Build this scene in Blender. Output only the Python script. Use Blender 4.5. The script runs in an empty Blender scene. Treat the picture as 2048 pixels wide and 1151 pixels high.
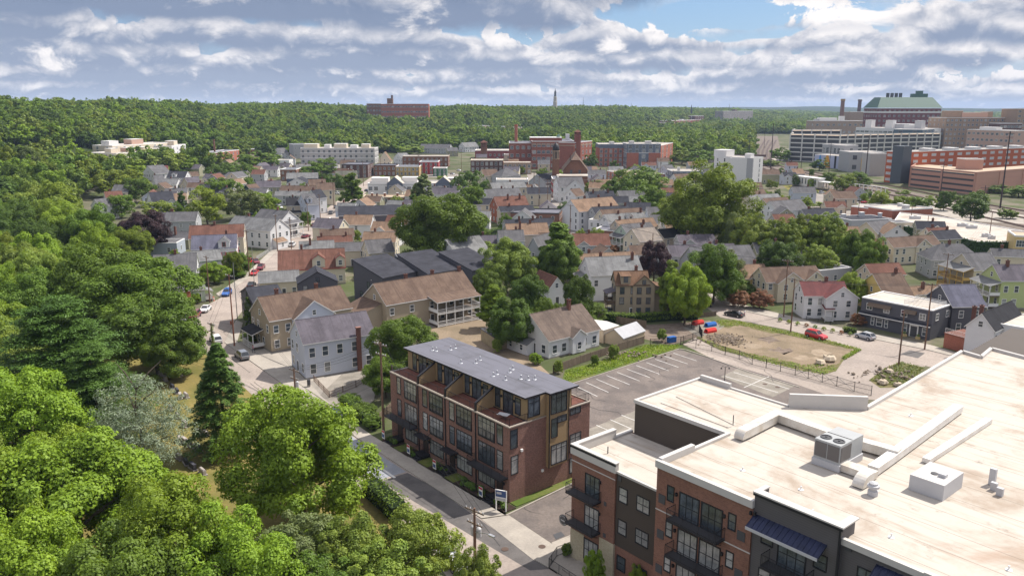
import bpy, bmesh, math, random
import numpy as np
from mathutils import Vector, Matrix
R = math.radians
S = bpy.context.scene
# ------------------------------------------------------------------ camera
F_PX, HOR, CAM_H = 1593.0, 215.0, 48.0
PITCH = math.atan((575.5 - HOR) / F_PX)
cam_d = bpy.data.cameras.new("camera")
cam_d.sensor_width = 36.0
cam_d.lens = F_PX / 2048 * 36.0
cam_d.clip_start, cam_d.clip_end = 0.5, 30000
cam = bpy.data.objects.new("camera", cam_d)
S.collection.objects.link(cam)
cam.location = (0, 0, CAM_H)
cam.rotation_euler = (math.pi / 2 - PITCH, 0, 0)
S.camera = cam
# ------------------------------------------------------------------ sun, sky, exposure
SUN_AZ, SUN_EL = R(61), R(53)
sd = bpy.data.lights.new("sun", 'SUN')
sd.energy, sd.angle, sd.color = 5.0, R(0.5), (1.0, 0.94, 0.86)
sun = bpy.data.objects.new("sun", sd)
S.collection.objects.link(sun)
sdir = Vector((math.sin(SUN_AZ) * math.cos(SUN_EL), math.cos(SUN_AZ) * math.cos(SUN_EL), math.sin(SUN_EL)))
sun.rotation_euler = sdir.to_track_quat('Z', 'Y').to_euler()
sun.location = sdir * 400
S.view_settings.view_transform = 'Standard'
S.view_settings.look = 'None'
S.view_settings.exposure = 0.44
S.view_settings.gamma = 1
S.view_settings.use_curve_mapping = False
S.cycles.use_denoising = True
S.cycles.max_bounces = 5
S.cycles.diffuse_bounces = 3
S.cycles.glossy_bounces = 2
S.cycles.transparent_max_bounces = 4
S.cycles.volume_bounces = 0
S.cycles.caustics_reflective = S.cycles.caustics_refractive = False

class NT:                                       # tiny node-tree writer
    def __init__(s, tree): s.t = tree; s.l = tree.links
    def n(s, typ, **kw):
        nd = s.t.nodes.new(typ)
        for k, v in kw.items(): setattr(nd, k, v)
        return nd
    def put(s, sock, v):
        if isinstance(v, bpy.types.NodeSocket): s.l.new(v, sock)
        elif v is not None:
            if hasattr(sock.default_value, '__len__') and not hasattr(v, '__len__'): v = [v] * len(sock.default_value)
            if hasattr(v, '__len__') and len(sock.default_value) == 4 and len(v) == 3: v = (*v, 1)
            sock.default_value = v
    def m(s, op, a, b=None, c=None, clamp=False):
        nd = s.n('ShaderNodeMath', operation=op, use_clamp=clamp)
        for i, v in enumerate((a, b, c)):
            if v is not None: s.put(nd.inputs[i], v)
        return nd.outputs[0]
    def vm(s, op, a, b=None):
        nd = s.n('ShaderNodeVectorMath', operation=op)
        s.put(nd.inputs[0], a)
        if b is not None: s.put(nd.inputs[1], b)
        return nd.outputs[0]
    def mix(s, f, a, b, typ='MIX'):
        nd = s.n('ShaderNodeMix', data_type='RGBA', blend_type=typ)
        s.put(nd.inputs[0], f); s.put(nd.inputs[6], a); s.put(nd.inputs[7], b)
        return nd.outputs[2]
    def noise(s, vec, scale, detail=3, rough=.55, dist=0):
        nd = s.n('ShaderNodeTexNoise')
        if vec is not None: s.put(nd.inputs['Vector'], vec)
        nd.inputs['Scale'].default_value = scale; nd.inputs['Detail'].default_value = detail
        nd.inputs['Roughness'].default_value = rough; nd.inputs['Distortion'].default_value = dist
        return nd.outputs[0]
    def ss(s, v, lo, hi, a=0., b=1.):
        nd = s.n('ShaderNodeMapRange', interpolation_type='SMOOTHSTEP')
        s.put(nd.inputs[0], v); s.put(nd.inputs[1], lo); s.put(nd.inputs[2], hi); s.put(nd.inputs[3], a); s.put(nd.inputs[4], b)
        return nd.outputs[0]
    def comb(s, x, y, z):
        nd = s.n('ShaderNodeCombineXYZ')
        for i, v in enumerate((x, y, z)): s.put(nd.inputs[i], v)
        return nd.outputs[0]
    def sep(s, v):
        nd = s.n('ShaderNodeSeparateXYZ'); s.put(nd.inputs[0], v); return nd.outputs

w = bpy.data.worlds.new("World"); S.world = w; w.use_nodes = True
w.node_tree.nodes.clear(); N = NT(w.node_tree)
sky = N.n('ShaderNodeTexSky', sky_type='NISHITA', sun_disc=False, sun_elevation=SUN_EL, sun_rotation=SUN_AZ,
          altitude=200, air_density=1.0, dust_density=0.8, ozone_density=2.0)
tc = N.n('ShaderNodeTexCoord').outputs['Generated']
dx, dy, dz = N.sep(tc)
az = N.m('ARCTAN2', dx, dy)                                   # 0 ahead, + to the right
el = N.m('MULTIPLY', N.m('ARCTANGENT2' if False else 'ARCSINE', dz), 1.0)
skyc = N.mix(0.5, sky.outputs[0], (1.25, 2.7, 5.2))
skyc = N.mix(N.ss(el, 0.0, 0.09, 0.75, 0.0), skyc, (3.9, 4.5, 5.7))
left = N.ss(az, -0.45, 0.40, 1.0, 0.0)
gx = N.m('DIVIDE', N.m('SUBTRACT', az, 0.26), 0.15); gy = N.m('DIVIDE', N.m('SUBTRACT', el, 0.106), 0.024)
gap = N.m('EXPONENT', N.m('MULTIPLY', N.m('ADD', N.m('MULTIPLY', gx, gx), N.m('MULTIPLY', gy, gy)), -1.0))
col = skyc
for k, (e0, hh, f, cov) in enumerate([(.002, .030, 30, .06), (.012, .034, 23, .05), (.026, .044, 17, .05), (.044, .056, 12.5, .04), (.066, .070, 9.5, .03), (.094, .085, 7, .05), (.128, .13, 5, .10)]):
    # one bank of cumulus: a level base at elevation e0, heaped tops, farther banks lower and smaller
    vec = N.comb(N.m('MULTIPLY', az, f), N.m('MULTIPLY', el, f * 1.4), k * 7.7 + 1.3)
    n1 = N.noise(vec, .55, 3, .5); n2 = N.noise(vec, 1.5, 7, .60, .35)
    bil = N.m('ABSOLUTE', N.m('SUBTRACT', N.m('MULTIPLY', n2, 2.0), 1.0))
    t = N.m('DIVIDE', N.m('SUBTRACT', el, e0), hh * 1.2)
    d = N.m('ADD', N.m('MULTIPLY', n1, 1.15), N.m('MULTIPLY', N.m('SUBTRACT', n2, .5), .55))
    d = N.m('ADD', N.m('SUBTRACT', d, N.m('MULTIPLY', N.m('MAXIMUM', t, 0.0), .46)), N.m('MULTIPLY', bil, .22))
    d = N.m('SUBTRACT', N.m('ADD', d, N.m('ADD', .045, N.m('MULTIPLY', left, .09))), N.m('ADD', .46 - cov, N.m('MULTIPLY', gap, .40)))
    base = N.ss(N.m('ADD', t, N.m('MULTIPLY', N.m('SUBTRACT', n2, .5), .5)), -.16, .06)
    mask = N.m('MULTIPLY', N.ss(d, -.005, .012 + .004 * k), base)
    lit = N.m('ADD', N.m('MULTIPLY', N.ss(t, -.05, .75), .62), N.m('MULTIPLY', N.ss(d, .34, .0), .62))
    lit = N.m('ADD', lit, N.m('ADD', N.m('MULTIPLY', N.m('SUBTRACT', bil, .20), 1.7), N.m('MULTIPLY', N.m('SUBTRACT', n2, .5), 1.2)))
    lit = N.m('SUBTRACT', lit, N.m('MULTIPLY', left, -.04 + .026 * k))
    lo = (2.7 - .19 * k, 3.2 - .19 * k, 4.25 - .19 * k)
    c = N.mix(N.ss(lit, .04, .74), lo, (8.2, 7.8, 7.6))
    c = N.mix(.30 - .045 * k, c, (4.3, 4.7, 5.7)) if k < 6 else c
    col = N.mix(mask, col, c)
col = N.mix(N.ss(el, 0.0, 0.022, 0.40, 0.0), col, (4.4, 4.8, 5.7))
col = N.mix(N.ss(el, 0.20, 0.45), col, (6.3, 6.4, 7.2))  # unseen sky overhead, brightened as added fill for the shaded sides
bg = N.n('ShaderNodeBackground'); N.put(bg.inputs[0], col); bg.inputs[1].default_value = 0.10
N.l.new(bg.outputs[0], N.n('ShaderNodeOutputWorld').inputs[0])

w.cycles.sampling_method = 'MANUAL'; w.cycles.sample_map_resolution = 256
# ------------------------------------------------------------------ places on the photographed ground
cp, sp = math.cos(PITCH), math.sin(PITCH)
def G(x, y, z=0.0):                             # the point at height z seen at photo pixel (x, y)
    u, q = (x - 1024) / F_PX, (575.5 - y) / F_PX
    t = (z - CAM_H) / (-sp + q * cp)
    return Vector((u * t, (cp + q * sp) * t, z))
def P(p):                                       # back to a photo pixel
    Z = p[2] - CAM_H; d = p[1] * cp - Z * sp
    return 1024 + F_PX * p[0] / d, 575.5 - F_PX * (p[1] * sp + Z * cp) / d
def lerp_tab(tab, x):
    if x <= tab[0][0]: return tab[0][1]
    for (a, b), (c, d) in zip(tab, tab[1:]):
        if x <= c: return b + (d - b) * (x - a) / (c - a)
    return tab[-1][1]
H_START = [(-60, 210), (-36, 300), (-30, 360), (-22, 560), (-14, 760), (-4, 840), (5, 1000), (12, 1350), (20, 2300), (60, 2600)]
H_TOP = [(-36, 40), (-28, 39), (-18, 36), (-11.5, 34), (-8, 27), (-5, 30), (0, 32), (8, 30), (14, 25), (18, 16), (22, 4), (60, 3)]
H_LEN = [(-36, 560), (-20, 700), (-5, 800), (10, 1000), (60, 1600)]
def hill(x, y):
    d = math.hypot(x, y); a = math.degrees(math.atan2(x, y))
    if y < 40 or abs(a) > 75: return 0.0
    t = (d - lerp_tab(H_START, a)) / lerp_tab(H_LEN, a)
    t = max(0., min(1., t)); t = t * t * (3 - 2 * t)
    return t * (lerp_tab(H_TOP, a) + 2.5 * math.sin(a * .55 + d * .002) + 1.2 * math.sin(a * 1.7 + 1)) if t > 0 else 0.0
def GT(x, y, dz=0.0):                           # the same on the hill
    p0 = G(x, y, dz) if y > HOR + 2 else Vector((0, 9000, 0)); u, q = (x - 1024) / F_PX, (575.5 - y) / F_PX
    D = Vector((u, cp + q * sp, -sp + q * cp)); t = 60.
    while t < 6000:
        p = D * t; p.z += CAM_H
        if p.z <= hill(p.x, p.y) + dz: return p
        t += 3.
    return p0

# ------------------------------------------------------------------ materials
MATS = {}
def mat(name, col, rough=.8, kind='plain', amt=.18, sc=.6, col2=None, metal=0., spec=.3, bump=0., coat=0., rnd=0., line=.2, trans=0.):
    if name in MATS: return MATS[name]
    M = bpy.data.materials.new(name); M.use_nodes = True; t = NT(M.node_tree)
    b = M.node_tree.nodes['Principled BSDF']; out = M.node_tree.nodes['Material Output']
    b.inputs['Roughness'].default_value = rough; b.inputs['Metallic'].default_value = metal
    b.inputs['Specular IOR Level'].default_value = spec; b.inputs['Coat Weight'].default_value = coat
    o = t.n('ShaderNodeTexCoord').outputs['Object']
    pos = t.n('ShaderNodeNewGeometry').outputs['Position']
    c2 = col2 or tuple(x * .55 for x in col)
    rand = t.n('ShaderNodeObjectInfo').outputs['Random']
    height = None
    def wallcoord():
        nx, ny, nz = t.sep(t.n('ShaderNodeTexCoord').outputs['Normal'])
        x, y, z = t.sep(o)
        f = t.m('GREATER_THAN', t.m('ABSOLUTE', ny), t.m('ABSOLUTE', nx))
        u = t.m('ADD', t.m('MULTIPLY', x, f), t.m('MULTIPLY', y, t.m('SUBTRACT', 1, f)))
        return u, z
    if kind == 'plain':
        n = t.noise(o, sc, 4); c = t.mix(t.ss(n, .35, .75, 0, amt * 2.), col, c2)
        n3 = t.noise(o, sc * 9, 3); c = t.mix(t.ss(n3, .4, .8, 0, amt), c, c2); height = n3
    elif kind == 'world':                       # large ground surfaces, in world metres
        n = t.noise(pos, sc, 5, .6); n2 = t.noise(pos, sc * 14, 4, .6); n4 = t.noise(pos, sc * .17, 3)
        c = t.mix(t.ss(n, .38, .66), col, c2); c = t.mix(t.ss(n2, .3, .75, 0, amt), c, tuple(x * .5 for x in c2))
        c = t.mix(t.ss(n4, .35, .7, 0, amt), c, tuple(x * .62 for x in col)); height = n2
    elif kind == 'siding':
        u, z = wallcoord(); fr = t.m('FRACT', t.m('DIVIDE', z, line))
        n = t.noise(t.comb(t.m('MULTIPLY', u, .6), u, t.m('MULTIPLY', z, 2.)), sc, 4)
        c = t.mix(t.ss(n, .35, .8, 0, amt), col, c2)
        c = t.mix(t.m('MULTIPLY', t.m('LESS_THAN', fr, .14), .38), c, tuple(x * .35 for x in col)); height = fr
    elif kind == 'brick':
        u, z = wallcoord(); br = t.n('ShaderNodeTexBrick')
        t.put(br.inputs['Vector'], t.comb(u, z, 0)); br.inputs['Scale'].default_value = 1.0
        br.inputs['Brick Width'].default_value = .24; br.inputs['Row Height'].default_value = .085; br.inputs['Mortar Size'].default_value = .008
        t.put(br.inputs['Color1'], col); t.put(br.inputs['Color2'], c2); t.put(br.inputs['Mortar'], tuple(min(.5, x * 1.25 + .05) for x in col))
        n = t.noise(o, .35, 5); c = t.mix(t.ss(n, .35, .75, 0, amt), br.outputs[0], tuple(x * .5 for x in col))
        n2 = t.noise(o, 4.5, 3); c = t.mix(t.ss(n2, .35, .75, 0, amt), c, tuple(min(.6, x * 1.5) for x in col))
    elif kind == 'shingle':                     # courses, streaks down the slope, blotches
        x, y, z = t.sep(o)
        n = t.noise(o, .45, 5, .62); st = t.noise(t.comb(t.m('MULTIPLY', x, 2.2), t.m('MULTIPLY', y, .16), t.m('MULTIPLY', z, .16)), 1., 4)
        fine = t.noise(o, 9., 2); fr = t.m('FRACT', t.m('DIVIDE', z, .16))
        c = t.mix(t.ss(n, .34, .70, 0, amt * 2.4), col, c2); c = t.mix(t.ss(st, .42, .72, 0, amt * 2.0), c, c2)
        c = t.mix(t.ss(fine, .35, .75, 0, .30), c, tuple(x * 1.5 for x in col))
        c = t.mix(t.m('MULTIPLY', t.m('LESS_THAN', fr, .2), .22), c, tuple(x * .4 for x in col)); height = fine
    elif kind == 'membrane':                    # white roof sheet: seams, rust and dirt streaks
        x, y, z = t.sep(o)
        n = t.noise(o, .16, 6, .65, .4); st = t.noise(t.comb(t.m('MULTIPLY', x, .10), t.m('MULTIPLY', y, 1.1), 0), 1., 5, .62)
        n3 = t.noise(o, .55, 5, .7); seam = t.m('LESS_THAN', t.m('FRACT', t.m('DIVIDE', y, 3.05)), .03)
        c = t.mix(t.ss(n, .46, .74, 0, amt * 1.9), col, c2); c = t.mix(t.ss(st, .50, .74, 0, amt * 1.5), c, c2)
        n5 = t.noise(o, .09, 6, .72, .6); c = t.mix(t.ss(n3, .58, .78, 0, amt * 1.3), c, tuple(q * .55 for q in c2)); c = t.mix(t.ss(n5, .56, .72, 0, amt * .8), c, (c2[0] * 1.05, c2[1] * .80, c2[2] * .68)); c = t.mix(t.m('MULTIPLY', seam, .55), c, tuple(q * .5 for q in c2))
    elif kind == 'planks':
        u, z = wallcoord(); fr = t.m('FRACT', t.m('DIVIDE', u, line)); ci = t.m('FLOOR', t.m('DIVIDE', u, line))
        n = t.noise(t.comb(ci, t.m('MULTIPLY', z, .3), 0), 1.7, 3); c = t.mix(t.ss(n, .3, .7), col, c2)
        c = t.mix(t.m('MULTIPLY', t.m('LESS_THAN', fr, .12), .6), c, tuple(x * .2 for x in col))
    if rnd:                                     # every copy a little different
        hs = t.n('ShaderNodeHueSaturation'); t.put(hs.inputs['Color'], c)
        t.put(hs.inputs['Hue'], t.m('ADD', .5, t.m('MULTIPLY', t.m('SUBTRACT', rand, .5), rnd * .05)))
        t.put(hs.inputs['Value'], t.m('ADD', 1 - rnd * .5, t.m('MULTIPLY', t.m('FRACT', t.m('MULTIPLY', rand, 7.31)), rnd)))
        c = hs.outputs[0]
    t.put(b.inputs['Base Color'], c)
    if bump and height is not None:
        bn = t.n('ShaderNodeBump'); bn.inputs['Strength'].default_value = bump; bn.inputs['Distance'].default_value = .05
        t.put(bn.inputs['Height'], height); t.l.new(bn.outputs[0], b.inputs['Normal'])
    if trans:
        tr = t.n('ShaderNodeBsdfTranslucent'); t.put(tr.inputs[0], t.mix(1., c, (1.35, 1.25, .45), 'MULTIPLY'))
        ms = t.n('ShaderNodeMixShader'); ms.inputs[0].default_value = trans
        t.l.new(b.outputs[0], ms.inputs[1]); t.l.new(tr.outputs[0], ms.inputs[2]); t.l.new(ms.outputs[0], out.inputs[0])
    MATS[name] = M
    return M
def leafmat(name, col, col2, rnd=.3, trans=.30):
    return mat(name, tuple(x * 1.42 for x in col), .55, 'plain', .5, .45, tuple(x * 1.25 for x in col2), spec=.25, rnd=rnd, trans=trans)
def siding(name, col, amt=.22): return mat('siding ' + name, col, .65, 'siding', amt, .35, tuple(x * .72 for x in col))
def shingle(name, col, c2=None, amt=.34): return mat('shingles ' + name, col, .92, 'shingle', amt, 1, c2 or tuple(x * .5 for x in col), spec=.12, bump=.25)
def brick(name, col, c2=None, amt=.25): return mat('brick ' + name, col, .88, 'brick', amt, 1, c2 or tuple(x * .68 for x in col), spec=.15)
def paint(name, col, rough=.6, **k): return mat('paint ' + name, col, rough, 'plain', k.pop('amt', .10), 1.2, tuple(x * .75 for x in col), **k)
glass = mat('window glass', (.035, .045, .055), .06, 'plain', .6, .9, (.10, .12, .14), spec=.8, rnd=.6)
glass_pale = mat('curtain and reflection glass', (.34, .34, .33), .12, 'plain', .5, .8, (.10, .11, .12), spec=.7, rnd=.5)  # pale tone covers curtains and also painted-in sky reflections
white = paint('white', (.76, .75, .73)); black = paint('black metal', (.018, .018, .022), .45); dgrey = paint('dark grey', (.07, .07, .075))
lgrey = paint('light grey', (.46, .46, .47)); steel = mat('galvanised steel', (.55, .56, .58), .38, 'plain', .25, 2., (.36, .37, .39), metal=.75)
wood = mat('weathered wood', (.20, .15, .11), .9, 'planks', line=.15, col2=(.13, .10, .075)); polewood = mat('pole wood', (.20, .115, .075), .9, 'plain', .4, 2., (.10, .065, .05))
bark = mat('bark', (.12, .09, .065), .95, 'plain', .4, 3., (.06, .045, .035), bump=.4)

# ------------------------------------------------------------------ meshes
COL = S.collection
class MB:                                       # gathers faces for ONE mesh object
    def __init__(s, *mats): s.v, s.f, s.m, s.mats = [], [], [], list(mats)
    def poly(s, pts, m=0): k = len(s.v); s.v += [tuple(p) for p in pts]; s.f.append(tuple(range(k, k + len(pts)))); s.m.append(m); return s
    def box(s, x0, y0, z0, x1, y1, z1, m=0, top=None):
        k = len(s.v)
        s.v += [(x, y, z) for z in (z0, z1) for y in (y0, y1) for x in (x0, x1)]
        for i, f in enumerate(((0, 2, 3, 1), (4, 5, 7, 6), (0, 1, 5, 4), (2, 6, 7, 3), (0, 4, 6, 2), (1, 3, 7, 5))):
            s.f.append(tuple(k + j for j in f)); s.m.append(top if (i == 1 and top is not None) else m)
        return s
    def prism(s, pl, z0, z1, m=0, top=None, bottom=True):     # plan outline (counter-clockwise) raised from z0 to z1
        ar = sum(a[0] * b[1] - b[0] * a[1] for a, b in zip(pl, pl[1:] + pl[:1]))
        if ar < 0: pl = pl[::-1]
        n = len(pl); k = len(s.v)
        s.v += [(p[0], p[1], z0) for p in pl] + [(p[0], p[1], z1) for p in pl]
        for i in range(n): j = (i + 1) % n; s.f.append((k + i, k + j, k + n + j, k + n + i)); s.m.append(m)
        s.f.append(tuple(range(k + n, k + 2 * n))); s.m.append(m if top is None else top)
        if bottom: s.f.append(tuple(range(k + n - 1, k - 1, -1))); s.m.append(m)
        return s
    def ext(s, prof, axis, a, b, m=0, caps=True):             # closed profile swept along x or y; profile = (other, z)
        n = len(prof); k = len(s.v)
        for c in (a, b): s.v += [((c, p[0], p[1]) if axis == 'x' else (p[0], c, p[1])) for p in prof]
        for i in range(n): j = (i + 1) % n; s.f.append((k + i, k + j, k + n + j, k + n + i)); s.m.append(m)
        if caps: s.f += [tuple(range(k, k + n)), tuple(range(k + 2 * n - 1, k + n - 1, -1))]; s.m += [m, m]
        return s
    def tube(s, p, q, r0, r1=None, n=6, m=0):
        p, q = Vector(p), Vector(q); r1 = r0 if r1 is None else r1; d = (q - p)
        if d.length < 1e-6: return s
        a = d.orthogonal().normalized(); b = d.normalized().cross(a); k = len(s.v)
        for c, r in ((p, r0), (q, r1)):
            s.v += [tuple(c + (a * math.cos(6.2832 * i / n) + b * math.sin(6.2832 * i / n)) * r) for i in range(n)]
        for i in range(n): j = (i + 1) % n; s.f.append((k + i, k + j, k + n + j, k + n + i)); s.m.append(m)
        s.f += [tuple(range(k + n - 1, k - 1, -1)), tuple(range(k + n, k + 2 * n))]; s.m += [m, m]
        return s
    def lathe(s, prof, n=12, m=0, c=(0, 0)):                  # (radius, z) pairs round a vertical axis
        k = len(s.v)
        for r, z in prof: s.v += [(c[0] + r * math.cos(6.2832 * i / n), c[1] + r * math.sin(6.2832 * i / n), z) for i in range(n)]
        for a in range(len(prof) - 1):
            for i in range(n): j = (i + 1) % n; s.f.append((k + a * n + i, k + a * n + j, k + (a + 1) * n + j, k + (a + 1) * n + i)); s.m.append(m)
        s.f += [tuple(range(k + n - 1, k - 1, -1)), tuple(range(k + (len(prof) - 1) * n, k + len(prof) * n))]; s.m += [m, m]
        return s
    def ring(s, pl, z0, z1, t, m=0, closed=True):             # a wall of thickness t inside an outline (parapet)
        n = len(pl)
        ar = sum(a[0] * b[1] - b[0] * a[1] for a, b in zip(pl, pl[1:] + pl[:1]))
        if ar < 0: pl = pl[::-1]
        inn = []
        for i in range(n):
            a, b, c = Vector(pl[i - 1][:2]), Vector(pl[i][:2]), Vector(pl[(i + 1) % n][:2])
            d1, d2 = (b - a).normalized(), (c - b).normalized(); n1, n2 = Vector((-d1.y, d1.x)), Vector((-d2.y, d2.x))
            h = (n1 + n2); h = h / max(.3, h.dot(n1)); inn.append(b + h * t)
        for i in range(n):
            j = (i + 1) % n; A, B, C, D = pl[i], pl[j], inn[j], inn[i]
            s.poly([(A[0], A[1], z0), (B[0], B[1], z0), (B[0], B[1], z1), (A[0], A[1], z1)], m)
            s.poly([(C[0], C[1], z0), (D[0], D[1], z0), (D[0], D[1], z1), (C[0], C[1], z1)], m)
            s.poly([(A[0], A[1], z1), (B[0], B[1], z1), (C[0], C[1], z1), (D[0], D[1], z1)], m)
        return s
    def data(s, name, smooth=False):
        me = bpy.data.meshes.new(name); me.from_pydata(s.v, [], s.f)
        for q in s.mats: me.materials.append(q)
        me.polygons.foreach_set('material_index', s.m)
        if smooth: me.polygons.foreach_set('use_smooth', [True] * len(s.f))
        me.update(); return me
    def build(s, name, parent=None, loc=(0, 0, 0), rz=0., smooth=False, me=None):
        return put(name, s.data(name, smooth), parent, loc, rz)
def put(name, me, parent=None, loc=(0, 0, 0), rz=0., sc=None):
    o = bpy.data.objects.new(name, me); COL.objects.link(o)
    o.location = loc; o.rotation_euler = (0, 0, rz)
    if sc is not None: o.scale = sc if hasattr(sc, '__len__') else (sc,) * 3
    if parent is not None: o.parent = parent
    return o
def tag(o, label, cat, group=None):
    o['label'] = label; o['category'] = cat
    if group: o['group'] = group
    return o
def thing(name, label, cat, loc=(0, 0, 0), rz=0., group=None):
    o = bpy.data.objects.new(name, None); COL.objects.link(o); o.empty_display_size = .5
    o.location = loc; o.rotation_euler = (0, 0, rz)
    return tag(o, label, cat, group)
def struct(name, mb, kind='structure'):
    o = mb.build(name); o['kind'] = kind; return o
def copy_thing(root, loc, rz, label=None, sc=None):
    def cp_(o, par):
        c = o.copy(); COL.objects.link(c)
        if par is not None: c.parent = par
        for ch in KIDS.get(o.name, []): cp_(ch, c)
        return c
    r = cp_(root, None); r.location = loc; r.rotation_euler = (0, 0, rz)
    if label: r['label'] = label
    if sc: r.scale = (sc,) * 3
    return r
KIDS = {}
def remember(root):                             # note the children once, before copying in a loop
    def go(o): KIDS[o.name] = list(o.children); [go(c) for c in o.children]
    go(root); return root
# ------------------------------------------------------------------ ground, streets, lots
g_town = mat('town ground', (.070, .095, .030), .95, 'world', .5, .06, (.19, .165, .125), spec=.1)
g_grass = mat('grass', (.085, .135, .025), .95, 'world', .45, .30, (.17, .17, .055), spec=.1)
g_dry = mat('dry lawn', (.27, .215, .075), .95, 'world', .5, .16, (.12, .135, .035), spec=.1)
g_asph = mat('worn asphalt', (.395, .335, .29), .9, 'world', .48, .14, (.30, .255, .225), spec=.2)
g_lot = mat('newer asphalt', (.205, .172, .152), .9, 'world', .48, .20, (.13, .112, .105), spec=.2)
g_conc = mat('concrete', (.40, .36, .31), .9, 'world', .25, .25, (.31, .28, .245), spec=.2)
g_conc2 = mat('stained concrete', (.30, .27, .23), .9, 'world', .4, .35, (.21, .19, .16), spec=.2)
g_weed = mat('weedy ground', (.21, .175, .095), .98, 'world', .5, .55, (.095, .125, .030), spec=.05)
g_dirt = mat('bare dirt', (.29, .225, .160), .98, 'world', .45, .22, (.20, .16, .11), spec=.05)
g_dirt2 = mat('pale dirt', (.36, .29, .215), .98, 'world', .4, .4, (.27, .21, .15), spec=.05)
g_gravel = mat('gravel', (.25, .20, .165), .98, 'world', .5, .9, (.15, .115, .09), spec=.05)
g_ballast = mat('track ballast', (.24, .205, .175), .98, 'world', .5, .30, (.15, .12, .10), spec=.05)
g_wood = mat('forest floor', (.028, .045, .014), .98, 'world', .4, .05, (.045, .06, .02), spec=.05)
g_park = mat('old car park', (.33, .30, .27), .95, 'world', .35, .10, (.24, .215, .195), spec=.1)
g_paint = mat('road paint', (.72, .71, .68), .8, 'world', .3, .8, (.55, .53, .50), spec=.2)

def make_ground():
    radii = [18, 30, 45, 60, 80, 100, 130, 160, 200, 240]; r = 280.
    while r < 12000: radii.append(r); r *= 1.075
    azs = [a * 1.5 for a in range(-30, 31)]; azs = [-180, -150, -120, -90, -75, -60, -52] + azs + [52, 60, 75, 90, 120, 150]
    v, f = [(0, 0, 0)], []; n = len(azs)
    for r in radii:
        for a in azs: x, y = r * math.sin(R(a)), r * math.cos(R(a)); v.append((x, y, hill(x, y)))
    for j in range(n): f.append((0, 1 + (j + 1) % n, 1 + j))
    for i in range(len(radii) - 1):
        for j in range(n): k = (j + 1) % n; f.append((1 + i * n + j, 1 + i * n + k, 1 + (i + 1) * n + k, 1 + (i + 1) * n + j))
    m = MB(g_town, g_wood); m.v, m.f = v, f
    m.m = [1 if sum(v[q][2] for q in t) / len(t) > 3 or math.hypot(*v[t[0]][:2]) > 1500 else 0 for t in f]
    o = m.build('ground', smooth=True); o['kind'] = 'structure'
make_ground()
def px(pts, z=0.): return [G(x, y, z) for x, y in pts]
def sheet(name, pts, z, m, kind='structure'):                 # one flat outlined surface a little above what lies under it
    b = MB(m); b.poly([(p.x, p.y, z) for p in px(pts)])
    o = b.build(name)
    if o.data.polygons[0].normal.z < 0: o.data.flip_normals()
    o['kind'] = kind; return o
def strip(name, left, right, z, m):
    b = MB(m); L, Q = px(left), px(right)
    for i in range(len(L) - 1): b.poly([(p.x, p.y, z) for p in (L[i], L[i + 1], Q[i + 1], Q[i])])
    o = b.build(name); o['kind'] = 'structure'
    if o.data.polygons[0].normal.z < 0: o.data.flip_normals()
    return o
def slab(name, pts, z0, z1, m):
    o = MB(m).prism([(p.x, p.y) for p in px(pts)], z0, z1).build(name); o['kind'] = 'structure'; return o

lawn = sheet('lawn', [(-900, 1500), (-900, 640), (0, 560), (330, 640), (400, 700), (590, 850), (810, 1060), (990, 1300), (900, 1500)], .02, g_dry)
A_left = [(1080, 1500), (893, 1151), (812, 1056), (640, 905), (505, 790), (408, 700), (368, 655), (385, 625), (442, 595), (478, 567), (500, 554), (535, 517), (554, 502), (582, 473), (612, 450), (660, 412), (700, 384), (745, 352), (770, 334)]
A_right = [(1420, 1500), (1110, 1142), (963, 1037), (714, 876), (567, 769), (500, 722), (449, 685), (470, 640), (494, 610), (520, 580), (545, 550), (580, 522), (598, 503), (630, 472), (655, 448), (694, 416), (730, 387), (768, 352), (785, 336)]
strip('street', A_left, A_right, .03, g_asph)
strip('street', [(1300, 566), (1414, 589), (1485, 621), (1559, 638), (1610, 651), (1705, 670), (1756, 680), (1851, 699), (1900, 711), (2100, 760)],
      [(1290, 574), (1396, 604), (1441, 634), (1502, 645), (1569, 658), (1637, 675), (1719, 697), (1769, 712), (1851, 731), (2060, 795)], .03, g_asph)
strip('street', [(1052, 345), (1062, 370), (1080, 390), (1105, 430), (1125, 450), (1140, 470), (1165, 505)],
      [(1072, 345), (1090, 370), (1118, 392), (1146, 430), (1162, 442), (1200, 485), (1222, 505)], .03, g_park)
strip('street', [(560, 318), (760, 337), (960, 352), (1060, 356), (1200, 362), (1300, 372)], [(560, 326), (760, 346), (960, 362), (1060, 367), (1200, 374), (1300, 386)], .026, g_park)
strip('side_road', [(538, 476), (600, 463), (650, 455)], [(560, 487), (612, 473), (664, 462)], .045, g_asph)
strip('side_road', [(1496, 322), (1540, 318), (1560, 303), (1572, 298), (1600, 296)], [(1510, 334), (1556, 330), (1580, 308), (1590, 302), (1610, 299)], .03, g_conc)
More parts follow.
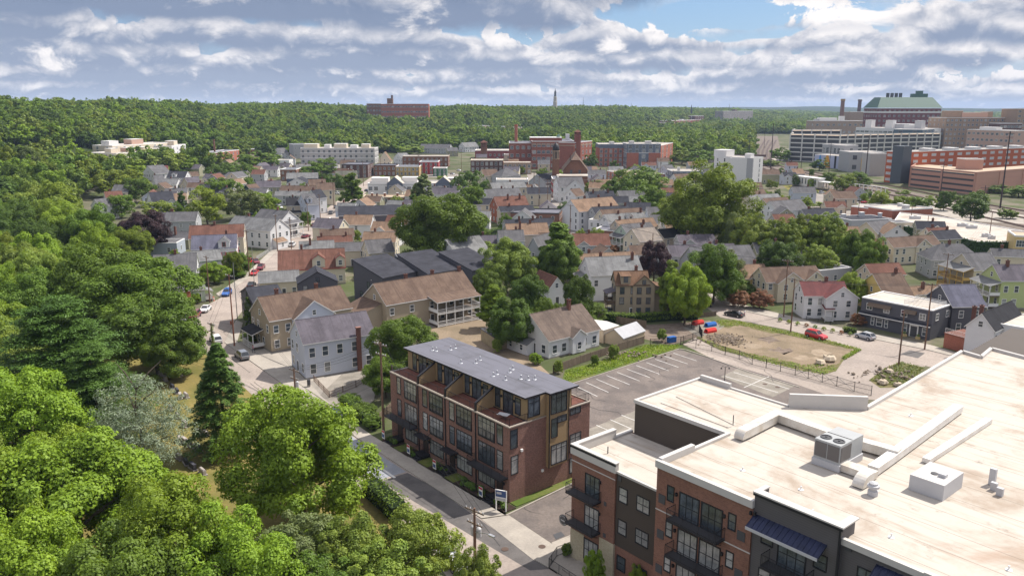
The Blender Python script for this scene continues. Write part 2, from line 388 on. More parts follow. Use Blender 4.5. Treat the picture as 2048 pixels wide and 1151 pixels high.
# pavements: raised 0.13 m
slab('sidewalk', [(1016, 1030), (963, 1037), (714, 876), (567, 769), (449, 685), (472, 640), (486, 646), (474, 684), (600, 770), (745, 872), (905, 968), (1010, 1031)], .0, .13, g_conc)
slab('sidewalk', [(1110, 1142), (1069, 1120), (1104, 1087), (1150, 1070), (1262, 1151), (1420, 1300), (1250, 1320)], .0, .13, g_conc)
slab('sidewalk', [(442, 595), (500, 554), (554, 502), (582, 473), (574, 470), (545, 498), (490, 550), (432, 588)], .0, .13, g_conc)
slab('sidewalk', [(1414, 589), (1485, 621), (1559, 638), (1610, 651), (1705, 670), (1851, 699), (1900, 711), (1915, 706), (1860, 690), (1712, 661), (1620, 642), (1570, 630), (1495, 612), (1425, 582)], .0, .13, g_conc)
slab('driveway_apron', [(963, 1038), (1018, 1030), (1104, 1087), (1069, 1121)], .0, .06, g_conc)
sheet('driveway', [(1018, 1029), (1180, 952), (1260, 900), (1330, 1010), (1150, 1069), (1104, 1086)], .035, g_lot)
sheet('forecourt', [(500, 716), (474, 686), (590, 640), (640, 700), (760, 730), (748, 800), (700, 835), (600, 768)], .025, g_conc)
sheet('yard_paving', [(640, 790), (668, 812), (748, 770), (760, 735), (690, 742)], .045, g_conc2)
# the car park beside the terrace, the lane and the vacant lot
sheet('car_park', [(1130, 772), (1358, 698), (1419, 716), (1593, 768), (1800, 840), (1500, 1000), (1250, 960), (1166, 905)], .03, g_lot)
sheet('concrete_pad', [(1166, 862), (1278, 818), (1340, 860), (1200, 920)], .045, g_conc2)
sheet('concrete_pad', [(1441, 753), (1475, 737), (1590, 772), (1545, 794)], .045, g_conc2)
sheet('lane', [(1365, 688), (1400, 670), (1640, 690), (1719, 697), (1770, 712), (1851, 731), (1760, 800), (1640, 792), (1440, 724)], .022, g_asph)
sheet('grass_patch', [(1392, 676), (1432, 640), (1470, 640), (1640, 676), (1722, 698), (1690, 716), (1672, 742), (1648, 748), (1600, 740), (1500, 715), (1440, 700)], .036, g_weed)
def ragged(pts, amp, seed, n=6):
    rr = random.Random(seed); o = []
    for (x, y), (a, b_) in zip(pts, pts[1:] + pts[:1]):
        for i in range(n): o.append((x + (a - x) * i / n + rr.uniform(-1, 1) * amp * 1.6, y + (b_ - y) * i / n + rr.uniform(-1, 1) * amp * .6))
    return o
sheet('vacant_lot', ragged([(1402, 676), (1440, 656), (1480, 652), (1560, 668), (1650, 686), (1706, 700), (1690, 710), (1668, 730), (1640, 736), (1598, 728), (1545, 716), (1470, 700)], 3.4, 3), .05, g_dirt)
sheet('grass_patch', [(1122, 768), (1130, 740), (1200, 722), (1290, 690), (1368, 690), (1352, 698), (1140, 766)], .036, g_grass)
sheet('grass_patch', [(1738, 760), (1770, 735), (1800, 724), (1850, 735), (1810, 775), (1760, 775)], .036, g_weed)
sheet('gravel_yard', [(1280, 650), (1330, 648), (1420, 640), (1400, 672), (1340, 690), (1282, 676)], .03, g_gravel)
for k, c_ in enumerate([(1500, 690), (1560, 700), (1610, 715), (1540, 678), (1640, 705)]): sheet('bare_patch', ragged([(c_[0] - 26, c_[1]), (c_[0], c_[1] - 6), (c_[0] + 28, c_[1] + 3), (c_[0] + 2, c_[1] + 7)], 4., k + 9, 4), .055 + .004 * k, g_gravel if k % 2 else g_dirt2)
sheet('gravel_yard', [(850, 662), (905, 640), (1000, 640), (1052, 668), (1050, 702), (1100, 748), (1010, 738), (900, 690)], .028, g_dirt)
sheet('gravel_yard', [(700, 640), (790, 640), (960, 622), (1000, 640), (850, 664), (760, 690)], .026, g_conc2)
sheet('playground_paving', [(1365, 655), (1420, 642), (1450, 650), (1440, 662), (1400, 674)], .042, g_conc2)
b = MB(g_paint)
def stripe(a, c, wd=.12, z=.055, bb=None):
    A, C = G(*a), G(*c); n = Vector((-(C - A).y, (C - A).x, 0)).normalized() * wd / 2; q = [A - n, C - n, C + n, A + n]
    (bb or b).poly([(p.x, p.y, z) for p in q])
for a, c in [((140, 410), (255, 465)), ((195, 390), (315, 443)), ((250, 372), (372, 423)), ((305, 352), (430, 402)), ((362, 335), (483, 382)), ((415, 318), (537, 363)), ((465, 298), (590, 345)), ((518, 282), (640, 327)), ((568, 265), (692, 308)), ((617, 248), (742, 290)), ((665, 232), (790, 273)),
             ((250, 620), (330, 655)), ((325, 590), (440, 640)), ((385, 565), (470, 600)), ((940, 355), (1230, 445)), ((990, 335), (1290, 425)), ((1045, 418), (1180, 358))]:
    stripe((1100 + a[0] * .371, 620 + a[1] * .371), (1100 + c[0] * .371, 620 + c[1] * .371), .14)
struct('parking_lines', b)
kerb = MB(g_conc)
def kerb_line(pts, h=.14, wd=.2):
    q = px(pts)
    for A, C in zip(q, q[1:]):
        n = Vector((-(C - A).y, (C - A).x, 0)).normalized() * wd / 2
        kerb.prism([(p.x, p.y) for p in (A - n, C - n, C + n, A + n)], 0, h)
kerb_line([(1130, 772), (1358, 698), (1372, 700), (1419, 715), (1428, 716)]); kerb_line([(1012, 1031), (1180, 950)]); kerb_line([(1104, 1087), (1150, 1068), (1210, 1042)])
kerb_line([(1420, 716), (1500, 745), (1600, 775)])
struct('kerb', kerb)
# tar seams, patches and painted terrace shade on the street
sm = MB(mat('tar seam', (.05, .047, .045), .8, 'world', .2, 2., (.04, .04, .04)))
for a, c in [((500, 766), (560, 812)), ((508, 764), (568, 808)), ((746, 967), (817, 1023)), ((751, 962), (824, 1018)), ((640, 880), (746, 967)), ((646, 876), (751, 962)), ((817, 1023), (900, 1090)), ((824, 1018), (908, 1085)), ((960, 1040), (1000, 1092)), ((545, 752), (568, 769)), ((440, 700), (500, 745)), ((410, 640), (470, 650)), ((1640, 690), (1700, 700)), ((560, 545), (520, 570))]:
    stripe(a, c, .10, .038, sm)
struct('tar_seams', sm)
lp = MB(g_paint); stripe((655, 862), (790, 955), .35, .039, lp); struct('road_line', lp)
for k, (x, y) in enumerate(((1210, 800), (1290, 760), (1340, 735), (1400, 740), (1120, 1000), (1080, 1020), (1150, 960), (1500, 700), (1600, 690), (1550, 765), (1250, 830), (1380, 712))):
    c = G(x, y); rr = random.Random(k); a0 = rr.uniform(0, 3.1)
    for q in range(9):
        p = c + Vector((rr.gauss(0, .5), rr.gauss(0, .5), 0)) if q == 0 else e; a0 += rr.gauss(0, .5); e = p + Vector((math.cos(a0), math.sin(a0), 0)) * rr.uniform(.5, 1.3); n = Vector((-(e - p).y, (e - p).x, 0)).normalized() * rr.uniform(.02, .045); pa = [p - n, e - n, e + n, p + n]; sm.poly([(v.x, v.y, .058) for v in pa])
s_ = COL.objects['tar_seams']; bpy.data.objects.remove(s_); struct('tar_seams', sm)
pt = MB(mat('asphalt patch and painted shade', (.14, .128, .122), .9, 'world', .3, .5, (.10, .092, .09)))
pt.poly([(p.x, p.y, .034) for p in px([(815, 945), (870, 975), (1100, 1137), (1060, 1140), (760, 962)])])  # the terrace's cast shadow on the asphalt, painted as a dark strip
pt.poly([(p.x, p.y, .034) for p in px([(1820, 700), (1850, 706), (1836, 716), (1800, 708)])])
struct('asphalt_patch_and_shade', pt)
cp_ = MB(mat('shade tinted concrete', (.32, .33, .36), .9, 'world', .3, .4, (.25, .26, .28)))  # blue-grey tone is the terrace's shade painted into the concrete
cp_.poly([(p.x, p.y, .034) for p in px([(690, 862), (712, 878), (812, 943), (755, 960), (650, 885), (664, 862)])]); struct('shade_tinted_concrete', cp_)
# railway land on the right
strip('railway_bed', [(1555, 272), (1560, 295), (1540, 312), (1540, 326), (1600, 340), (1760, 372), (1900, 398), (2048, 418), (2300, 440)],
      [(1515, 272), (1508, 300), (1498, 322), (1510, 342), (1590, 364), (1720, 396), (1860, 434), (2048, 480), (2300, 540)], .03, g_ballast)
sheet('car_park', [(1598, 392), (1650, 384), (1690, 392), (1770, 424), (1740, 445), (1725, 470), (1660, 448), (1640, 432)], .03, g_park)
sheet('dry_verge', [(1560, 366), (1640, 374), (1690, 392), (1650, 400), (1590, 392)], .02, g_dry)
sheet('plaza', [(1800, 400), (1850, 396), (2048, 430), (2048, 448), (1900, 440)], .05, g_conc)
# ------------------------------------------------------------------ windows and houses
WIN = {}
def window_mesh(wd, h, frame, pane, style='sash'):
    key = (round(wd, 2), round(h, 2), frame.name, pane.name, style)
    if key in WIN: return WIN[key]
    b = MB(frame, pane); t = .09 if wd < 1.6 else .11; a = wd / 2
    b.box(-a - t, -.06, -t, -a, .02, h + t).box(a, -.06, -t, a + t, .02, h + t).box(-a, -.06, h, a, .02, h + t).box(-a - .05, -.10, -t, a + .05, .02, 0)
    b.poly([(-a, -.015, 0), (a, -.015, 0), (a, -.015, h), (-a, -.015, h)], 1)
    if style == 'sash': b.box(-a, -.045, h * .5 - .035, a, -.016, h * .5 + .035)
    if style in ('grid', 'black'):
        n = max(1, int(round(wd / .75)))
        for i in range(1, n): x = -a + wd * i / n; b.box(x - .03, -.045, 0, x + .03, -.016, h)
        z = h * .78 if style == 'black' else h * .5
        b.box(-a, -.043, z - .03, a, -.017, z + .03)
    WIN[key] = b.data('window'); return WIN[key]
def window(parent, x, y, z, rz, wd=.95, h=1.45, frame=None, pane=None, style='sash', name='window'):
    return put(name, window_mesh(wd, h, frame or white, pane or glass, style), parent, (x, y, z), rz)
BASE_CHIM = brick('chimney', (.155, .070, .052))
def cam_faces(c, n, lim=-.12):                                # does a wall with outward normal n at c look towards the street side we see
    d = Vector((-c.x, -c.y)); return d.length > 0 and Vector((n[0], n[1])).dot(d.normalized()) > lim
def solve_w(P1, P2, perp, y3, ze, pitch, lo=1.5, hi=14.):
    mid = (P1 + P2) / 2
    for _ in range(40):
        w = (lo + hi) / 2; p = mid + perp * w; p = Vector((p.x, p.y, ze + w * pitch))
        if P(p)[1] > y3: lo = w
        else: hi = w
    return w
def house(label, mode, x1, y1, x2, y2, y3, ze, wall, roof, L=9., pitch=.72, group=None, chim=(), trim=None, floors=None, win=None, frame=None, name='house', ov=.32, hip=0., extra=None, door=True, wmax=13., pane=None):
    """mode r: (x1,y1)-(x2,y2) is the lower edge of the roof slope we see, y3 the picture height of the ridge.
       mode g: they are the two lower corners of the gable we see, y3 its peak, L the length of the house."""
    trim = trim or white; frame = frame or trim
    P1, P2 = G(x1, y1, ze), G(x2, y2, ze); ax = (P2 - P1); W0 = ax.length; ax.normalize(); perp = Vector((-ax.y, ax.x, 0))
    if perp.dot((P1 + P2) / 2) < 0: perp = -perp
    if mode == 'r':
        w = solve_w(P1, P2, perp, y3, ze, pitch); w = min(w, wmax / 2); rise = w * pitch; a, bq = W0 / 2, w
        c = (P1 + P2) / 2 + perp * w; rz = math.atan2(ax.y, ax.x); rx, ry = ax, perp
    else:
        mid = (P1 + P2) / 2; lo, hi = .3, 9.
        for _ in range(30):
            z = (lo + hi) / 2
            if P((mid.x, mid.y, ze + z))[1] > y3: lo = z
            else: hi = z
        rise = z; bq = W0 / 2; a = L / 2; pitch = rise / bq
        c = mid + perp * a; rx, ry = perp, -ax; rz = math.atan2(rx.y, rx.x)
    root = thing(name, label, 'house', (c.x, c.y, 0), rz, group)
    A, B = a - ov * .8, bq - ov; zw = ze + ov * pitch - .04; zr = ze + rise
    b = MB(wall, mat('foundation', (.25, .23, .21), .95))
    if hip: b.prism([(-A, -B), (A, -B), (A, B), (-A, B)], .25, zw)
    else: b.ext([(-B, .25), (B, .25), (B, zw), (0, zr - .1), (-B, zw)], 'x', -A, A)
    b.box(-A - .03, -B - .03, 0, A + .03, B + .03, .28, 1)
    wallo = b.build('wall', root)
    r = MB(roof, trim); th = .16
    if hip:
        hx = a - hip * bq; E = [(-a, -bq), (a, -bq), (a, bq), (-a, bq)]
        if hx < .05: hx = .05
        r.poly([(-a, -bq, ze), (a, -bq, ze), (hx, 0, zr), (-hx, 0, zr)]); r.poly([(a, bq, ze), (-a, bq, ze), (-hx, 0, zr), (hx, 0, zr)])
        r.poly([(a, -bq, ze), (a, bq, ze), (hx, 0, zr)]); r.poly([(-a, bq, ze), (-a, -bq, ze), (-hx, 0, zr)])
        for i in range(4): p, q = E[i], E[(i + 1) % 4]; r.poly([(*p, ze - th), (*q, ze - th), (*q, ze), (*p, ze)], 1)
        r.poly([(*p, ze - th) for p in E[::-1]], 1)
    else:
        for s in (-1, 1):
            o1, o2 = [(-a, s * bq, ze), (a, s * bq, ze)], [(a, 0, zr), (-a, 0, zr)]
            q = o1 + o2; lo_ = [(x, y, z - th) for x, y, z in q]
            if s > 0: q, lo_ = q[::-1], lo_[::-1]
            r.poly(q); r.poly(lo_[::-1], 1)
            for i in range(4):
                if (q[i][2] > zr - .01 and q[(i + 1) % 4][2] > zr - .01): continue
                j = (i + 1) % 4; r.poly([lo_[i], lo_[j], q[j], q[i]], 1)
        r.box(-a, -.09, zr - .03, a, .09, zr + .03)
    roofo = r.build('roof', root)
    nf = floors or max(1, int(round((ze - .6) / 2.75))); Mi = root.matrix_basis
    M = Matrix.Translation((c.x, c.y, 0)) @ Matrix.Rotation(rz, 4, 'Z')
    near = c.y < 260
    ww, wh = win or (.95, 1.5)
    sides = [((0, -B), (0, -1), A, 0.), ((0, B), (0, 1), A, math.pi), ((A, 0), (1, 0), B, math.pi / 2), ((-A, 0), (-1, 0), B, -math.pi / 2)]
    random.seed(label)
    dr = False
    for (sx, sy), n, half, wr in sides:
        nw = M.to_3x3() @ Vector((n[0], n[1], 0)); wc = M @ Vector((sx, sy, 0))
        if not cam_faces(wc, nw): continue
        gable = abs(n[0]) > 0
        k = max(1, int((2 * half - .6) / (2.3 if near else 2.9))); tdir = Vector((-n[1], n[0]))
        for fl in range(nf):
            for i in range(k):
                if random.random() < .22: continue
                u = -half + (i + .5) * 2 * half / k + random.uniform(-.12, .12) * half / k
                z = .95 + fl * (ze - .55) / nf
                if z + wh > zw - .12: z = zw - wh - .14
                xx, yy = sx + tdir.x * u, sy + tdir.y * u
                if fl == 0 and door and not dr and near and i == k // 2:
                    d = MB(white, dgrey); d.box(-.55, -.07, .28, .55, .02, 2.45); d.box(-.42, -.09, .3, .42, -.07, 2.3, 1)
                    d.build('door', root, (xx, yy, 0), wr); dr = True; continue
                window(root, xx, yy, z, wr, ww, wh, frame, pane or (glass if random.random() < .8 else glass_pale))
        if gable and not hip and rise > 1.9: window(root, sx, sy, zw + .15, wr, .75, 1.05, frame)
    for ct in chim:
        t, s = ct[:2]; hgt = ct[2] if len(ct) > 2 else .9; x, y = (t - .5) * 2 * (a - .5), s * bq
        zb = zr - abs(y) * pitch; m = MB(BASE_CHIM, dgrey)
        m.box(x - .32, y - .32, zb - .5, x + .32, y + .32, zr + hgt).box(x - .40, y - .40, zr + hgt, x + .40, y + .40, zr + hgt + .13).box(x - .14, y - .14, zr + hgt + .13, x + .14, y + .14, zr + hgt + .38, 1)
        m.build('chimney', roofo)
    root_info = dict(root=root, a=a, b=bq, A=A, B=B, ze=ze, zr=zr, zw=zw, pitch=pitch, M=M, roof=roofo, wall=wall, rm=roof, trim=trim, frame=frame)
    for e in (extra or ()): e[0](root_info, *e[1:])
    return root_info
def dormer(h, t, side=-1, wd=2.0, z0=.30, wallm=None, frame=None, rm=None, shed=False, up=1.9):   # side -1: on the slope at local -y
    x = (t - .5) * 2 * h['a']; b_, p = h['b'], h['pitch']; y0 = side * b_ * (1 - z0); zb = h['ze'] + b_ * z0 * p
    zt = min(zb + up, h['zr'] - .2); rise = wd * .38; k = wd / 2
    yb = side * max(0., (h['zr'] - zt) / p - .0); o = MB(wallm or h['wall'])
    pr = [(x - k, zb - .3), (x + k, zb - .3), (x + k, zt), (x, zt + (0 if shed else rise)), (x - k, zt)]
    ya = y0; o.ext([(q[0], q[1]) for q in pr], 'y', ya, side * .3)
    d = o.build('dormer', h['root'])
    r = MB(rm or h['rm'], h['trim']); e = .2; yo = ya + side * .25; yi = side * .15
    if shed: r.poly([(x - k - e, yo, zt), (x + k + e, yo, zt), (x + k + e, yi, zt + .5), (x - k - e, yi, zt + .5)]); r.poly([(x - k - e, yo, zt - .12), (x - k - e, yo, zt), (x + k + e, yo, zt), (x + k + e, yo, zt - .12)], 1)
    else:
        for s in (-1, 1):
            q = [(x + s * (k + e), yo, zt - e * .76 + .05), (x, yo, zt + rise + .05), (x, yi, zt + rise + .05), (x + s * (k + e), yi, zt - e * .76 + .05)]
            r.poly(q); r.poly([(a_, b2, c - .13) for a_, b2, c in q][::-1], 1)
            r.poly([q[0], q[1], (q[1][0], q[1][1], q[1][2] - .16), (q[0][0], q[0][1], q[0][2] - .16)], 1)
    r.build('dormer_roof', d)
    window(d, x, ya, zb + .45, 0 if side < 0 else math.pi, min(.9, wd * .5), min(1.3, zt - zb - .5), frame or h['frame'])
def cross_gable(h, t, side=-1, wd=6., out=.3, wallm=None, rise=None, pent=0., rm=None):           # a gable that breaks through the slope
    x = (t - .5) * 2 * h['a']; k = wd / 2; ze, p = h['ze'], h['pitch']; rise = rise or k * p; rise = min(rise, h['zr'] - ze - .05)
    y0 = side * (h['B'] + out); o = MB(wallm or h['wall'])
    o.ext([(x - k, .2), (x + k, .2), (x + k, ze), (x, ze + rise), (x - k, ze)], 'y', y0, side * .4)
    d = o.build('cross_gable', h['root']); r = MB(rm or h['rm'], h['trim']); e = .3; yo = y0 + side * .3
    yi = 0. if rise > (h['zr'] - ze) * .8 else side * (h['b'] - rise / p)
    for s in (-1, 1):
        q = [(x + s * (k + e), yo, ze - e * rise / k + .1), (x, yo, ze + rise + .1), (x, yi, ze + rise + .1), (x + s * (k + e), yi, ze - e * rise / k + .1)]
        r.poly(q); r.poly([(a_, b2, c - .15) for a_, b2, c in q][::-1], 1)
        r.poly([q[0], q[1], (q[1][0], q[1][1], q[1][2] - .2), (q[0][0], q[0][1], q[0][2] - .2)], 1)
    r.build('cross_roof', d); wr = 0 if side < 0 else math.pi
    n = 2 if wd > 4.5 else 1
    for fl in range(max(1, int(round((ze - .6) / 2.75)))):
        for i in range(n): window(d, x + (i - (n - 1) / 2) * wd * .42, y0, .95 + fl * (ze - .55) / max(1, int(round((ze - .6) / 2.75))), wr, .95, 1.4, h['frame'])
    if rise > 1.8: window(d, x, y0, ze + .2, wr, .7, .95, h['frame'])
def porch(h, end, u0, u1, depth=2.2, z=2.7, decks=1, roofm=None, post=None, rail=True, slope=.35, col=None):
    """a porch on wall `end` ('x','-x','y','-y'), from u0 to u1 along it (0..1)"""
    half = h['B'] if 'x' in end else h['A']; off = h['A'] if 'x' in end else h['B']
    rz = {'x': math.pi / 2, '-x': -math.pi / 2, 'y': math.pi, '-y': 0.}[end]
    a, c = (u0 - .5) * 2 * half, (u1 - .5) * 2 * half; post = post or white; ht = z * decks
    b = MB(post, roofm or h['rm'], col or wood)
    for dk in range(decks):
        zf = .45 + dk * z; b.box(a, -depth, zf - .15, c, 0, zf, 2); b.box(a, -depth - .02, zf - .28, c, -depth + .06, zf - .02)
        if rail:
            b.box(a, -depth, zf + .85, c, -depth + .07, zf + .93).box(a, -depth, zf + .12, c, -depth + .07, zf + .18)
            n = max(2, int((c - a) / .28))
            for i in range(n + 1): x = a + (c - a - .05) * i / n; b.box(x, -depth + .015, zf + .18, x + .05, -depth + .055, zf + .85)
            for x in (a, c - .06): b.box(x, -depth, zf + .85, x + .06, 0, zf + .93); b.box(x + .01, -depth, zf + .12, x + .05, 0, zf + .8)
    n = max(1, int(round((c - a) / 2.6)))
    for i in range(n + 1): x = a + (c - a - .16) * i / n; b.box(x, -depth, 0, x + .16, -depth + .16, ht + .3)
    zt = ht + .3; e = .25
    b.poly([(a - e, -depth - e, zt), (c + e, -depth - e, zt), (c + e, 0, zt + depth * slope), (a - e, 0, zt + depth * slope)], 1)
    b.poly([(a - e, -depth - e, zt - .14), (a - e, 0, zt + depth * slope - .14), (c + e, 0, zt + depth * slope - .14), (c + e, -depth - e, zt - .14)])
    b.poly([(a - e, -depth - e, zt - .16), (c + e, -depth - e, zt - .16), (c + e, -depth - e, zt), (a - e, -depth - e, zt)])
    for x in (a - e, c + e): b.poly([(x, -depth - e, zt - .14), (x, 0, zt + depth * slope - .14), (x, 0, zt + depth * slope), (x, -depth - e, zt)])
    loc = {'x': (off, 0, 0), '-x': (-off, 0, 0), 'y': (0, off, 0), '-y': (0, -off, 0)}[end]
    b.build('porch', h['root'], loc, rz)
def wing(h, end, u0, u1, depth, z, pitch=.3, rm=None, wallm=None):                                 # a lower lean-to
    half = h['B'] if 'x' in end else h['A']; off = h['A'] if 'x' in end else h['B']
    rz = {'x': math.pi / 2, '-x': -math.pi / 2, 'y': math.pi, '-y': 0.}[end]; a, c = (u0 - .5) * 2 * half, (u1 - .5) * 2 * half
    b = MB(wallm or h['wall'], rm or h['rm'], h['trim']); e = .25; zt = z + depth * pitch
    b.ext([(-depth, .1), (0.02, .1), (0.02, zt - .05), (-depth, z - .05)], 'x', a, c)
    b.poly([(a - e, -depth - e, z - e * pitch), (c + e, -depth - e, z - e * pitch), (c + e, 0, zt), (a - e, 0, zt)], 1)
    b.poly([(a - e, -depth - e, z - e * pitch - .14), (c + e, -depth - e, z - e * pitch - .14), (c + e, -depth - e, z - e * pitch), (a - e, -depth - e, z - e * pitch)], 2)
    loc = {'x': (off, 0, 0), '-x': (-off, 0, 0), 'y': (0, off, 0), '-y': (0, -off, 0)}[end]
    o = b.build('lean_to', h['root'], loc, rz)
    for i in range(max(1, int((c - a) / 2.6))): window(o, a + (i + .5) * (c - a) / max(1, int((c - a) / 2.6)), -depth, .9, 0, .8, min(1.2, z - 1.2), h['frame'])
# ------------------------------------------------------------------ flat-roofed buildings
def block(label, x1, y1, x2, y2, z, D, wall, roof=None, rows=0, cols=0, side_cols=0, win=(1.4, 1.6), frame=None, pane=None, group=None, cat='building', name='building', cap=None, par=.5, z0=0., boxes=(), style='grid', y_ground=None, trims=(), wstart=None, skip=0., base=0., dist=None):
    """front top edge seen from (x1,y1) to (x2,y2) at height z; the building runs D metres back"""
    if dist:
        P1, P2 = [Vector(((q - 1024) / F_PX * dist / (cp + (575.5 - y) / F_PX * sp), dist, CAM_H + (-sp + (575.5 - y) / F_PX * cp) * dist / (cp + (575.5 - y) / F_PX * sp))) for q, y in ((x1, y1), (x2, y2))]; z = P1.z; base = min(hill(P1.x, P1.y), z - 10)
    elif y_ground is None: P1, P2 = G(x1, y1, z), G(x2, y2, z)
    else:
        yg = y_ground if hasattr(y_ground, '__len__') else (y_ground, y_ground)
        P1, P2 = GT2(x1, y1, 0, yg[0]), GT2(x2, y2, 0, yg[1]); z = (P1.z + P2.z) / 2; base = hill(P1.x, P1.y) if base == 0. else base
    ax = P2 - P1; ax.z = 0; W0 = ax.length; ax.normalize(); perp = Vector((-ax.y, ax.x, 0))
    if perp.dot((P1 + P2) / 2) < 0: perp = -perp; 
    c = (P1 + P2) / 2 + perp * D / 2; rz = math.atan2(ax.y, ax.x); a, d = W0 / 2, D / 2
    root = thing(name, label, cat, (c.x, c.y, base), rz, group); z = z - base
    b = MB(wall); b.box(-a, -d, z0, a, d, z - par); b.build('wall', root)
    r = MB(roof or lgrey, cap or white); r.ring([(-a, -d), (a, -d), (a, d), (-a, d)], z - par, z, .35, 1)
    q = a - .35; e = d - .35; r.poly([(-q, -e, z - par + .03), (q, -e, z - par + .03), (q, e, z - par + .03), (-q, e, z - par + .03)]); ro = r.build('roof', root)
    fm = frame or white; random.seed(label); M = Matrix.Translation((c.x, c.y, base)) @ Matrix.Rotation(rz, 4, 'Z')
    def face(n, half, off, wr, ncol):
        nw = M.to_3x3() @ Vector((n[0], n[1], 0))
        if not ncol or not rows or not cam_faces(M @ Vector((n[0] * off, n[1] * off, 0)), nw, 0.02): return
        td = Vector((-n[1], n[0])); fh = (z - par - .3 - (wstart or 0)) / rows
        for i in range(rows):
            for k in range(ncol):
                if random.random() < skip: continue
                u = -half + (k + .5) * 2 * half / ncol
                window(root, n[0] * off + td.x * u, n[1] * off + td.y * u, (wstart or 0) + i * fh + (fh - win[1]) * .5 + .1, wr, win[0], win[1], fm, pane or (glass if random.random() < .75 else glass_pale), style)
    face((0, -1), a, d, 0., cols); face((1, 0), d, a, math.pi / 2, side_cols); face((-1, 0), d, a, -math.pi / 2, side_cols)
    for u, v_, sx, sy, sz, m in boxes:                         # rooftop boxes, given as fractions of the roof
        k = MB(m, white); x, y = (u - .5) * 2 * a, (v_ - .5) * 2 * d; k.box(x - sx / 2, y - sy / 2, z - par, x + sx / 2, y + sy / 2, z - par + sz); k.box(x - sx / 2 - .1, y - sy / 2 - .1, z - par + sz, x + sx / 2 + .1, y + sy / 2 + .1, z - par + sz + .15, 1)
        k.build('penthouse' if sx > 2.5 else 'roof_unit', root)
    for zf, hh, m in trims:                                    # bands along the walls
        k = MB(m); zz = zf * z; k.ring([(-a - .12, -d - .12), (a + .12, -d - .12), (a + .12, d + .12), (-a - .12, d + .12)], zz, zz + hh, .11)
        k.build('band', root)
    return dict(root=root, a=a, d=d, z=z, M=M)
def GT2(x, y, z, yg):                                          # the point over pixel column x, whose foot stands on the slope seen at row yg
    f = GT(x, yg); u, q = (x - 1024) / F_PX, (575.5 - y) / F_PX; t = f.y / (cp + q * sp)
    return Vector((u * t, f.y, CAM_H + (-sp + q * cp) * t))
# ------------------------------------------------------------------ the brick terrace
AZ = R(140); RZ = -R(50)
RO = Vector((-.31, 90.76, 0)); AO = Vector((6.415, 78.715, 0))
def locw(o, x, y, z=0): return Vector((o.x + x * math.sin(AZ) + y * math.sin(AZ - math.pi / 2), o.y + x * math.cos(AZ) + y * math.cos(AZ - math.pi / 2), z))
br_dark = brick('plum', (.235, .130, .102), (.135, .076, .064), .5); br_red = brick('red', (.215, .108, .075), (.150, .076, .055), .35)
sid_tan = siding('ochre', (.33, .23, .125)); sid_dk = siding('espresso', (.072, .057, .046)); sid_gy = siding('slate', (.105, .098, .10))
roof_gy = mat('grey roof sheet', (.135, .135, .160), .75, 'membrane', .50, 1, (.085, .085, .095), spec=.2)
roof_wh = mat('white roof sheet', (.46, .418, .365), .75, 'membrane', .58, 1, (.31, .25, .195), spec=.2)
roof_rust = mat('rust stained roof sheet', (.43, .35, .29), .8, 'membrane', .55, 1, (.27, .17, .115), spec=.2)
coping = paint('coping', (.50, .48, .455), .6); deck = mat('red deck boards', (.19, .075, .05), .8, 'planks', line=.14, col2=(.14, .055, .04))
def railing(parent, pts, z, h=1.05, gap=.14, name='railing', m=black):
    b = MB(m)
    for A, C in zip(pts, pts[1:]):
        A, C = Vector((A[0], A[1], 0)), Vector((C[0], C[1], 0)); L = (C - A).length
        for zz in (z + .1, z + h): b.tube(A + Vector((0, 0, zz)), C + Vector((0, 0, zz)), .028, n=4)
        n = max(1, int(L / gap))
        for i in range(n + 1): q = A.lerp(C, i / n); r = .03 if i in (0, n) or i % 12 == 0 else .011; b.tube(q + Vector((0, 0, z)), q + Vector((0, 0, z + h)), r, n=4)
    return b.build(name, parent)
def balcony(parent, x0, x1, y, z, depth, name='balcony'):
    b = MB(black, mat('balcony deck', (.06, .06, .065), .6)); b.box(x0, y - depth, z - .16, x1, y, z, 0, 1)
    for x in (x0 + .3, x1 - .36): b.tube((x, y - depth + .1, z - .16), (x, y, z - .75), .035, n=4)
    o = b.build(name, parent); railing(o, [(x0 + .04, y), (x0 + .04, y - depth + .04), (x1 - .04, y - depth + .04), (x1 - .04, y)], z); return o
def wall_lamp(parent, x, y, z, rz=0.): MB(black).box(-.09, -.2, -.15, .09, 0, .15).build('wall_lamp', parent, (x, y, z), rz)
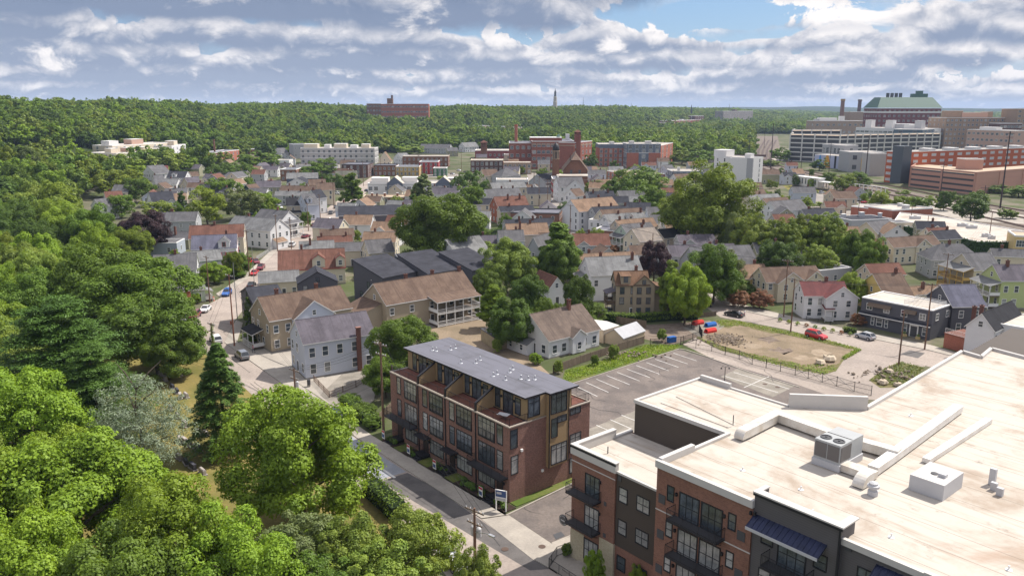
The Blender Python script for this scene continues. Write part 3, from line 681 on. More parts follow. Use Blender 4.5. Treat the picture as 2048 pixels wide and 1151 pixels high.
def terrace():
    t = thing('brick_terrace', 'four-storey plum brick terrace with a dark flat roof and ochre clad top floor', 'terrace', RO, RZ)
    b = MB(br_dark, coping, black); D = 13.9; b.box(-27.5, 0, 0, 0, D, 9.96)
    b.build('wall', t)
    k = MB(paint('pale edge', (.36, .31, .26)), deck); k.ring([(-27.58, -.08), (.08, -.08), (.08, D + .08), (-27.58, D + .08)], 9.97, 10.12, .30)
    k.poly([(-27.3, .2, 9.99), (-.2, .2, 9.99), (-.2, D - .2, 9.99), (-27.3, D - .2, 9.99)], 1)
    k.build('terrace_deck', t)
    u = MB(sid_tan, black); u.box(-27.2, 3., 9.9, -.06, 10.5, 12.95); u.box(-27.3, 2.92, 9.95, .0, 3.0, 10.1, 1); u.build('top_storey', t)
    u = MB(black); u.box(-.03, 2.6, 9.98, .035, 6.0, 10.12); u.build('band', t)
    bay = MB(sid_tan, black); bay.box(.0, 6.05, 3.1, .62, 9.4, 12.98)
    for y in (6.0, 9.35): bay.box(.56, y, 3.1, .68, y + .1, 12.98, 1)
    by = bay.build('bay', t)
    rf = MB(roof_gy, black); rf.prism([(-27.75, 2.55), (-.05, 2.55), (-.05, 5.95), (.85, 5.95), (.85, 10.95), (-27.75, 10.95)], 13.0, 13.22, 1, 0)
    rfo = rf.build('roof', t)
    for x, y in [(-23.8, 5.1), (-23.1, 5.3), (-22.3, 7.3), (-22.5, 8.3), (-16.2, 4.7), (-14.9, 6.3), (-15.6, 7.6), (-9., 4.7), (-9.3, 5.6), (-6.8, 5.0), (-8.8, 7.4), (-9.5, 8.5), (-5.8, 6.8), (-4.9, 7.3), (-4.5, 8.1)]:
        m = MB(steel, dgrey); m.lathe([(.26, 13.22), (.22, 13.25), (.06, 13.28), (.06, 13.62), (.11, 13.65), (.11, 13.74), (.04, 13.78)], 8, 0, (x, y)); m.build('roof_vent', rfo)
    B = black
    units = [((-25.15, .9), (-22.1, 3.0)), ((-18.4, 1.0), (-15.7, 3.1)), ((-12.0, 1.0), (-9.3, 3.2)), ((-1.85, 1.05), (-4.55, 3.25))]
    def W(x, z, wd, h, y=0., rz=0., pane=None, par=t):
        w_ = put('window', window_mesh(wd, h, B, pane or glass, 'black'), par, (x, y, z), rz)
        return w_
    for i, (na, wi) in enumerate(units):
        for lv, z in enumerate((7.3, 3.9)):
            W(na[0], z + .05, na[1], 2.4, pane=glass_pale if (i + lv) % 2 == 0 else glass); w_ = W(wi[0], z - .1, wi[1], 2.55, pane=glass_pale if (i * 3 + lv) % 4 < 2 else glass)
            if not (lv == 1 and i in (0, 3)): railing(w_, [(-wi[1] / 2, -.10), (wi[1] / 2, -.10)], .05, 1.0, .13, 'juliet_rail')
        W(wi[0], .95, wi[1], 1.85, pane=glass_pale)
        dx = na[0]; d = MB(mat('dark door', (.05, .032, .026), .5), black, lgrey); d.box(-.5, -.05, .55, .5, .02, 2.75).box(-.62, -.07, .5, -.5, .02, 2.85, 1).box(.5, -.07, .5, .62, .02, 2.85, 1); d.build('door', t, (dx, 0, 0))
        s = MB(black, g_conc); s.box(-.95, -1.5, 0, .95, 0, .5); s.box(-.95, -1.9, 0, .95, -1.5, .32).box(-.95, -2.3, 0, .95, -1.9, .16)
        so = s.build('steps', t, (dx, 0, 0)); railing(so, [(-.95, -2.2), (-.95, 0)], .45, .9, .3); railing(so, [(.95, -2.2), (.95, 0)], .45, .9, .3)
        wall_lamp(t, dx + .85, 0, 2.3)
        if i in (1, 2):
            c = MB(black); c.box(dx - 1.35, -1.25, 2.95, dx + 1.35, 0, 3.08); c.tube((dx - 1.2, -1.15, 3.05), (dx - 1.2, 0, 3.7), .03).tube((dx + 1.2, -1.15, 3.05), (dx + 1.2, 0, 3.7), .03); c.build('canopy', t)
    balcony(t, -27.5, -20.45, 0, 3.55, 1.3); balcony(t, -7.1, -.3, 0, 3.3, 1.3)
    for x in (-20.1, -13.5, -6.75): MB(black).box(x - .07, -.12, .1, x + .07, 0, 9.9).build('downpipe', t)
    for x in (-27.1, -26.35): MB(black).box(x - .02, -.02, 9.9, x + .02, 0, 10.0).build('bracket', t) if False else None
    # top storey: doors, windows, partition screens and rails
    for x0 in (-25.4, -18.95, -12.5, -5.95):
        W(x0, 10.35, .9, 2.35, 3.0, pane=glass); W(x0 + 2.1, 10.15, 1.8, 2.5, 3.0); W(x0 + 4.0, 10.5, .95, 2.0, 3.0, pane=glass); wall_lamp(t, x0 + .85, 3.0, 12.0); wall_lamp(t, x0 + 3.3, 3.0, 12.0)
    for x in (-20.2, -13.6, -6.9):
        s = MB(sid_tan, black); s.ext([(.15, 9.9), (3.0, 9.9), (3.0, 12.6), (.15, 11.1)], 'x', x - .09, x + .09); s.ext([(.05, 11.08), (3.0, 12.6), (3.0, 12.78), (.05, 11.26)], 'x', x - .16, x + .16, 1); s.box(x - .16, .02, 9.4, x + .16, .18, 11.2, 1); s.build('partition', t)
    railing(t, [(-27.4, 3.), (-27.4, .12), (-.12, .12), (-.12, 3.0)], 10.15, .95, .2); railing(t, [(-.12, 10.6), (-.12, D - .1), (-27.4, D - .1)], 10.15, 1.1, .2)
    tb = MB(lgrey, black)
    rr = math.pi / 2
    W(.75, 7.25, 1.1, 2.3, 0, 0) if False else None
    for y, z, wd, h, x in [(.7, 7.25, 1.0, 2.3, 0), (.8, 3.8, 1.0, 2.3, 0), (4.0, 10.6, 1.8, 2.3, -.06), (7.65, 10.4, 2.6, 2.4, .62), (6.9, 7.2, .95, 2.4, .62), (8.2, 9.0, 1.5, .7, .62), (7.75, 3.5, 2.6, 2.5, .62), (11.2, 9.1, 1.75, .7, 0), (11.3, 3.9, 1.85, 2.3, 0), (11.3, .9, 1.85, 2.0, 0)]:
        W(x, z, wd, h, y, rr, pane=glass_pale if z < 7 and h > 1 else glass, par=by if x > .5 else t)
    for y, z in ((1.9, 6.6), (5.4, 2.8)): MB(white).box(-.15, -.22, -.15, .15, 0, .15).build('wall_lamp', t, (0, y, z), rr)
    return t
TER = terrace()
# outdoor table on the end terrace
tb = thing('bistro_table', 'small pale square table on the end roof terrace of the brick terrace', 'table', locw(RO, -2.7, 1.3, 9.9), RZ + .4)
MB(lgrey).box(-.75, -.45, .72, .75, .45, .77).build('table_top', tb); MB(black).tube((-.6, -.3, 0), (.6, .3, .72), .03).tube((.6, -.3, 0), (-.6, .3, .72), .03).build('leg', tb)
# front gardens
leaf_hedge = leafmat('shrub leaves', (.085, .14, .022), (.04, .075, .012), .5); mulch = mat('mulch', (.055, .035, .025), .98, 'world', .4, 2., (.03, .02, .015))
def leafball(b, c, r, n, sz, rng, m=0, flat=1.):
    for _ in range(n):
        d = Vector((rng.gauss(0, 1), rng.gauss(0, 1), rng.gauss(0, 1))).normalized()
        if d.z < -.4: d.z = -d.z
        p = Vector(c) + Vector((d.x * r, d.y * r, d.z * r * flat)) * rng.uniform(.75, 1.05); nn = (d + Vector((rng.gauss(0, .5), rng.gauss(0, .5), .4 + rng.gauss(0, .4)))).normalized()
        a = nn.orthogonal().normalized() * sz * rng.uniform(.6, 1.2); q = nn.cross(a) * .8
        b.poly([p - a, p - q, p + a, p + q], m)
rng = random.Random(5)
gi = 0
PLOT = ['bed nearest the utility pole', 'bed left of the second doorway', 'bed between the two small canopies', 'bed below the right-hand windows', 'corner bed behind the white sales board']
for (x0, x1) in ((-26.3, -23.9), (-20.9, -18.5), (-14.4, -11.6), (-8.4, -3.2), (-1.2, 1.2)):
    bed = MB(mulch); p4 = [locw(RO, x, y) for x, y in ((x0 - .5, -2.3), (x1 + .3, -2.3), (x1 + .3, -.2), (x0 - .5, -.2))]; bed.prism([(q.x, q.y) for q in p4], 0, .12); o = bed.build('planting_bed'); o['kind'] = 'structure'
    n = max(3, int((x1 - x0) * 1.6))
    for i in range(n):
        r = rng.uniform(.3, .5); c = locw(RO, x0 + (x1 - x0) * (i + .5) / n + rng.uniform(-.15, .15), -rng.uniform(.7, 1.8), .12); s = thing('shrub', 'low green shrub in the mulched ' + PLOT[gi], 'shrub', c, group='shrubs in the terrace beds')
        m = MB(leaf_hedge); leafball(m, (0, 0, r * .7), r, 160, .11, rng); m.build('foliage', s); MB(bark).tube((0, 0, 0), (0, 0, r), .04).build('stem', s)
    gi += 1
for x0, x1 in ((-27.5, 0.4),):
    lw = [locw(RO, x, y, .14) for x, y in ((x0, -2.6), (x1, -2.6), (x1, 0), (x0, 0))]; b = MB(g_grass); b.poly([(q.x, q.y, .05) for q in lw]); o = b.build('grass_strip'); o['kind'] = 'structure'
for dx in (-25.15, -18.4, -12.0, -1.85):
    b = MB(g_conc); q = [locw(RO, x, y) for x, y in ((dx - .95, -2.7), (dx + .95, -2.7), (dx + .95, -.1), (dx - .95, -.1))]; b.prism([(v.x, v.y) for v in q], 0, .15); o = b.build('path'); o['kind'] = 'structure'
    if dx < -20: continue
side_strip = MB(g_grass); q = [locw(RO, x, y) for x, y in ((0, .1), (1.25, .1), (1.25, 14), (0, 14))]; side_strip.prism([(v.x, v.y) for v in q], 0, .1); o = side_strip.build('grass_strip'); o['kind'] = 'structure'
# sale boards on the railings, one per house, and the big board on two posts
red = paint('sign red', (.45, .03, .035), .5); blue = paint('sign blue', (.05, .09, .22), .5)
for i, dx in enumerate((-25.15, -18.4, -12.0, -1.85)):
    s = thing('sale_sign', 'small red topped sale sign by the ' + ['farthest terrace door', 'terrace door left of the first canopy', 'terrace door under the second canopy', 'terrace door nearest the corner'][i], 'sign', locw(RO, dx - .95, -2.35, .15), RZ, 'sale signs in front of the terrace')
    m = MB(white, red, blue); m.box(-.35, -.03, .5, .35, .03, 1.75); m.box(-.35, -.04, 1.45, .35, .04, 1.74, 1); m.box(-.28, -.04, .7, .28, .04, 1.2, 2); m.build('board', s); MB(dgrey).tube((-.3, 0, 0), (-.3, 0, .6), .03).tube((.3, 0, 0), (.3, 0, .6), .03).build('post', s)
s = thing('sale_board', 'white two-post board with a blue picture panel at the terrace corner', 'sign', locw(RO, .9, -2.1, .1), RZ + .5)
m = MB(white, blue, lgrey, red); m.box(-.75, -.05, 1.35, .75, .05, 2.75); m.box(-.68, -.065, 1.85, .68, .065, 2.68, 1); m.box(-.6, -.075, 1.42, .6, .075, 1.72, 2); m.box(-.55, -.075, 2.2, .1, .075, 2.5, 2); m.build('panel', s)
for x in (-.7, .58): MB(white).box(x, -.06, 0, x + .12, .06, 2.75).build('post', s)

# ------------------------------------------------------------------ the white-roofed apartment building
def apartments():
    t = thing('apartment_building', 'large red brick and dark clad apartment building with a wide white flat roof', 'apartment building', AO, RZ)
    stone = mat('stone veneer', (.46, .38, .27), .9, 'brick', .3, 1, (.36, .29, .20)); B = black
    w = MB(br_red, stone); w.box(0, 0, 0, 6.2, 9.2, 12.2); w.box(-.04, -.05, 0, 2.0, .4, 3.5, 1); w.box(4.25, -.05, 0, 6.24, .4, 4.3, 1); w.build('corner_wall', t)
    w = MB(sid_dk, br_red); w.box(6.2, .2, 4.2, 13, 9.2, 12.2); w.box(6.2, .22, 0, 13, 9.2, 4.2, 1); w.build('recessed_wall', t)
    w = MB(br_red); w.box(13, -1.9, 0, 23.05, 8.9, 16.02); w.build('middle_wall', t)
    w = MB(sid_gy); w.box(23.05, -1.72, 0, 30.5, 8.9, 16.02); w.box(23.05, -1.72, 16.02, 30.5, -1.3, 17.35); w.box(30.1, -1.3, 16.02, 30.5, .4, 17.35); w.box(23.05, -1.3, 16.02, 23.4, -.2, 17.35); w.build('grey_wall', t)
    w = MB(sid_gy, br_red); w.box(30.5, -1.35, 0, 36.6, 8.9, 16.02); w.box(36.6, -1.6, 0, 62, 8.9, 16.02, 1); w.build('right_wall', t)
    w = MB(sid_dk); w.prism([(.8, 8.9), (62, 8.95), (62, 75), (16.4, 75), (17.9, 38), (18.6, 26.2), (12.7, 20.5), (.8, 20.5)], 0, 16.05); w.build('rear_wall', t)
    # roofs
    r = MB(roof_wh); r.poly([(.4, .4, 12.22), (13, .6, 12.22), (13, 8.9, 12.22), (.4, 8.9, 12.22)]); r.build('lower_roof', t)
    OUT = [(.8, 8.9), (13.0, 8.9), (13.0, -1.9), (23.05, -1.9), (23.05, -1.5), (36.6, -1.5), (36.6, -1.6), (62, -1.6), (62, 59.8), (23.5, 59.4), (18.8, 60.4), (19.4, 55.3), (16.8, 56.0), (17.9, 38), (18.6, 26.2), (12.7, 20.5), (.8, 20.5)]
    r = MB(roof_wh, coping); r.poly([(x, y, 16.08) for x, y in OUT]); ro = r.build('roof', t)
    if ro.data.polygons[0].normal.z < 0: ro.data.flip_normals()
    # parapets
    c = MB(coping, br_red, sid_dk, B)
    c.box(-.14, -.14, 12.2, 6.3, .36, 13.2).box(-.14, .36, 12.2, .36, 6.4, 13.2).box(-.14, 6.4, 12.2, .36, 9.2, 12.45).box(6.3, .06, 12.2, 13, .36, 12.42)
    c.box(-.16, -.16, 13.2, 6.34, .4, 13.3).box(-.16, .4, 13.2, .4, 6.44, 13.3)
    c.box(-.18, -.17, 12.95, 6.36, -.14, 13.19, 3)
    c.box(12.85, -2.05, 15.95, 23.1, -1.6, 16.62).box(12.85, -1.6, 16.1, 13.3, 3.2, 16.75).box(12.9, 3.2, 16.1, 13.25, 9.0, 16.35)
    c.box(.65, 8.8, 15.9, 12.9, 9.1, 16.3).box(.65, 9.1, 15.9, 1.0, 20.6, 16.3).box(1.0, 20.3, 15.9, 5.2, 20.7, 16.7).box(5.2, 20.4, 15.9, 12.7, 20.7, 16.25)
    c.box(23.0, -1.95, 17.35, 30.75, -1.2, 17.47).box(30.1, -1.2, 17.35, 30.75, .5, 17.47).box(23.0, -1.2, 17.35, 23.45, -.15, 17.47).box(23.0, -1.9, 17.1, 30.7, -1.74, 17.34, 3)
    c.box(30.5, -1.6, 15.9, 36.6, -1.25, 16.42).box(36.6, -1.8, 15.9, 62, -1.4, 16.62)
    for A, D in (((18.6, 26.2), (17.9, 38)), ((17.9, 38), (16.8, 56)), ((16.8, 56), (19.4, 55.3)), ((19.4, 55.3), (18.8, 60.4)), ((18.8, 60.4), (23.5, 59.4)), ((23.5, 59.4), (62, 59.8))):
        A, D = Vector(A), Vector(D); n = Vector((-(D - A).y, (D - A).x)).normalized() * .2
        c.prism([tuple(A - n), tuple(D - n), tuple(D + n), tuple(A + n)], 15.8, 16.45)
    A, D = Vector((12.7, 20.5)), Vector((18.6, 26.2)); n = Vector((-(D - A).y, (D - A).x)).normalized()
    c.prism([tuple(A - n * .2), tuple(D - n * .2), tuple(D + n * .2), tuple(A + n * .2)], 15.8, 17.6); c.build('parapet', t)
    def W(x, y, z, wd, h, pane=None, style='grid'): return put('window', window_mesh(wd, h, B, pane or glass, style), t, (x, y, z))
    green = glass
    for k, z in enumerate((8.35, 4.8, .9)):                     # corner volume
        W(3.05, 0, z + .05, 1.9, 2.25, glass_pale if k else glass); 
        if z > 2: balcony(t, .35, 4.35, 0, z, 1.3); wall_lamp(t, 4.2, 0, z + 2.1)
        if z > 2: MB(dgrey).box(4.75, -.04, z - .25, 5.1, .02, z + .2).build('wall_vent', t)
    for x, wd in ((7.15, 1.0), (9.75, 1.5)):
        for k, z in enumerate((9.35, 5.8, 1.75)): W(x, .2, z, wd, 1.45, glass_pale if k < 2 else glass)
    MB(dgrey).box(6.4, .15, 11.45, 6.85, .22, 12.0).build('wall_vent', t)
    for z in (12.05, 8.5, 4.95, 1.4):                            # middle volume
        W(16.75, -1.9, z + .05, 2.0, 2.35, glass if z > 12 else glass_pale); W(19.15, -1.9, z + .05, 2.05, 2.35, glass if z > 12 else glass_pale); balcony(t, 15.2, 20.6, -1.9, z, 1.25)
        for x in (14.65, 21.2): W(x, -1.9, z + 1.2, .62, 1.35, glass if z > 12 else glass_pale)
        for x in (13.7, 22.15): MB(dgrey).box(x - .38, -1.96, z + .55, x + .38, -1.88, z + 1.4).build('wall_vent', t)
        for x in (15.35, 20.45): wall_lamp(t, x, -1.9, z + 2.1)
    MB(coping).box(13, -1.94, 11.78, 23.1, -1.88, 11.88).build('band', t); MB(coping).box(-.03, -.03, 11.4, 6.2, .02, 11.5).build('band', t)
    for z in (11.9, 8.35, 4.8, 1.3):                             # grey volume
        W(26.7, -1.72, z, 2.3, 2.5); balcony(t, 24.75, 28.7, -1.72, z, 1.3)
        for x in (24.45, 29.1): W(x, -1.72, z + 1.35, .95, 1.15, glass if z > 11 else glass_pale)
        W(32.5, -1.35, z + 1.3, 1.2, 1.4); W(35.0, -1.35, z, 2.0, 2.4); balcony(t, 33.6, 36.2, -1.35, z, 1.2)
        for x in (40., 44., 49., 54., 58.): W(x, -1.6, z + .6, 1.6, 1.7)
    navy = mat('navy awning metal', (.025, .032, .075), .35, 'plain', .3, 1., (.012, .015, .03), metal=.3)
    for x0, x1, y in ((23.2, 29.5, -1.72), (33.2, 36.4, -1.35)):
        a = MB(navy, lgrey); a.ext([(y - 1.3, 14.75), (y, 15.45), (y, 15.3), (y - 1.3, 14.6)], 'x', x0, x1); a.box(x0, y - 1.36, 14.55, x1, y - 1.3, 14.8, 1)
        n = int((x1 - x0) / .45)
        for i in range(n + 1): x = x0 + (x1 - x0) * i / n; a.ext([(y - 1.3, 14.79), (y, 15.5), (y, 15.45), (y - 1.3, 14.74)], 'x', x - .02, x + .02)
        a.build('awning', t)
    MB(black).box(30.42, -1.9, .1, 30.58, -1.74, 17.1).build('downpipe', t); MB(dgrey).box(30.75, -1.45, 15.55, 31.25, -1.33, 16.0).build('wall_vent', t)
    for x, z in ((23.35, 15.6), (22.95, 15.5)): wall_lamp(t, x, -1.9, z)
    # things fixed to the roof
    def duct(pts, wd, z0, z1, m, name='duct'):
        b = MB(m)
        for A, D in zip(pts, pts[1:]):
            A, D = Vector(A), Vector(D); d = (D - A).normalized(); n = Vector((-d.y, d.x)) * wd / 2; D2 = D + d * wd / 2
            b.prism([tuple(A - n), tuple(D2 - n), tuple(D2 + n), tuple(A + n)], z0 + .002 * len(b.f) * .1, z1 + .0005 * len(b.f))
        return b.build(name, ro)
    alu = mat('foil duct', (.66, .64, .60), .42, 'plain', .35, .8, (.46, .40, .32), metal=.25); wrap = mat('wrapped duct', (.70, .68, .64), .7, 'plain', .25, .6, (.50, .44, .38))
    duct([(14.5, 10.0), (14.2, 15.7), (20.5, 15.3), (26.2, 16.0)], 1.05, 16.3, 17.15, alu)
    e = MB(alu); e.ext([(9.2 + .75 * math.cos(R(a)), 16.3 + .85 * math.sin(R(a))) for a in range(90, 181, 15)] + [(10.0, 16.3), (10.0, 17.15)], 'x', 14.0, 15.05); e.build('duct_elbow', ro)
    duct([(26.6, 11.2), (26.4, 15.0), (25.3, 32.5)], .95, 16.25, 16.95, wrap); duct([(28.6, 17.3), (28.5, 32.0)], .7, 16.15, 16.6, wrap)
    duct([(24.4, 10.2), (26.6, 10.2)], 1.3, 16.2, 16.85, alu)
    e = MB(alu); e.ext([(8.9 + 1.2 * math.cos(R(a)), 16.2 + 1.0 * math.sin(R(a))) for a in range(90, 181, 15)] + [(9.6, 16.2), (9.6, 17.2)], 'x', 26.5, 27.5); e.build('duct_elbow', ro)
    unit = paint('unit grey', (.36, .37, .37), .45); grille = paint('grille', (.13, .12, .115), .6)
    h = MB(unit, grille, dgrey, lgrey); h.box(21.8, 9.3, 16.1, 24.5, 13.6, 16.75, 3); h.box(21.9, 9.4, 16.75, 24.4, 13.5, 18.6)
    h.box(21.98, 9.36, 17.0, 23.1, 9.41, 18.4, 1).box(23.2, 9.36, 17.0, 24.3, 9.41, 18.4, 1); h.box(24.39, 9.5, 17.0, 24.44, 11.3, 18.4, 1); h.box(21.86, 9.5, 17.0, 21.91, 11.0, 18.4, 1)
    for x in (22.5, 23.75): h.lathe([(.52, 18.6), (.52, 18.68), (.40, 18.69), (.40, 18.63), (.10, 18.64), (.10, 18.72)], 14, 2, (x, 10.3))
    h.box(21.95, 11.5, 18.6, 24.35, 11.56, 18.64, 1); h.build('air_handler', ro)
    bx = MB(lgrey, coping, dgrey); bx.box(29.9, 10.9, 16.1, 32.7, 14.8, 17.5, 0, 1); bx.lathe([(.3, 17.5), (.3, 17.56), (.05, 17.58)], 10, 2, (31.2, 12.6)); bx.box(31.6, 12.3, 17.5, 32.2, 12.8, 17.8); bx.build('roof_curb', ro)
    v = MB(lgrey, dgrey); v.lathe([(.42, 16.1), (.42, 16.5), (.30, 16.55), (.30, 16.75), (.5, 16.8), (.5, 17.0), (.36, 17.05), (.36, 17.2), (.15, 17.3)], 12, 0, (28.4, 7.6)); v.build('exhaust_cap', ro)
    for x, y in ((18.6, 3.2), (26.8, .8), (32.6, 2.0), (24, 3.8), (40, 4), (22.5, 28), (38, 22)): MB(white, lgrey).lathe([(.26, 16.1), (.22, 16.13), (.07, 16.15), (.07, 16.42), (.02, 16.44)], 8, 0, (x, y)).build('roof_vent', ro)
    for x, y in ((33.9, 17.2), (34.4, 16.2), (35.1, 15.5)): MB(lgrey).box(x, y, 16.1, x + .5, y + .35, 16.1 + (1.5 if x < 34 else .7)).build('condenser', ro)
    MB(dgrey).tube((12., 11.2, 16.3), (12., 11.2, 17.3), .05).tube((2.5, 2.8, 12.2), (2.5, 2.8, 13.0), .06).build('vent_pipe', ro)
    b = MB(dgrey); b.tube((3., 10.6, 16.13), (12., 10.4, 16.13), .025, n=4).tube((2.8, 13.5, 16.13), (12., 11.4, 16.13), .025, n=4); b.build('cable', ro)
    # round sign on the corner
    sg = MB(mat('sign disc', (.10, .095, .10), .5), lgrey); sg.tube((-.95, -.32, 4.1), (-.95, -.18, 4.1), .62, n=24); sg.tube((-.95, -.33, 4.1), (-.95, -.325, 4.1), .54, n=24, m=1); sg.tube((-.95, -.34, 4.1), (-.95, -.33, 4.1), .48, n=24); sg.box(-.4, -.3, 4.05, 0, -.22, 4.15); sg.box(-1.25, -.352, 4.02, -.65, -.341, 4.14, 1); sg.build('round_sign', t)
    return t
APT = apartments()
# fenced patio and planting at the foot of its corner
fp = thing('patio_fence', 'black picket fence round the patio at the apartment corner', 'fence', AO, RZ)
railing(fp, [(-.6, 1.2), (-.9, -1.2), (.2, -3.4), (12.8, -3.6)], .1, 1.15, .13, 'railing')
b = MB(mulch); q = [locw(AO, x, y) for x, y in ((-.6, 0), (-.9, -1.2), (.2, -3.4), (13, -3.6), (13, .2))]; b.prism([(v.x, v.y) for v in q], 0, .1); o = b.build('planting_bed'); o['kind'] = 'structure'
b = MB(g_conc); q = [locw(AO, x, y) for x, y in ((1.4, -2.6), (5.2, -2.8), (5.2, 0), (1.4, 0))]; b.prism([(v.x, v.y) for v in q], 0, .3); o = b.build('patio'); o['kind'] = 'structure'
# lamp post behind the lower roof
# ------------------------------------------------------------------ houses of the neighbourhood
Wh = siding('white', (.66, .655, .66)); Cr = siding('cream', (.60, .53, .41)); Gy = siding('grey', (.40, .405, .42)); Tn = siding('tan', (.345, .285, .205)); Ye = siding('yellow', (.62, .45, .17))
Lb = siding('pale blue', (.50, .53, .61)); Lm = siding('lime', (.46, .52, .24)); Ch = siding('charcoal', (.092, .092, .108)); Ol = siding('olive', (.30, .29, .20)); Bk = brick('house', (.30, .105, .06)); Gn = siding('pale green', (.42, .50, .41)); Dg = siding('dark green', (.04, .075, .055)); Tt = siding('light tan', (.50, .43, .34))
rG = shingle('grey', (.135, .132, .138)); rL = shingle('light grey', (.205, .205, .205)); rD = shingle('charcoal', (.050, .051, .062)); rB = shingle('brown', (.150, .105, .080), (.075, .050, .040)); rR = shingle('red brown', (.165, .082, .062)); rT = shingle('tan', (.245, .165, .115)); rS = shingle('slate', (.125, .125, .165)); rM = shingle('mottled', (.26, .22, .185), (.14, .125, .115)); rK = shingle('black', (.035, .035, .04)); rRed = shingle('red', (.165, .062, .060), (.10, .045, .045)); rP = shingle('purple grey', (.125, .112, .130))
redp = paint('shutter red', (.36, .03, .045)); brt = paint('brown trim', (.13, .09, .06))
HG = 'houses of the neighbourhood'
def H(*a, **k): k.setdefault('group', HG); return house(*a, **k)
def shutters(h, col):                                        # painted shutters beside the windows of the two camera-side walls
    for o in list(h['root'].children):
        if o.name.startswith('window'):
            m = MB(col); m.box(-.95, -.06, -.02, -.62, .0, 1.5).box(.62, -.06, -.02, .95, .0, 1.5); m.build('shutters', o)
# left of the left street
h = H('white house with dark slate roof, red shutters and a corner turret dormer', 'r', 381, 500, 474, 496, 469, 6.6, Wh, rS, chim=[(.78, .1)], frame=redp, extra=[(dormer, .72, -1, 3.2, .05, None, redp, rG)]); shutters(h, redp)
H('cream house with long red-brown roof behind the red-shuttered house', 'r', 376, 478, 488, 474, 449, 6.6, Cr, rR, chim=[(.45, 0)])
H('pale grey house with plain grey roof beside the copper beech', 'r', 327, 443, 392, 442, 423, 6.0, Gy, rG, chim=[(.15, .1)])
H('low olive house with grey roof and tall red chimney', 'r', 328, 478, 377, 479, 462, 3.4, Ol, rG, chim=[(.35, -.4, 1.6)])
H('white house with worn grey roof and steep white street gable', 'r', 304, 543, 394, 538, 507, 5.2, Wh, rG, chim=[(.5, 0, 1.)])
H('white house with green trim and pale grey roof behind a green tree', 'r', 372, 526, 446, 519, 501, 4.4, Wh, rL, trim=siding('green trim', (.10, .25, .14)), chim=[(.5, .2)])
H('narrow orange brick house with grey roof at the edge of the wood', 'r', 322, 590, 384, 579, 546, 7.0, Bk, rG, floors=2)
H('small pale green cottage with a white stepped front by the street', 'r', 383, 581, 412, 578, 562, 3.4, Gn, rL, extra=[(porch, 'x', .1, .9, 1.8, 2.4)])
H('white house with light grey roof and striped awnings at the crossing', 'r', 450, 455, 540, 463, 434, 6.4, Wh, rL, chim=[(.28, .1)], extra=[(wing, 'x', .1, .6, 2.2, 2.6, .5, rT)])
H('pale house with two-deck white porches next to the awning house', 'r', 503, 440, 560, 445, 419, 6.4, Wh, rG, chim=[(.6, 0)], extra=[(porch, 'x', .05, .95, 2.4, 2.7, 2)])
H('tan two-storey house with hipped dark porch roof near the bend', 'r', 572, 412, 602, 411, 395, 6.0, Tt, rK, chim=[(.5, .2)], extra=[(wing, '-y', .0, 1., 2.5, 3.2, .3)])
H('pale blue house with a blue dormer and grey roof on the left street', 'r', 613, 410, 640, 408, 387, 7.0, Lb, rG, extra=[(dormer, .3, -1, 2.2, .15)])
H('white gabled house with dark grey roof beside the pale blue house', 'r', 634, 397, 655, 395, 379, 7.2, Wh, rD, chim=[(.2, 0)])
H('tall cream house with tan roof at the end of the row on the left street', 'r', 634, 381, 671, 380, 365, 7.6, Cr, rB, chim=[(.3, 0)])
H('long tan-roofed house behind the white gables of the left street', 'r', 558, 381, 632, 382, 371, 6., Tt, rB, chim=[(.2, .1), (.7, .1)])
H('low grey-roofed house in front of the long tan roof', 'r', 548, 391, 622, 391, 382, 5., Gy, rL, chim=[(.35, .1), (.7, 0)])
H('white gable facing the viewer between grey roofs', 'g', 571, 368, 617, 368, 356, 5.5, Wh, rD, L=12)
H('dark blue-grey house with broad pale roof and two chimneys', 'r', 572, 357, 636, 356, 345, 6., siding('navy', (.09, .11, .16)), rL, chim=[(.85, .1)])
H('house with brown roof right of the white gable', 'r', 618, 372, 653, 371, 358, 6., Tt, rB, chim=[(.85, .1)])
H('greenish-roofed house before the tall brick shop row', 'r', 672, 353, 716, 352, 341, 6.5, Cr, shingle('moss', (.13, .13, .105)))
H('brown low roof house behind the pyramid tree', 'r', 668, 362, 705, 361, 350, 5.5, Tt, rB)
H('grey-roofed house with long ridge left of the blue-grey house', 'r', 512, 375, 562, 374, 361, 6., Ol, rP, chim=[(.6, 0)])
H('dark green gabled house with a brown roof among trees', 'g', 480, 383, 505, 385, 369, 5.2, Dg, rB, L=7)
H('white house with charcoal roof and side gable by the small cypress', 'r', 305, 408, 352, 405, 382, 6.2, Wh, rD, extra=[(cross_gable, .8, -1, 4.5, .3)])
H('cream house with grey roof at the wood edge', 'r', 221, 384, 256, 384, 369, 6., Cr, rG)
H('white house with brown roof beside the black flat extension', 'r', 212, 399, 248, 397, 382, 5.5, Wh, rR, chim=[(.3, .1)])
H('salmon-roofed white house behind the cypress', 'r', 348, 401, 374, 400, 386, 6., Wh, rT)
H('long grey-roofed house in the upper left cluster', 'r', 328, 388, 374, 387, 376, 5.5, Tt, rG, chim=[(.45, 0)])
H('large white gable house with three attic windows', 'g', 281, 345, 311, 348, 331, 6., Wh, rG, L=11)
H('cream house with maroon roof beside the large white gable', 'r', 306, 346, 338, 345, 331, 6., Cr, shingle('maroon', (.17, .065, .065)), chim=[(.3, .1)])
H('grey-roofed white house with small front gable below the maroon roof', 'r', 311, 368, 332, 367, 350, 6., Wh, rG, chim=[(.15, .1)])
H('white house with navy roof and a grey dormer', 'r', 332, 356, 370, 356, 342, 6., Wh, rD, extra=[(dormer, .4, -1, 2.6, .1)])
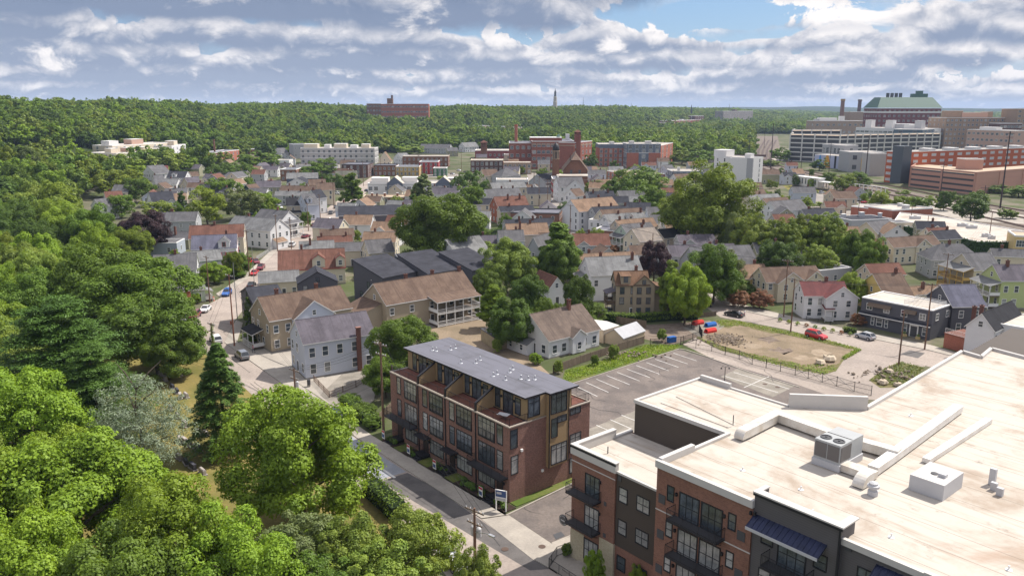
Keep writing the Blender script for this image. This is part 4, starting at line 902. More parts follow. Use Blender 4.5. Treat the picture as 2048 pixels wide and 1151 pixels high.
H('small brown-roofed white house behind the navy roof', 'r', 374, 353, 399, 352, 343, 5.5, Wh, rB)
H('low house with taupe roof beside the round tree', 'r', 380, 372, 407, 370, 354, 5.2, Tt, rP)
# between the left street and the centre
H('long cream house with red-brown roof and two red-trimmed dormers', 'r', 555, 541, 692, 535, 498, 4.6, Cr, rR, trim=redp, frame=white, chim=[(.34, .3)], extra=[(dormer, .60, -1, 3.4, .08, None, None, None, False, 2.4), (dormer, .92, -1, 2.4, .08, None, None, None, False, 2.4)])
H('grey-roofed cream house with long shed behind the red dormers', 'r', 598, 506, 670, 503, 481, 5.4, Cr, rL, chim=[(.3, -.3)])
H('low grey-roofed link house right of the long shed', 'r', 671, 503, 737, 500, 484, 5., Cr, rG)
H('cream house with steep grey roof beside the bushy yard', 'r', 737, 507, 791, 503, 478, 5.6, Cr, rG)
H('brown-roofed house with two chimneys behind the long shed', 'r', 634, 486, 706, 483, 471, 5., Tt, rR, chim=[(.1, 0), (.85, 0)])
H('upper brown-roofed house beside the white flat-roofed workshop', 'r', 640, 475, 710, 472, 457, 5.4, Cr, rB, chim=[(.4, 0)])
H('charcoal modern house with two long dark roofs', 'r', 676, 432, 808, 429, 411, 7.4, Ch, rD, frame=dgrey, pitch=.5)
H('grey-roofed single house in front of the dark townhouses', 'r', 516, 566, 600, 561, 541, 4.2, Cr, rL)
# sawtooth dark townhouses: each a shed roof that falls to the right
def shed_house(label, xl, yl, xr, yr, zl, zr, L, first=False):
    A, B = G(xl, yl, zl), G(xr, yr, zr); ax = B - A; ax.z = 0; Wd = ax.length; ax.normalize(); perp = Vector((-ax.y, ax.x, 0))
    if perp.y < 0: perp = -perp
    rz = math.atan2(ax.y, ax.x); A0 = Vector((A.x, A.y, 0)); t = thing('townhouse', label, 'house', A0, rz, 'dark sawtooth townhouses')
    b = MB(Ch); b.ext([(0, 0), (Wd, 0), (Wd, zr - .1), (0, zl - .1)], 'y', 0, L); b.build('wall', t)
    s = MB(mat('cedar panel', (.085, .05, .045), .8, 'planks', line=.2, col2=(.06, .035, .03))); s.box(-.05, .0, zr, .0, L, zl - .05); s.build('side_panel', t)
    r = MB(rD, black); k = (zr - zl) / Wd
    r.ext([(-.2, zl - .2 * k * -1 - .05), (-.2, zl + .12), (Wd + .25, zr + .12 + .25 * k), (Wd + .25, zr - .05 + .25 * k)], 'y', -.25, L + .2); r.build('roof', t)
    window(t, Wd * .5, 0, 3.6, 0, .9, 1.6, black); window(t, Wd * .25, 0, .9, 0, .9, 1.5, black); MB(white).box(Wd * .6, -.1, zr - 1.2, Wd * .6 + .15, 0, zr - 1.).build('wall_lamp', t)
H('dark townhouse at the left end of the sawtooth row, gabled to the viewer', 'g', 594, 568, 677, 563, 543, 8.0, Ch, rD, L=8, frame=black, trim=black, name='townhouse', group='dark sawtooth townhouses', ov=.2)
shed_house('dark townhouse with rising shed roof beside the gabled end unit', 706, 519, 766, 556, 10.2, 7.0, 11)
shed_house('dark townhouse with shed roof between two taller cedar sides', 795, 508, 856, 548, 10.2, 7.0, 11)
shed_house('dark townhouse with shed roof at the right end of the row', 878, 504, 945, 541, 10.2, 7.2, 10)
H('dark low-roofed house beside the left end of the townhouses', 'r', 505, 606, 572, 598, 571, 6.4, Ch, rD, trim=black, pitch=.35)
# big tan house with cross gable, its long neighbour with the double porch, and the blue house
h = H('large tan house with brown roof and pale triangular cross gable', 'r', 538, 643, 706, 615, 567, 6.6, Tn, rB, chim=[(.21, .05, 1.), (.72, .1)], wmax=11, extra=[(cross_gable, .50, -1, 8.6, 1.3, Lb), (porch, '-x', .05, .62, 2.3, 3.0, 1, rK)])
h2 = H('long taupe house with stained brown roof and two-deck white porch', 'r', 772, 611, 952, 580, 551, 6.2, Tn, rB, chim=[(.35, .05), (.66, .05), (.98, .0)], wmax=11, extra=[(porch, '-y', .46, .96, 3.6, 2.75, 2, rB, None, True, .25), (wing, '-x', .0, .8, 4.8, 4.6, .35)])
h3 = H('pale blue clapboard house with a clipped grey roof and tall brick side chimney', 'r', 606, 689, 752, 667, 630, 6.7, Lb, rP, wmax=10, frame=white, win=(1.0, 1.7), extra=[])
m = MB(BASE_CHIM); m.box(3.1, -h3['B'] - .62, 0, 3.85, -h3['B'] + .02, 8.3).box(3.0, -h3['B'] - .7, 8.3, 3.95, -h3['B'] + .1, 8.5); m.build('chimney', h3['root'])
h = H('white cottage with stained brown roof, bay gable and tall brick chimney', 'r', 1098, 683, 1203, 658, 612, 3.7, Wh, shingle('stained brown', (.150, .115, .095), (.07, .055, .048)), chim=[(.72, -.1, 1.5)], win=(1.1, 1.6), wmax=12, extra=[(cross_gable, .53, -1, 3.6, .9)])
wing(h, '-x', .02, .62, 2.0, 2.3, .45, rL)
H('steep grey slate house with a dark addition behind the big tree', 'r', 918, 517, 986, 507, 464, 6.4, Wh, rL, chim=[(.6, .1)], extra=[(wing, '-y', .45, .95, 4.5, 4.2, .45, rD, Ch)])
H('lime green gabled house by the big tree', 'r', 893, 398, 917, 398, 380, 6.2, Lm, rP)
# centre, along the middle street
H('white house with grey roof and two chimneys on the middle street', 'r', 976, 396, 1046, 393, 377, 7.2, Wh, rG, chim=[(.5, .1), (.85, .1)])
H('red walled house with red-brown roof in the middle row', 'r', 996, 416, 1060, 413, 392, 6.8, Bk, rR, chim=[(.4, -.3), (.8, -.3)])
H('pale house under a dark roof in front of the red-brown roof', 'r', 1001, 424, 1070, 421, 411, 6., Tt, rD, chim=[(.3, 0)])
H('dark grey house with charcoal roof and pale chimneys', 'r', 1011, 452, 1108, 448, 437, 5.8, Gy, rD, chim=[(.3, -.2), (.6, -.2)])
H('tan house with orange-brown roof behind the leafy tree', 'r', 1016, 471, 1101, 468, 446, 5.6, Tt, rT, chim=[(.6, 0), (.3, -.5)])
H('slate house with dark gable in the shade of trees', 'g', 1042, 515, 1090, 520, 474, 6., Gy, rG, L=12)
H('grey-roofed cream house beside the shop with the tan roof', 'r', 985, 377, 1054, 374, 364, 7., Cr, rL, chim=[(.6, .1)])
H('small house with brown hipped roof on the middle street', 'r', 968, 352, 999, 351, 338, 6.5, Cr, rB)
H('house with pale grey pyramid roof on the middle street', 'r', 1003, 353, 1043, 351, 330, 7., Gy, rG, hip=1.)
H('white double house with a broad gable next to the church', 'r', 1117, 374, 1170, 373, 354, 8., Wh, rG, extra=[(cross_gable, .62, -1, 9., .4)])
H('white house with brown roof and small porch below the broad gable', 'r', 1152, 393, 1173, 391, 377, 5.5, Wh, rB)
H('dark grey-roofed house at the right of the middle street', 'r', 1180, 399, 1234, 397, 382, 6.2, Gy, rD, chim=[(.2, -.2), (.8, -.2)])
H('tall white house with tan roof on the corner of the middle street', 'r', 1158, 424, 1242, 417, 396, 8., Wh, rT, chim=[(.35, .1), (.7, .1)])
H('house with charcoal roof behind the row of chimneys', 'r', 1192, 432, 1266, 428, 412, 7., Gy, rD, chim=[(.2, .1), (.55, .1), (.95, 0)])
H('cream house with taupe roof in the chimney row', 'r', 1211, 441, 1294, 436, 417, 6.6, Cr, rB)
H('white house with light grey roof and small dormer gable', 'r', 1218, 447, 1298, 442, 426, 6.4, Wh, rL, chim=[(.35, 0), (.95, .0, 1.5)], extra=[(dormer, .55, -1, 2.2, .1)])
H('house with bright tan roof below the light grey roofs', 'r', 1240, 458, 1317, 453, 437, 6.2, Tt, rT, chim=[(.1, 0)])
H('pale green house with grey roof and stacked front porches', 'r', 1256, 471, 1316, 466, 446, 6.6, Gn, rG, chim=[(.75, -.1)], extra=[(porch, '-x', .0, .9, 2.4, 2.7, 2)])
H('cream house with a mottled stone-coloured roof beside the purple tree', 'r', 1280, 484, 1326, 480, 455, 6.4, Cr, rM, chim=[(.5, .1)])
H('white-sided house with a near-black roof beyond the purple tree', 'r', 1328, 477, 1378, 472, 456, 5.6, Tt, rK)
H('long white house with grey roof behind the tan house', 'r', 1343, 513, 1478, 509, 488, 6.2, Wh, rP, chim=[(.25, .1), (.75, .1)])
H('grey-roofed dark house deep in the trees on the right', 'r', 1395, 535, 1520, 530, 490, 5.5, Gy, rG, chim=[(.35, .1)])
H('brown-roofed long house behind the white house', 'r', 1150, 543, 1283, 536, 505, 5.0, Cr, rT, chim=[(.3, .1)])
H('white two-storey house with broad light grey roof and side porch', 'r', 1181, 552, 1289, 547, 512, 6.8, Wh, rL, chim=[(.3, .1), (.9, -.2)], extra=[(porch, '-x', .1, .6, 1.8, 2.7, 2)])
h = H('tan house with brown gable roofs, a dormer and back balconies', 'r', 1231, 571, 1301, 570, 541, 7.8, Tn, shingle('chestnut', (.175, .105, .068)), trim=brt, frame=dgrey, chim=[(.7, .2)], pitch=.9, extra=[(dormer, .3, -1, 2.2, .1, None, None, None, True), (cross_gable, .82, -1, 5.2, .2), (porch, '-x', .2, .9, 2., 2.7, 2, rP, brt)])
wing(h, 'x', .1, .9, 7.5, 6.4, .2)
H('small white gabled house with brown roof in dense trees', 'g', 1096, 581, 1133, 577, 554, 4.2, Wh, rR, L=10)
# right-hand group
H('white porch house with grey roof by the car park', 'r', 1555, 423, 1619, 418, 400, 6., Wh, rG, extra=[(cross_gable, .1, -1, 4., 1.)])
H('brown-roofed house at the left of the car park', 'r', 1484, 399, 1540, 397, 378, 6., Tt, rB, chim=[(.4, .1)])
H('cream house with pale grey roof and twin gables', 'r', 1512, 412, 1572, 409, 388, 6., Cr, rL, chim=[(.4, .1)], extra=[(cross_gable, .35, -1, 4.5, .3)])
H('tan-roofed house between the twin gables and the porch house', 'r', 1540, 417, 1590, 414, 395, 5.5, Tt, rB)
H('long low dark roof before the car park', 'r', 1613, 434, 1678, 431, 417, 3.6, Gy, rD, chim=[(.25, .2)])
H('pale house with grey roof beside the brick workshop', 'r', 1756, 468, 1800, 463, 441, 5.4, Cr, rG)
H('cream house with brown roof and front gable under the ivy wall', 'r', 1788, 496, 1884, 489, 472, 5.6, Cr, rB, extra=[(cross_gable, .62, -1, 6., .3)])
h = H('grey hip-roofed restaurant house with broad dining porch', 'r', 1862, 520, 1972, 522, 487, 5.5, Gy, rG, hip=.8, chim=[(.45, .0)])
H('cream house with yellow timber porches and grey roof', 'r', 1948, 541, 2006, 539, 505, 6., Cr, rG, extra=[(porch, '-x', 0., 1., 3.0, 2.7, 2, rL, paint('yellow timber', (.55, .36, .12)))])
H('grey-roofed house at the right edge behind the yellow porches', 'r', 1985, 512, 2060, 515, 497, 6., Cr, rG, chim=[(.3, .1)])
H('pale lime house with stacked white balconies at the right edge', 'r', 2003, 562, 2110, 562, 528, 7., Lm, rP, chim=[(.25, -.1)], extra=[(porch, '-x', .0, 1., 2.6, 2.75, 2, rL)])
H('yellow house with orange-tan roof left of the twin white houses', 'r', 1491, 558, 1542, 556, 528, 4.6, Ye, rT, chim=[(.7, .2)], extra=[(cross_gable, .45, -1, 4., .2)])
H('cream cottage with brown roof and a steep front gable by the street', 'r', 1532, 565, 1608, 562, 533, 5.2, Cr, rB, extra=[(cross_gable, .62, -1, 7.4, 1.5)])
H('brown-roofed house joined behind the steep gable cottage', 'r', 1590, 560, 1648, 556, 532, 5., Cr, rB, extra=[(cross_gable, .7, -1, 5.5, .5)])
H('white house with a blotched red roof and a small red porch roof', 'r', 1608, 592, 1700, 592, 562, 5.6, Wh, rRed, chim=[(.62, .1, .8)], win=(.95, 1.6), extra=[(cross_gable, .78, -1, 7.2, 1.8), (porch, '-y', .42, .62, 2.2, 2.6, 1, rRed)])
H('yellow gabled house with a big brown roof behind the dark shop', 'r', 1772, 597, 1832, 595, 542, 4.6, Ye, rB, chim=[(.85, .0, 1.)])
H('reddish-brown roofed house behind the yellow gabled house', 'r', 1744, 552, 1814, 549, 526, 5., Tt, rR)
H('low house with tan roof and brick chimney right of the yellow house', 'r', 1830, 590, 1905, 584, 570, 4.6, Cr, rT, chim=[(.3, -.3)])
H('dark grey barn-like house with skylight behind the dark shop', 'r', 1905, 614, 1976, 613, 568, 6.2, Ch, rS, frame=white)
h = H('white gabled house with black roof at the bottom right', 'g', 1928, 652, 1991, 664, 626, 6.2, Wh, rK, L=16, chim=[(.12, .3), (.2, .9, .2)])
# flat roofed neighbours
block('charcoal corner shop with white trim, pale flat roof and roof terrace', 1724, 593, 1866, 620, 6.6, 9.5, Ch, roof_wh, 1, 4, 2, (1.2, 1.3), cat='shop', name='corner_shop', par=.25, wstart=3.2)
block('white flat-roofed house joined to the black-roofed gable house', 1992, 645, 2090, 662, 7.0, 12, Wh, roof_wh, 1, 4, 0, (1., 1.6), cat='house', name='house', par=.2, style='sash')
block('small grey-blue flat-roofed house below the olive house', 286, 486, 353, 485, 4.4, 9, siding('grey blue', (.36, .40, .46)), rG, 1, 2, 1, (.9, 1.3), cat='house', name='house', par=.15, style='sash')
block('small black glazed porch building on the far left', 221, 398, 244, 397, 3.6, 6, Ch, lgrey, 1, 3, 1, (1.6, 2.), cat='house', name='house', par=.2)
block('white flat-roofed workshop left of the charcoal modern house', 650, 446, 775, 444, 5.2, 17, Wh, roof_rust, 1, 4, 2, (1.4, 1.2), cat='workshop', par=.4)
block('low brick flat-roofed block with dark parapet on the middle street', 1021, 424, 1118, 426, 6.6, 15, br_red, roof_gy, 2, 4, 4, (1., 1.5), cap=dgrey, cat='building', par=.5)
block('small white flat-roofed house in the chimney row', 1177, 438, 1216, 441, 6.6, 8, Wh, roof_wh, 2, 3, 2, (.9, 1.4), cat='house', name='house', par=.25, style='sash')
block('brick box house with grey flat roof near the middle street', 1186, 458, 1246, 462, 5.4, 11, br_red, roof_gy, 1, 3, 3, (1.2, 1.5), cat='house', name='house', par=.3)
block('dark flat-roofed low house behind the red-roofed white house', 1640, 540, 1704, 534, 4.6, 9, Gy, roof_gy, 1, 3, 2, (1., 1.4), cat='house', name='house', par=.25)
block('dark flat workshop roof with vents in the right-hand trees', 1703, 440, 1785, 437, 4.6, 13, Gy, rD, 0, 0, cat='workshop', par=.2, boxes=[(.1, .6, 1.6, 1.2, 1.5, lgrey), (.6, .7, 1.8, 1.4, 1.8, lgrey), (.9, .4, 1.2, 1.2, 1.8, lgrey)])
block('white boxy extension beside the brick workshop', 1792, 445, 1826, 444, 6.4, 7, Cr, rG, 2, 2, 1, (.9, 1.3), cat='house', name='house', par=.1, style='sash')
# ------------------------------------------------------------------ the town centre and the far buildings
cream_w = paint('cream render', (.58, .51, .40)); white_w = paint('white render', (.66, .65, .64)); pink_w = paint('pink render', (.48, .32, .25)); yel_w = paint('yellow render', (.58, .44, .20)); grey_w = paint('grey render', (.36, .36, .37)); mid_w = paint('mid grey render', (.42, .40, .385))
br_brown = brick('brown', (.20, .10, .065)); br_school = brick('school', (.27, .095, .065)); br_tan = brick('tan', (.33, .235, .165)); br_far = brick('far red', (.36, .13, .085)); br_dk = brick('dark', (.115, .06, .05)); br_yel = brick('yellow', (.46, .30, .12)); br_hosp = brick('hospital', (.165, .055, .055)); slate_b = paint('slate blue', (.14, .165, .21)); orange_p = paint('orange panel', (.42, .10, .035)); pink_c = paint('pink concrete', (.47, .255, .19)); garage_w = paint('garage concrete', (.62, .60, .56))
copper = paint('green copper', (.060, .125, .092)); roof_tan = mat('tan gravel roof', (.42, .33, .24), .95, 'membrane', .3, 1, (.33, .26, .19))
B_ = lambda *a, **k: block(*a, **k)
# left: stepped cream apartments, brick works, white modern block
B_('cream stepped apartment block with brick and stucco bays', 232, 302, 322, 304, 0, 26, cream_w, roof_wh, 2, 7, 4, (2., 2.2), y_ground=327, boxes=[(.2, .5, 7, 6, 3.2, cream_w), (.55, .5, 8, 6, 3.2, pink_w), (.85, .4, 6, 6, 3., cream_w)])
B_('rear pale apartment block with pink penthouses against the wood', 224, 287, 345, 288, 0, 20, cream_w, roof_wh, 3, 8, 2, (2., 2.), y_ground=316, boxes=[(.12, .5, 9, 8, 3.5, white_w), (.5, .5, 12, 8, 4., pink_w)])
B_('yellow stucco apartment wing', 318, 296, 342, 298, 0, 16, yel_w, roof_wh, 3, 2, 3, (1.6, 2.), y_ground=325)
B_('white apartment wing beside the yellow one', 343, 292, 371, 287, 0, 14, white_w, roof_wh, 3, 4, 2, (1.4, 2.), y_ground=(322, 316), boxes=[(.6, .5, 8, 7, 3.6, cream_w)])
B_('low brick building with white roof at the foot of the wood', 210, 318, 226, 319, 0, 14, br_tan, roof_wh, 1, 2, 1, (1.4, 1.4), y_ground=334)
B_('white flat-roofed low building with a curved end by the wood', 226, 321, 262, 323, 0, 20, white_w, roof_wh, 1, 3, 1, (2., 1.4), y_ground=333)
w_ = B_('dark red brick works with arched windows and a thin chimney', 387, 306, 437, 306, 0, 26, br_brown, roof_gy, 1, 5, 5, (2.4, 3.6), y_ground=326)
B_('brick works front wing with tall white windows', 437, 304, 478, 299, 0, 14, br_far, roof_gy, 2, 5, 2, (1.6, 2.2), y_ground=(326, 320))
def stack(label, x, yt, yg, r, m, group=None, n=14, cap=None):
    g = GT(x, yg); top = GT2(x, yt, 0, yg).z; t = thing('chimney_stack', label, 'chimney', (g.x, g.y, g.z - 1)); h = top - g.z + 1
    b = MB(m, cap or m); b.lathe([(r, 0), (r * .8, h * .94), (r * .95, h * .95), (r * .95, h)], n, 0); b.lathe([(r * .98, h * .955), (r * .98, h * .985)], n, 1); b.build('shaft', t); return t
stack('thin brick chimney of the dark brick works', 431, 279, 322, .9, br_brown)
B_('long white modern block with grey bays and roof pavilions', 600, 295, 749, 297, 0, 20, mid_w, roof_wh, 3, 14, 4, (2., 2.2), y_ground=328, frame=white_w, boxes=[(.12, .5, 12, 8, 3.6, cream_w), (.34, .5, 5, 7, 3., white_w), (.52, .5, 11, 8, 3.8, cream_w), (.70, .5, 6, 7, 2.6, white_w), (.86, .5, 7, 8, 3.4, cream_w)], trims=[(.35, .5, white_w), (.68, .5, white_w)])
B_('grey plain building behind the white modern block', 586, 287, 612, 289, 0, 15, grey_w, roof_gy, 2, 3, 0, (1.4, 1.4), y_ground=318)
B_('small white house block among the trees behind the modern block', 745, 276, 768, 277, 0, 10, white_w, roof_wh, 2, 3, 1, (1.3, 1.5), y_ground=290)
B_('maroon low building left of the big tree', 512, 298, 538, 297, 0, 12, brick('maroon', (.25, .07, .07)), roof_gy, 1, 3, 0, (1.3, 1.6), y_ground=310)
B_('white cube building left of the shop row', 549, 320, 578, 320, 0, 12, white_w, roof_wh, 2, 2, 2, (1.2, 1.4), y_ground=340)
B_('brown brick corner building with a flat roof on the left', 560, 338, 592, 338, 0, 14, br_brown, roof_gy, 2, 3, 2, (1.2, 1.8), y_ground=362)
SH = 'flat-roofed shops of the main street'
B_('dark brick three-storey shop with pale window trim', 683, 328, 735, 329, 0, 24, br_dk, roof_gy, 3, 4, 4, (1.3, 2.), y_ground=356, cap=dgrey, group=SH)
B_('brown brick shop beyond the street lamps', 747, 329, 791, 331, 0, 16, br_brown, roof_gy, 2, 5, 2, (1.3, 1.9), y_ground=352, cap=dgrey, group=SH)
B_('ochre brick shop with two rows of windows', 791, 332, 838, 333, 0, 16, br_yel, roof_gy, 2, 6, 1, (1.3, 1.8), y_ground=352, group=SH)
B_('crimson painted shop with white windows', 838, 323, 876, 323, 0, 16, paint('crimson', (.28, .03, .035)), roof_gy, 3, 4, 1, (1.4, 1.9), y_ground=349, group=SH)
B_('small green corner shop with a pale upper floor', 866, 336, 893, 335, 0, 10, paint('dark green', (.05, .13, .07)), roof_wh, 2, 3, 2, (1.2, 1.8), y_ground=353, group=SH)
B_('long brown brick block behind the crimson shop', 805, 312, 896, 312, 0, 18, br_brown, roof_wh, 2, 10, 3, (1.2, 1.9), y_ground=334, group=SH, cap=roof_wh)
B_('dark brick row with white bay windows and a pale roof edge', 941, 320, 1006, 320, 0, 18, br_dk, roof_wh, 2, 7, 2, (1.7, 2.4), y_ground=345, cap=cream_w, group=SH)
B_('tan brick shop row next to the dark brick one', 1006, 325, 1063, 325, 0, 18, br_tan, roof_wh, 2, 6, 3, (1.7, 2.2), y_ground=349, cap=br_brown, group=SH)
B_('white flat-roofed terrace on the middle street', 992, 359, 1056, 359, 0, 14, white_w, roof_wh, 2, 6, 3, (1.2, 1.6), y_ground=385)
B_('low maroon brick hall with a pale flat roof below the smokestack', 950, 300, 1020, 301, 0, 28, brick('maroon', (.25, .07, .07)), roof_wh, 1, 8, 1, (1.6, 1.8), y_ground=318)
B_('pale flat house with a blank gable end by the low hall', 1008, 308, 1041, 309, 0, 10, cream_w, roof_wh, 2, 2, 1, (1.1, 1.4), y_ground=328)
for lab, a in [('tan gabled house beyond the shops', (756, 323, 782, 323, 304, 'g', Cr, rT)), ('white gabled house beside the long brown block', (786, 316, 804, 318, 306, 'g', Wh, rL)), ('orange gabled house on the far slope', (895, 286, 930, 286, 276, 'r', Ye, rR)), ('white house with grey roof by the small brick tower', (930, 294, 958, 293, 283, 'r', Wh, rL)), ('white cottages roof left of the orange gable', (870, 283, 902, 282, 273, 'r', Wh, rL)),
               ('grey house roof beyond the long brown block', (838, 296, 898, 297, 288, 'r', Gy, rG)), ('white gable house on the slope beyond the shops', (852, 287, 868, 288, 280, 'g', Wh, rL)), ('green roofed house near the blue-grey flats', (1321, 341, 1338, 342, 330, 'g', Gn, rG)), ('pale house with grey gable near the blue-grey flats', (1336, 343, 1354, 342, 330, 'r', Lb, rG)), ('white house with dark roof in front of the mid-rise', (1356, 362, 1406, 360, 347, 'r', Wh, rB)),
               ('white gable half hidden under the bridge trees', (1418, 280, 1432, 282, 270, 'g', Wh, rL)), ('small white house across the far slope right of the bridge', (1500, 250, 1524, 250, 242, 'r', Wh, rL)), ('white house among trees at the left of the modern block', (545, 305, 562, 306, 296, 'g', Wh, rG)), ('white house at far left edge of town', (180, 412, 200, 414, 398, 'g', Wh, rG)), ('low white house behind the leaves at far left', (92, 362, 112, 362, 350, 'r', Wh, rL)), ('brick house with hipped grey roof under the wood', (106, 340, 130, 339, 325, 'r', Bk, rL))]:
    x1, y1, x2, y2, y3, md, wl, rf = a; house(lab, md, x1, y1, x2, y2, y3, 6., wl, rf, L=9, group=HG)
# white row with slate blue gables
t = B_('white modern row with two slate blue gables and roof terraces', 735, 365, 912, 367, 0, 17, white_w, roof_wh, 2, 16, 2, (1.9, 1.9), y_ground=402, boxes=[(.12, .5, 9, 6, 2.6, white_w), (.46, .55, 8, 6, 2.8, white_w), (.93, .55, 8, 6, 2.4, grey_w)], skip=.25)
for u in (.31, .86):
    x = (u - .5) * 2 * t['a']; m = MB(slate_b); m.ext([(x - 4.1, .1), (x + 4.1, .1), (x + 4.1, t['z'] - .2), (x, t['z'] + 3.2), (x - 4.1, t['z'] - .2)], 'y', -t['d'] - .9, t['d'] * .1); g_ = m.build('gable_bay', t['root'])
    r = MB(roof_wh)
    for s in (-1, 1): r.poly([(x + s * 4.4, -t['d'] - 1.1, t['z'] - .3), (x, -t['d'] - 1.1, t['z'] + 3.35), (x, t['d'] * .12, t['z'] + 3.35), (x + s * 4.4, t['d'] * .12, t['z'] - .3)])
    r.build('gable_roof', t['root'])
    for dx in (-2, 2):
        for zz in (1.6, t['z'] - 3.2): window(g_, x + dx, -t['d'] - .9, zz, 0, 1.9, 1.9, white, glass, 'grid')
B_('brown flat-roofed terrace in front of the white modern row', 722, 393, 808, 394, 0, 12, br_brown, roof_tan, 2, 6, 1, (1.1, 1.5), y_ground=415, cap=cream_w, boxes=[(.2, .6, 1., 1., 1.6, br_brown), (.5, .6, 1., 1., 1.6, br_brown), (.8, .6, 1., 1., 1.6, br_brown)])
# school
t = B_('long red brick school with a lower left wing and tall white windows', 1064, 281, 1148, 283, 0, 45, br_school, roof_gy, 4, 9, 3, (2.6, 2.4), y_ground=338, trims=[(.86, .8, br_tan)], boxes=[(.35, .5, 26, 16, 2.6, br_school), (.9, .6, 3, 3, 5, white_w)])
B_('left wing of the red brick school', 1018, 286, 1064, 285, 0, 36, br_school, roof_gy, 3, 4, 2, (2.4, 2.6), y_ground=335)
B_('angled right wing of the red brick school', 1148, 285, 1184, 281, 0, 30, br_school, roof_gy, 4, 5, 0, (2.2, 2.6), y_ground=(339, 333), trims=[(.86, .8, br_tan)])
def square_tower(label, x, w_px, ytop, ybody, yg, m, rm, open_=True):
    g = GT(x, yg); s = w_px * g.y / F_PX / 2; zb = GT2(x, ybody, 0, yg).z - g.z; zt = GT2(x, ytop, 0, yg).z - g.z
    t = thing('brick_tower', label, 'tower', g); b = MB(m); b.box(-s, -s, 0, s, s, zb * .74)
    for a in (-1, 1):
        for c in (-1, 1): b.box(a * s * .75 - s * .25, c * s * .75 - s * .25, zb * .74, a * s * .75 + s * .25, c * s * .75 + s * .25, zb)
    b.box(-s, -s, zb * .95, s, s, zb); b.box(-s * .6, -s * .6, zb * .74, s * .6, s * .6, zb * .95, 0); b.build('shaft', t)
    r = MB(rm); e = s * 1.25
    for i in range(4): a, c = [(-e, -e), (e, -e), (e, e), (-e, e)][i], [(e, -e), (e, e), (-e, e), (-e, -e)][i]; r.poly([(*a, zb), (*c, zb), (0, 0, zt)])
    r.poly([(-e, e, zb), (e, e, zb), (e, -e, zb), (-e, -e, zb)]); r.build('roof', t); return t
square_tower('square red brick tower with a red hipped roof on the school', 1154, 12, 259, 264, 338, br_school, rR)
square_tower('squat brick tower with a pyramid roof left of the smokestack', 968, 12, 280, 285, 322, br_brown, rR)
g = GT(1119, 338); t = thing('cupola', 'small white cupola with green dome on the school roof', 'cupola', (g.x, g.y + 20, GT2(1119, 281, 0, 338).z - 2)); MB(white).lathe([(1.5, 0), (1.5, 4), (1.8, 4.1)], 8).build('drum', t); MB(copper).lathe([(1.8, 4.1), (1.4, 5.2), (.5, 5.9), (.1, 6.6)], 8).build('dome', t)
stack('tall brick smokestack beside the school', 1032, 249, 330, 1.5, br_far)
# church with dome tower
def church():
    g = GT(1150, 385); s = g.y / F_PX; t = thing('church', 'dark brick church with a steep tan roof and hipped gable', 'church', g, -.06); Hh = lambda y: GT2(1150, y, 0, 385).z - g.z
    w, ze, zr = 24 * s, Hh(340), Hh(309); b = MB(br_brown); b.ext([(-w, 0), (w, 0), (w, ze), (w * .35, ze + (zr - ze) * .62), (-w * .35, ze + (zr - ze) * .62), (-w, ze)], 'y', 0, 34); b.build('nave', t)
    r = MB(rB); k = (zr - ze) / w; yo = -1.2; e = w * 1.14
    for q in (-1, 1): r.poly([(q * e, yo, ze - k * w * .14), (q * w * .36, yo, ze + (zr - ze) * .64), (0, 9, zr), (0, 36, zr), (q * e, 36, ze - k * w * .14)])
    r.poly([(-w * .36, yo, ze + (zr - ze) * .64), (w * .36, yo, ze + (zr - ze) * .64), (0, 9, zr)]); r.build('roof', t)
    m = MB(br_dk); m.box(-w * .46, 10, ze, -w * .40, 12, zr * .98); m.build('chimney', t)
    for x in (-w * .35, w * .35): window(t, x, 0, ze * .75, 0, 1.2, 3.2, dgrey, glass)
    L = MB(br_brown, roof_wh); L.box(-w * 1.5, -14, 0, w * .95, -.3, Hh(349), 0); L.box(-w * 1.5 - .3, -14.3, Hh(349), w * .95 + .3, -.2, Hh(349) + .5, 1); o = L.build('side_chapel', t)
    for i in range(7): window(o, -w * 1.3 + i * w * .36, -14, 2.2, 0, 1.1, 2.4)
    gx, gz = GT2(1111, 335, 0, 385), None; tw = thing('church_tower', 'dark brick church tower with belfry arches and a black onion dome', 'tower', (gx.x, g.y - 2, 0))
    R_ = 6.6 * s; z1, z2, z3 = Hh(333) , Hh(318), Hh(303)
    b = MB(br_brown, br_tan, dgrey); b.box(-R_, -R_, 0, R_, R_, z2); b.lathe([(R_ * .70, z2), (R_ * .70, z3)], 8, 2)
    for i in range(8): a = math.pi / 8 + i * math.pi / 4; b.tube((R_ * .92 * math.cos(a), R_ * .92 * math.sin(a), z2), (R_ * .92 * math.cos(a), R_ * .92 * math.sin(a), z3), .28, n=6, m=1)
    b.lathe([(R_ * 1.12, z3), (R_ * 1.12, z3 + .6)], 8, 1); b.lathe([(R_ * 1.1, z2 - .3), (R_ * 1.1, z2 + .3)], 8, 1); b.build('shaft', tw)
    zt = Hh(283); h = zt - z3; MB(paint('dome black', (.03, .028, .03), .5)).lathe([(R_ * .95, z3 + .5), (R_ * 1.02, z3 + h * .25), (R_ * .98, z3 + h * .45), (R_ * .75, z3 + h * .65), (R_ * .35, z3 + h * .8), (R_ * .12, z3 + h * .88), (R_ * .05, zt)], 16).build('dome', tw, smooth=True)
church()
h = H('dark-roofed house between the church and the middle street', 'r', 1092, 366, 1126, 362, 345, 6.5, Gy, rD)
B_('brown brick flats with red balconies beside the broad white gable', 1105, 356, 1119, 358, 0, 16, br_brown, roof_gy, 3, 2, 4, (1.3, 1.8), y_ground=396, trims=[(.33, .9, redp), (.66, .9, redp)])
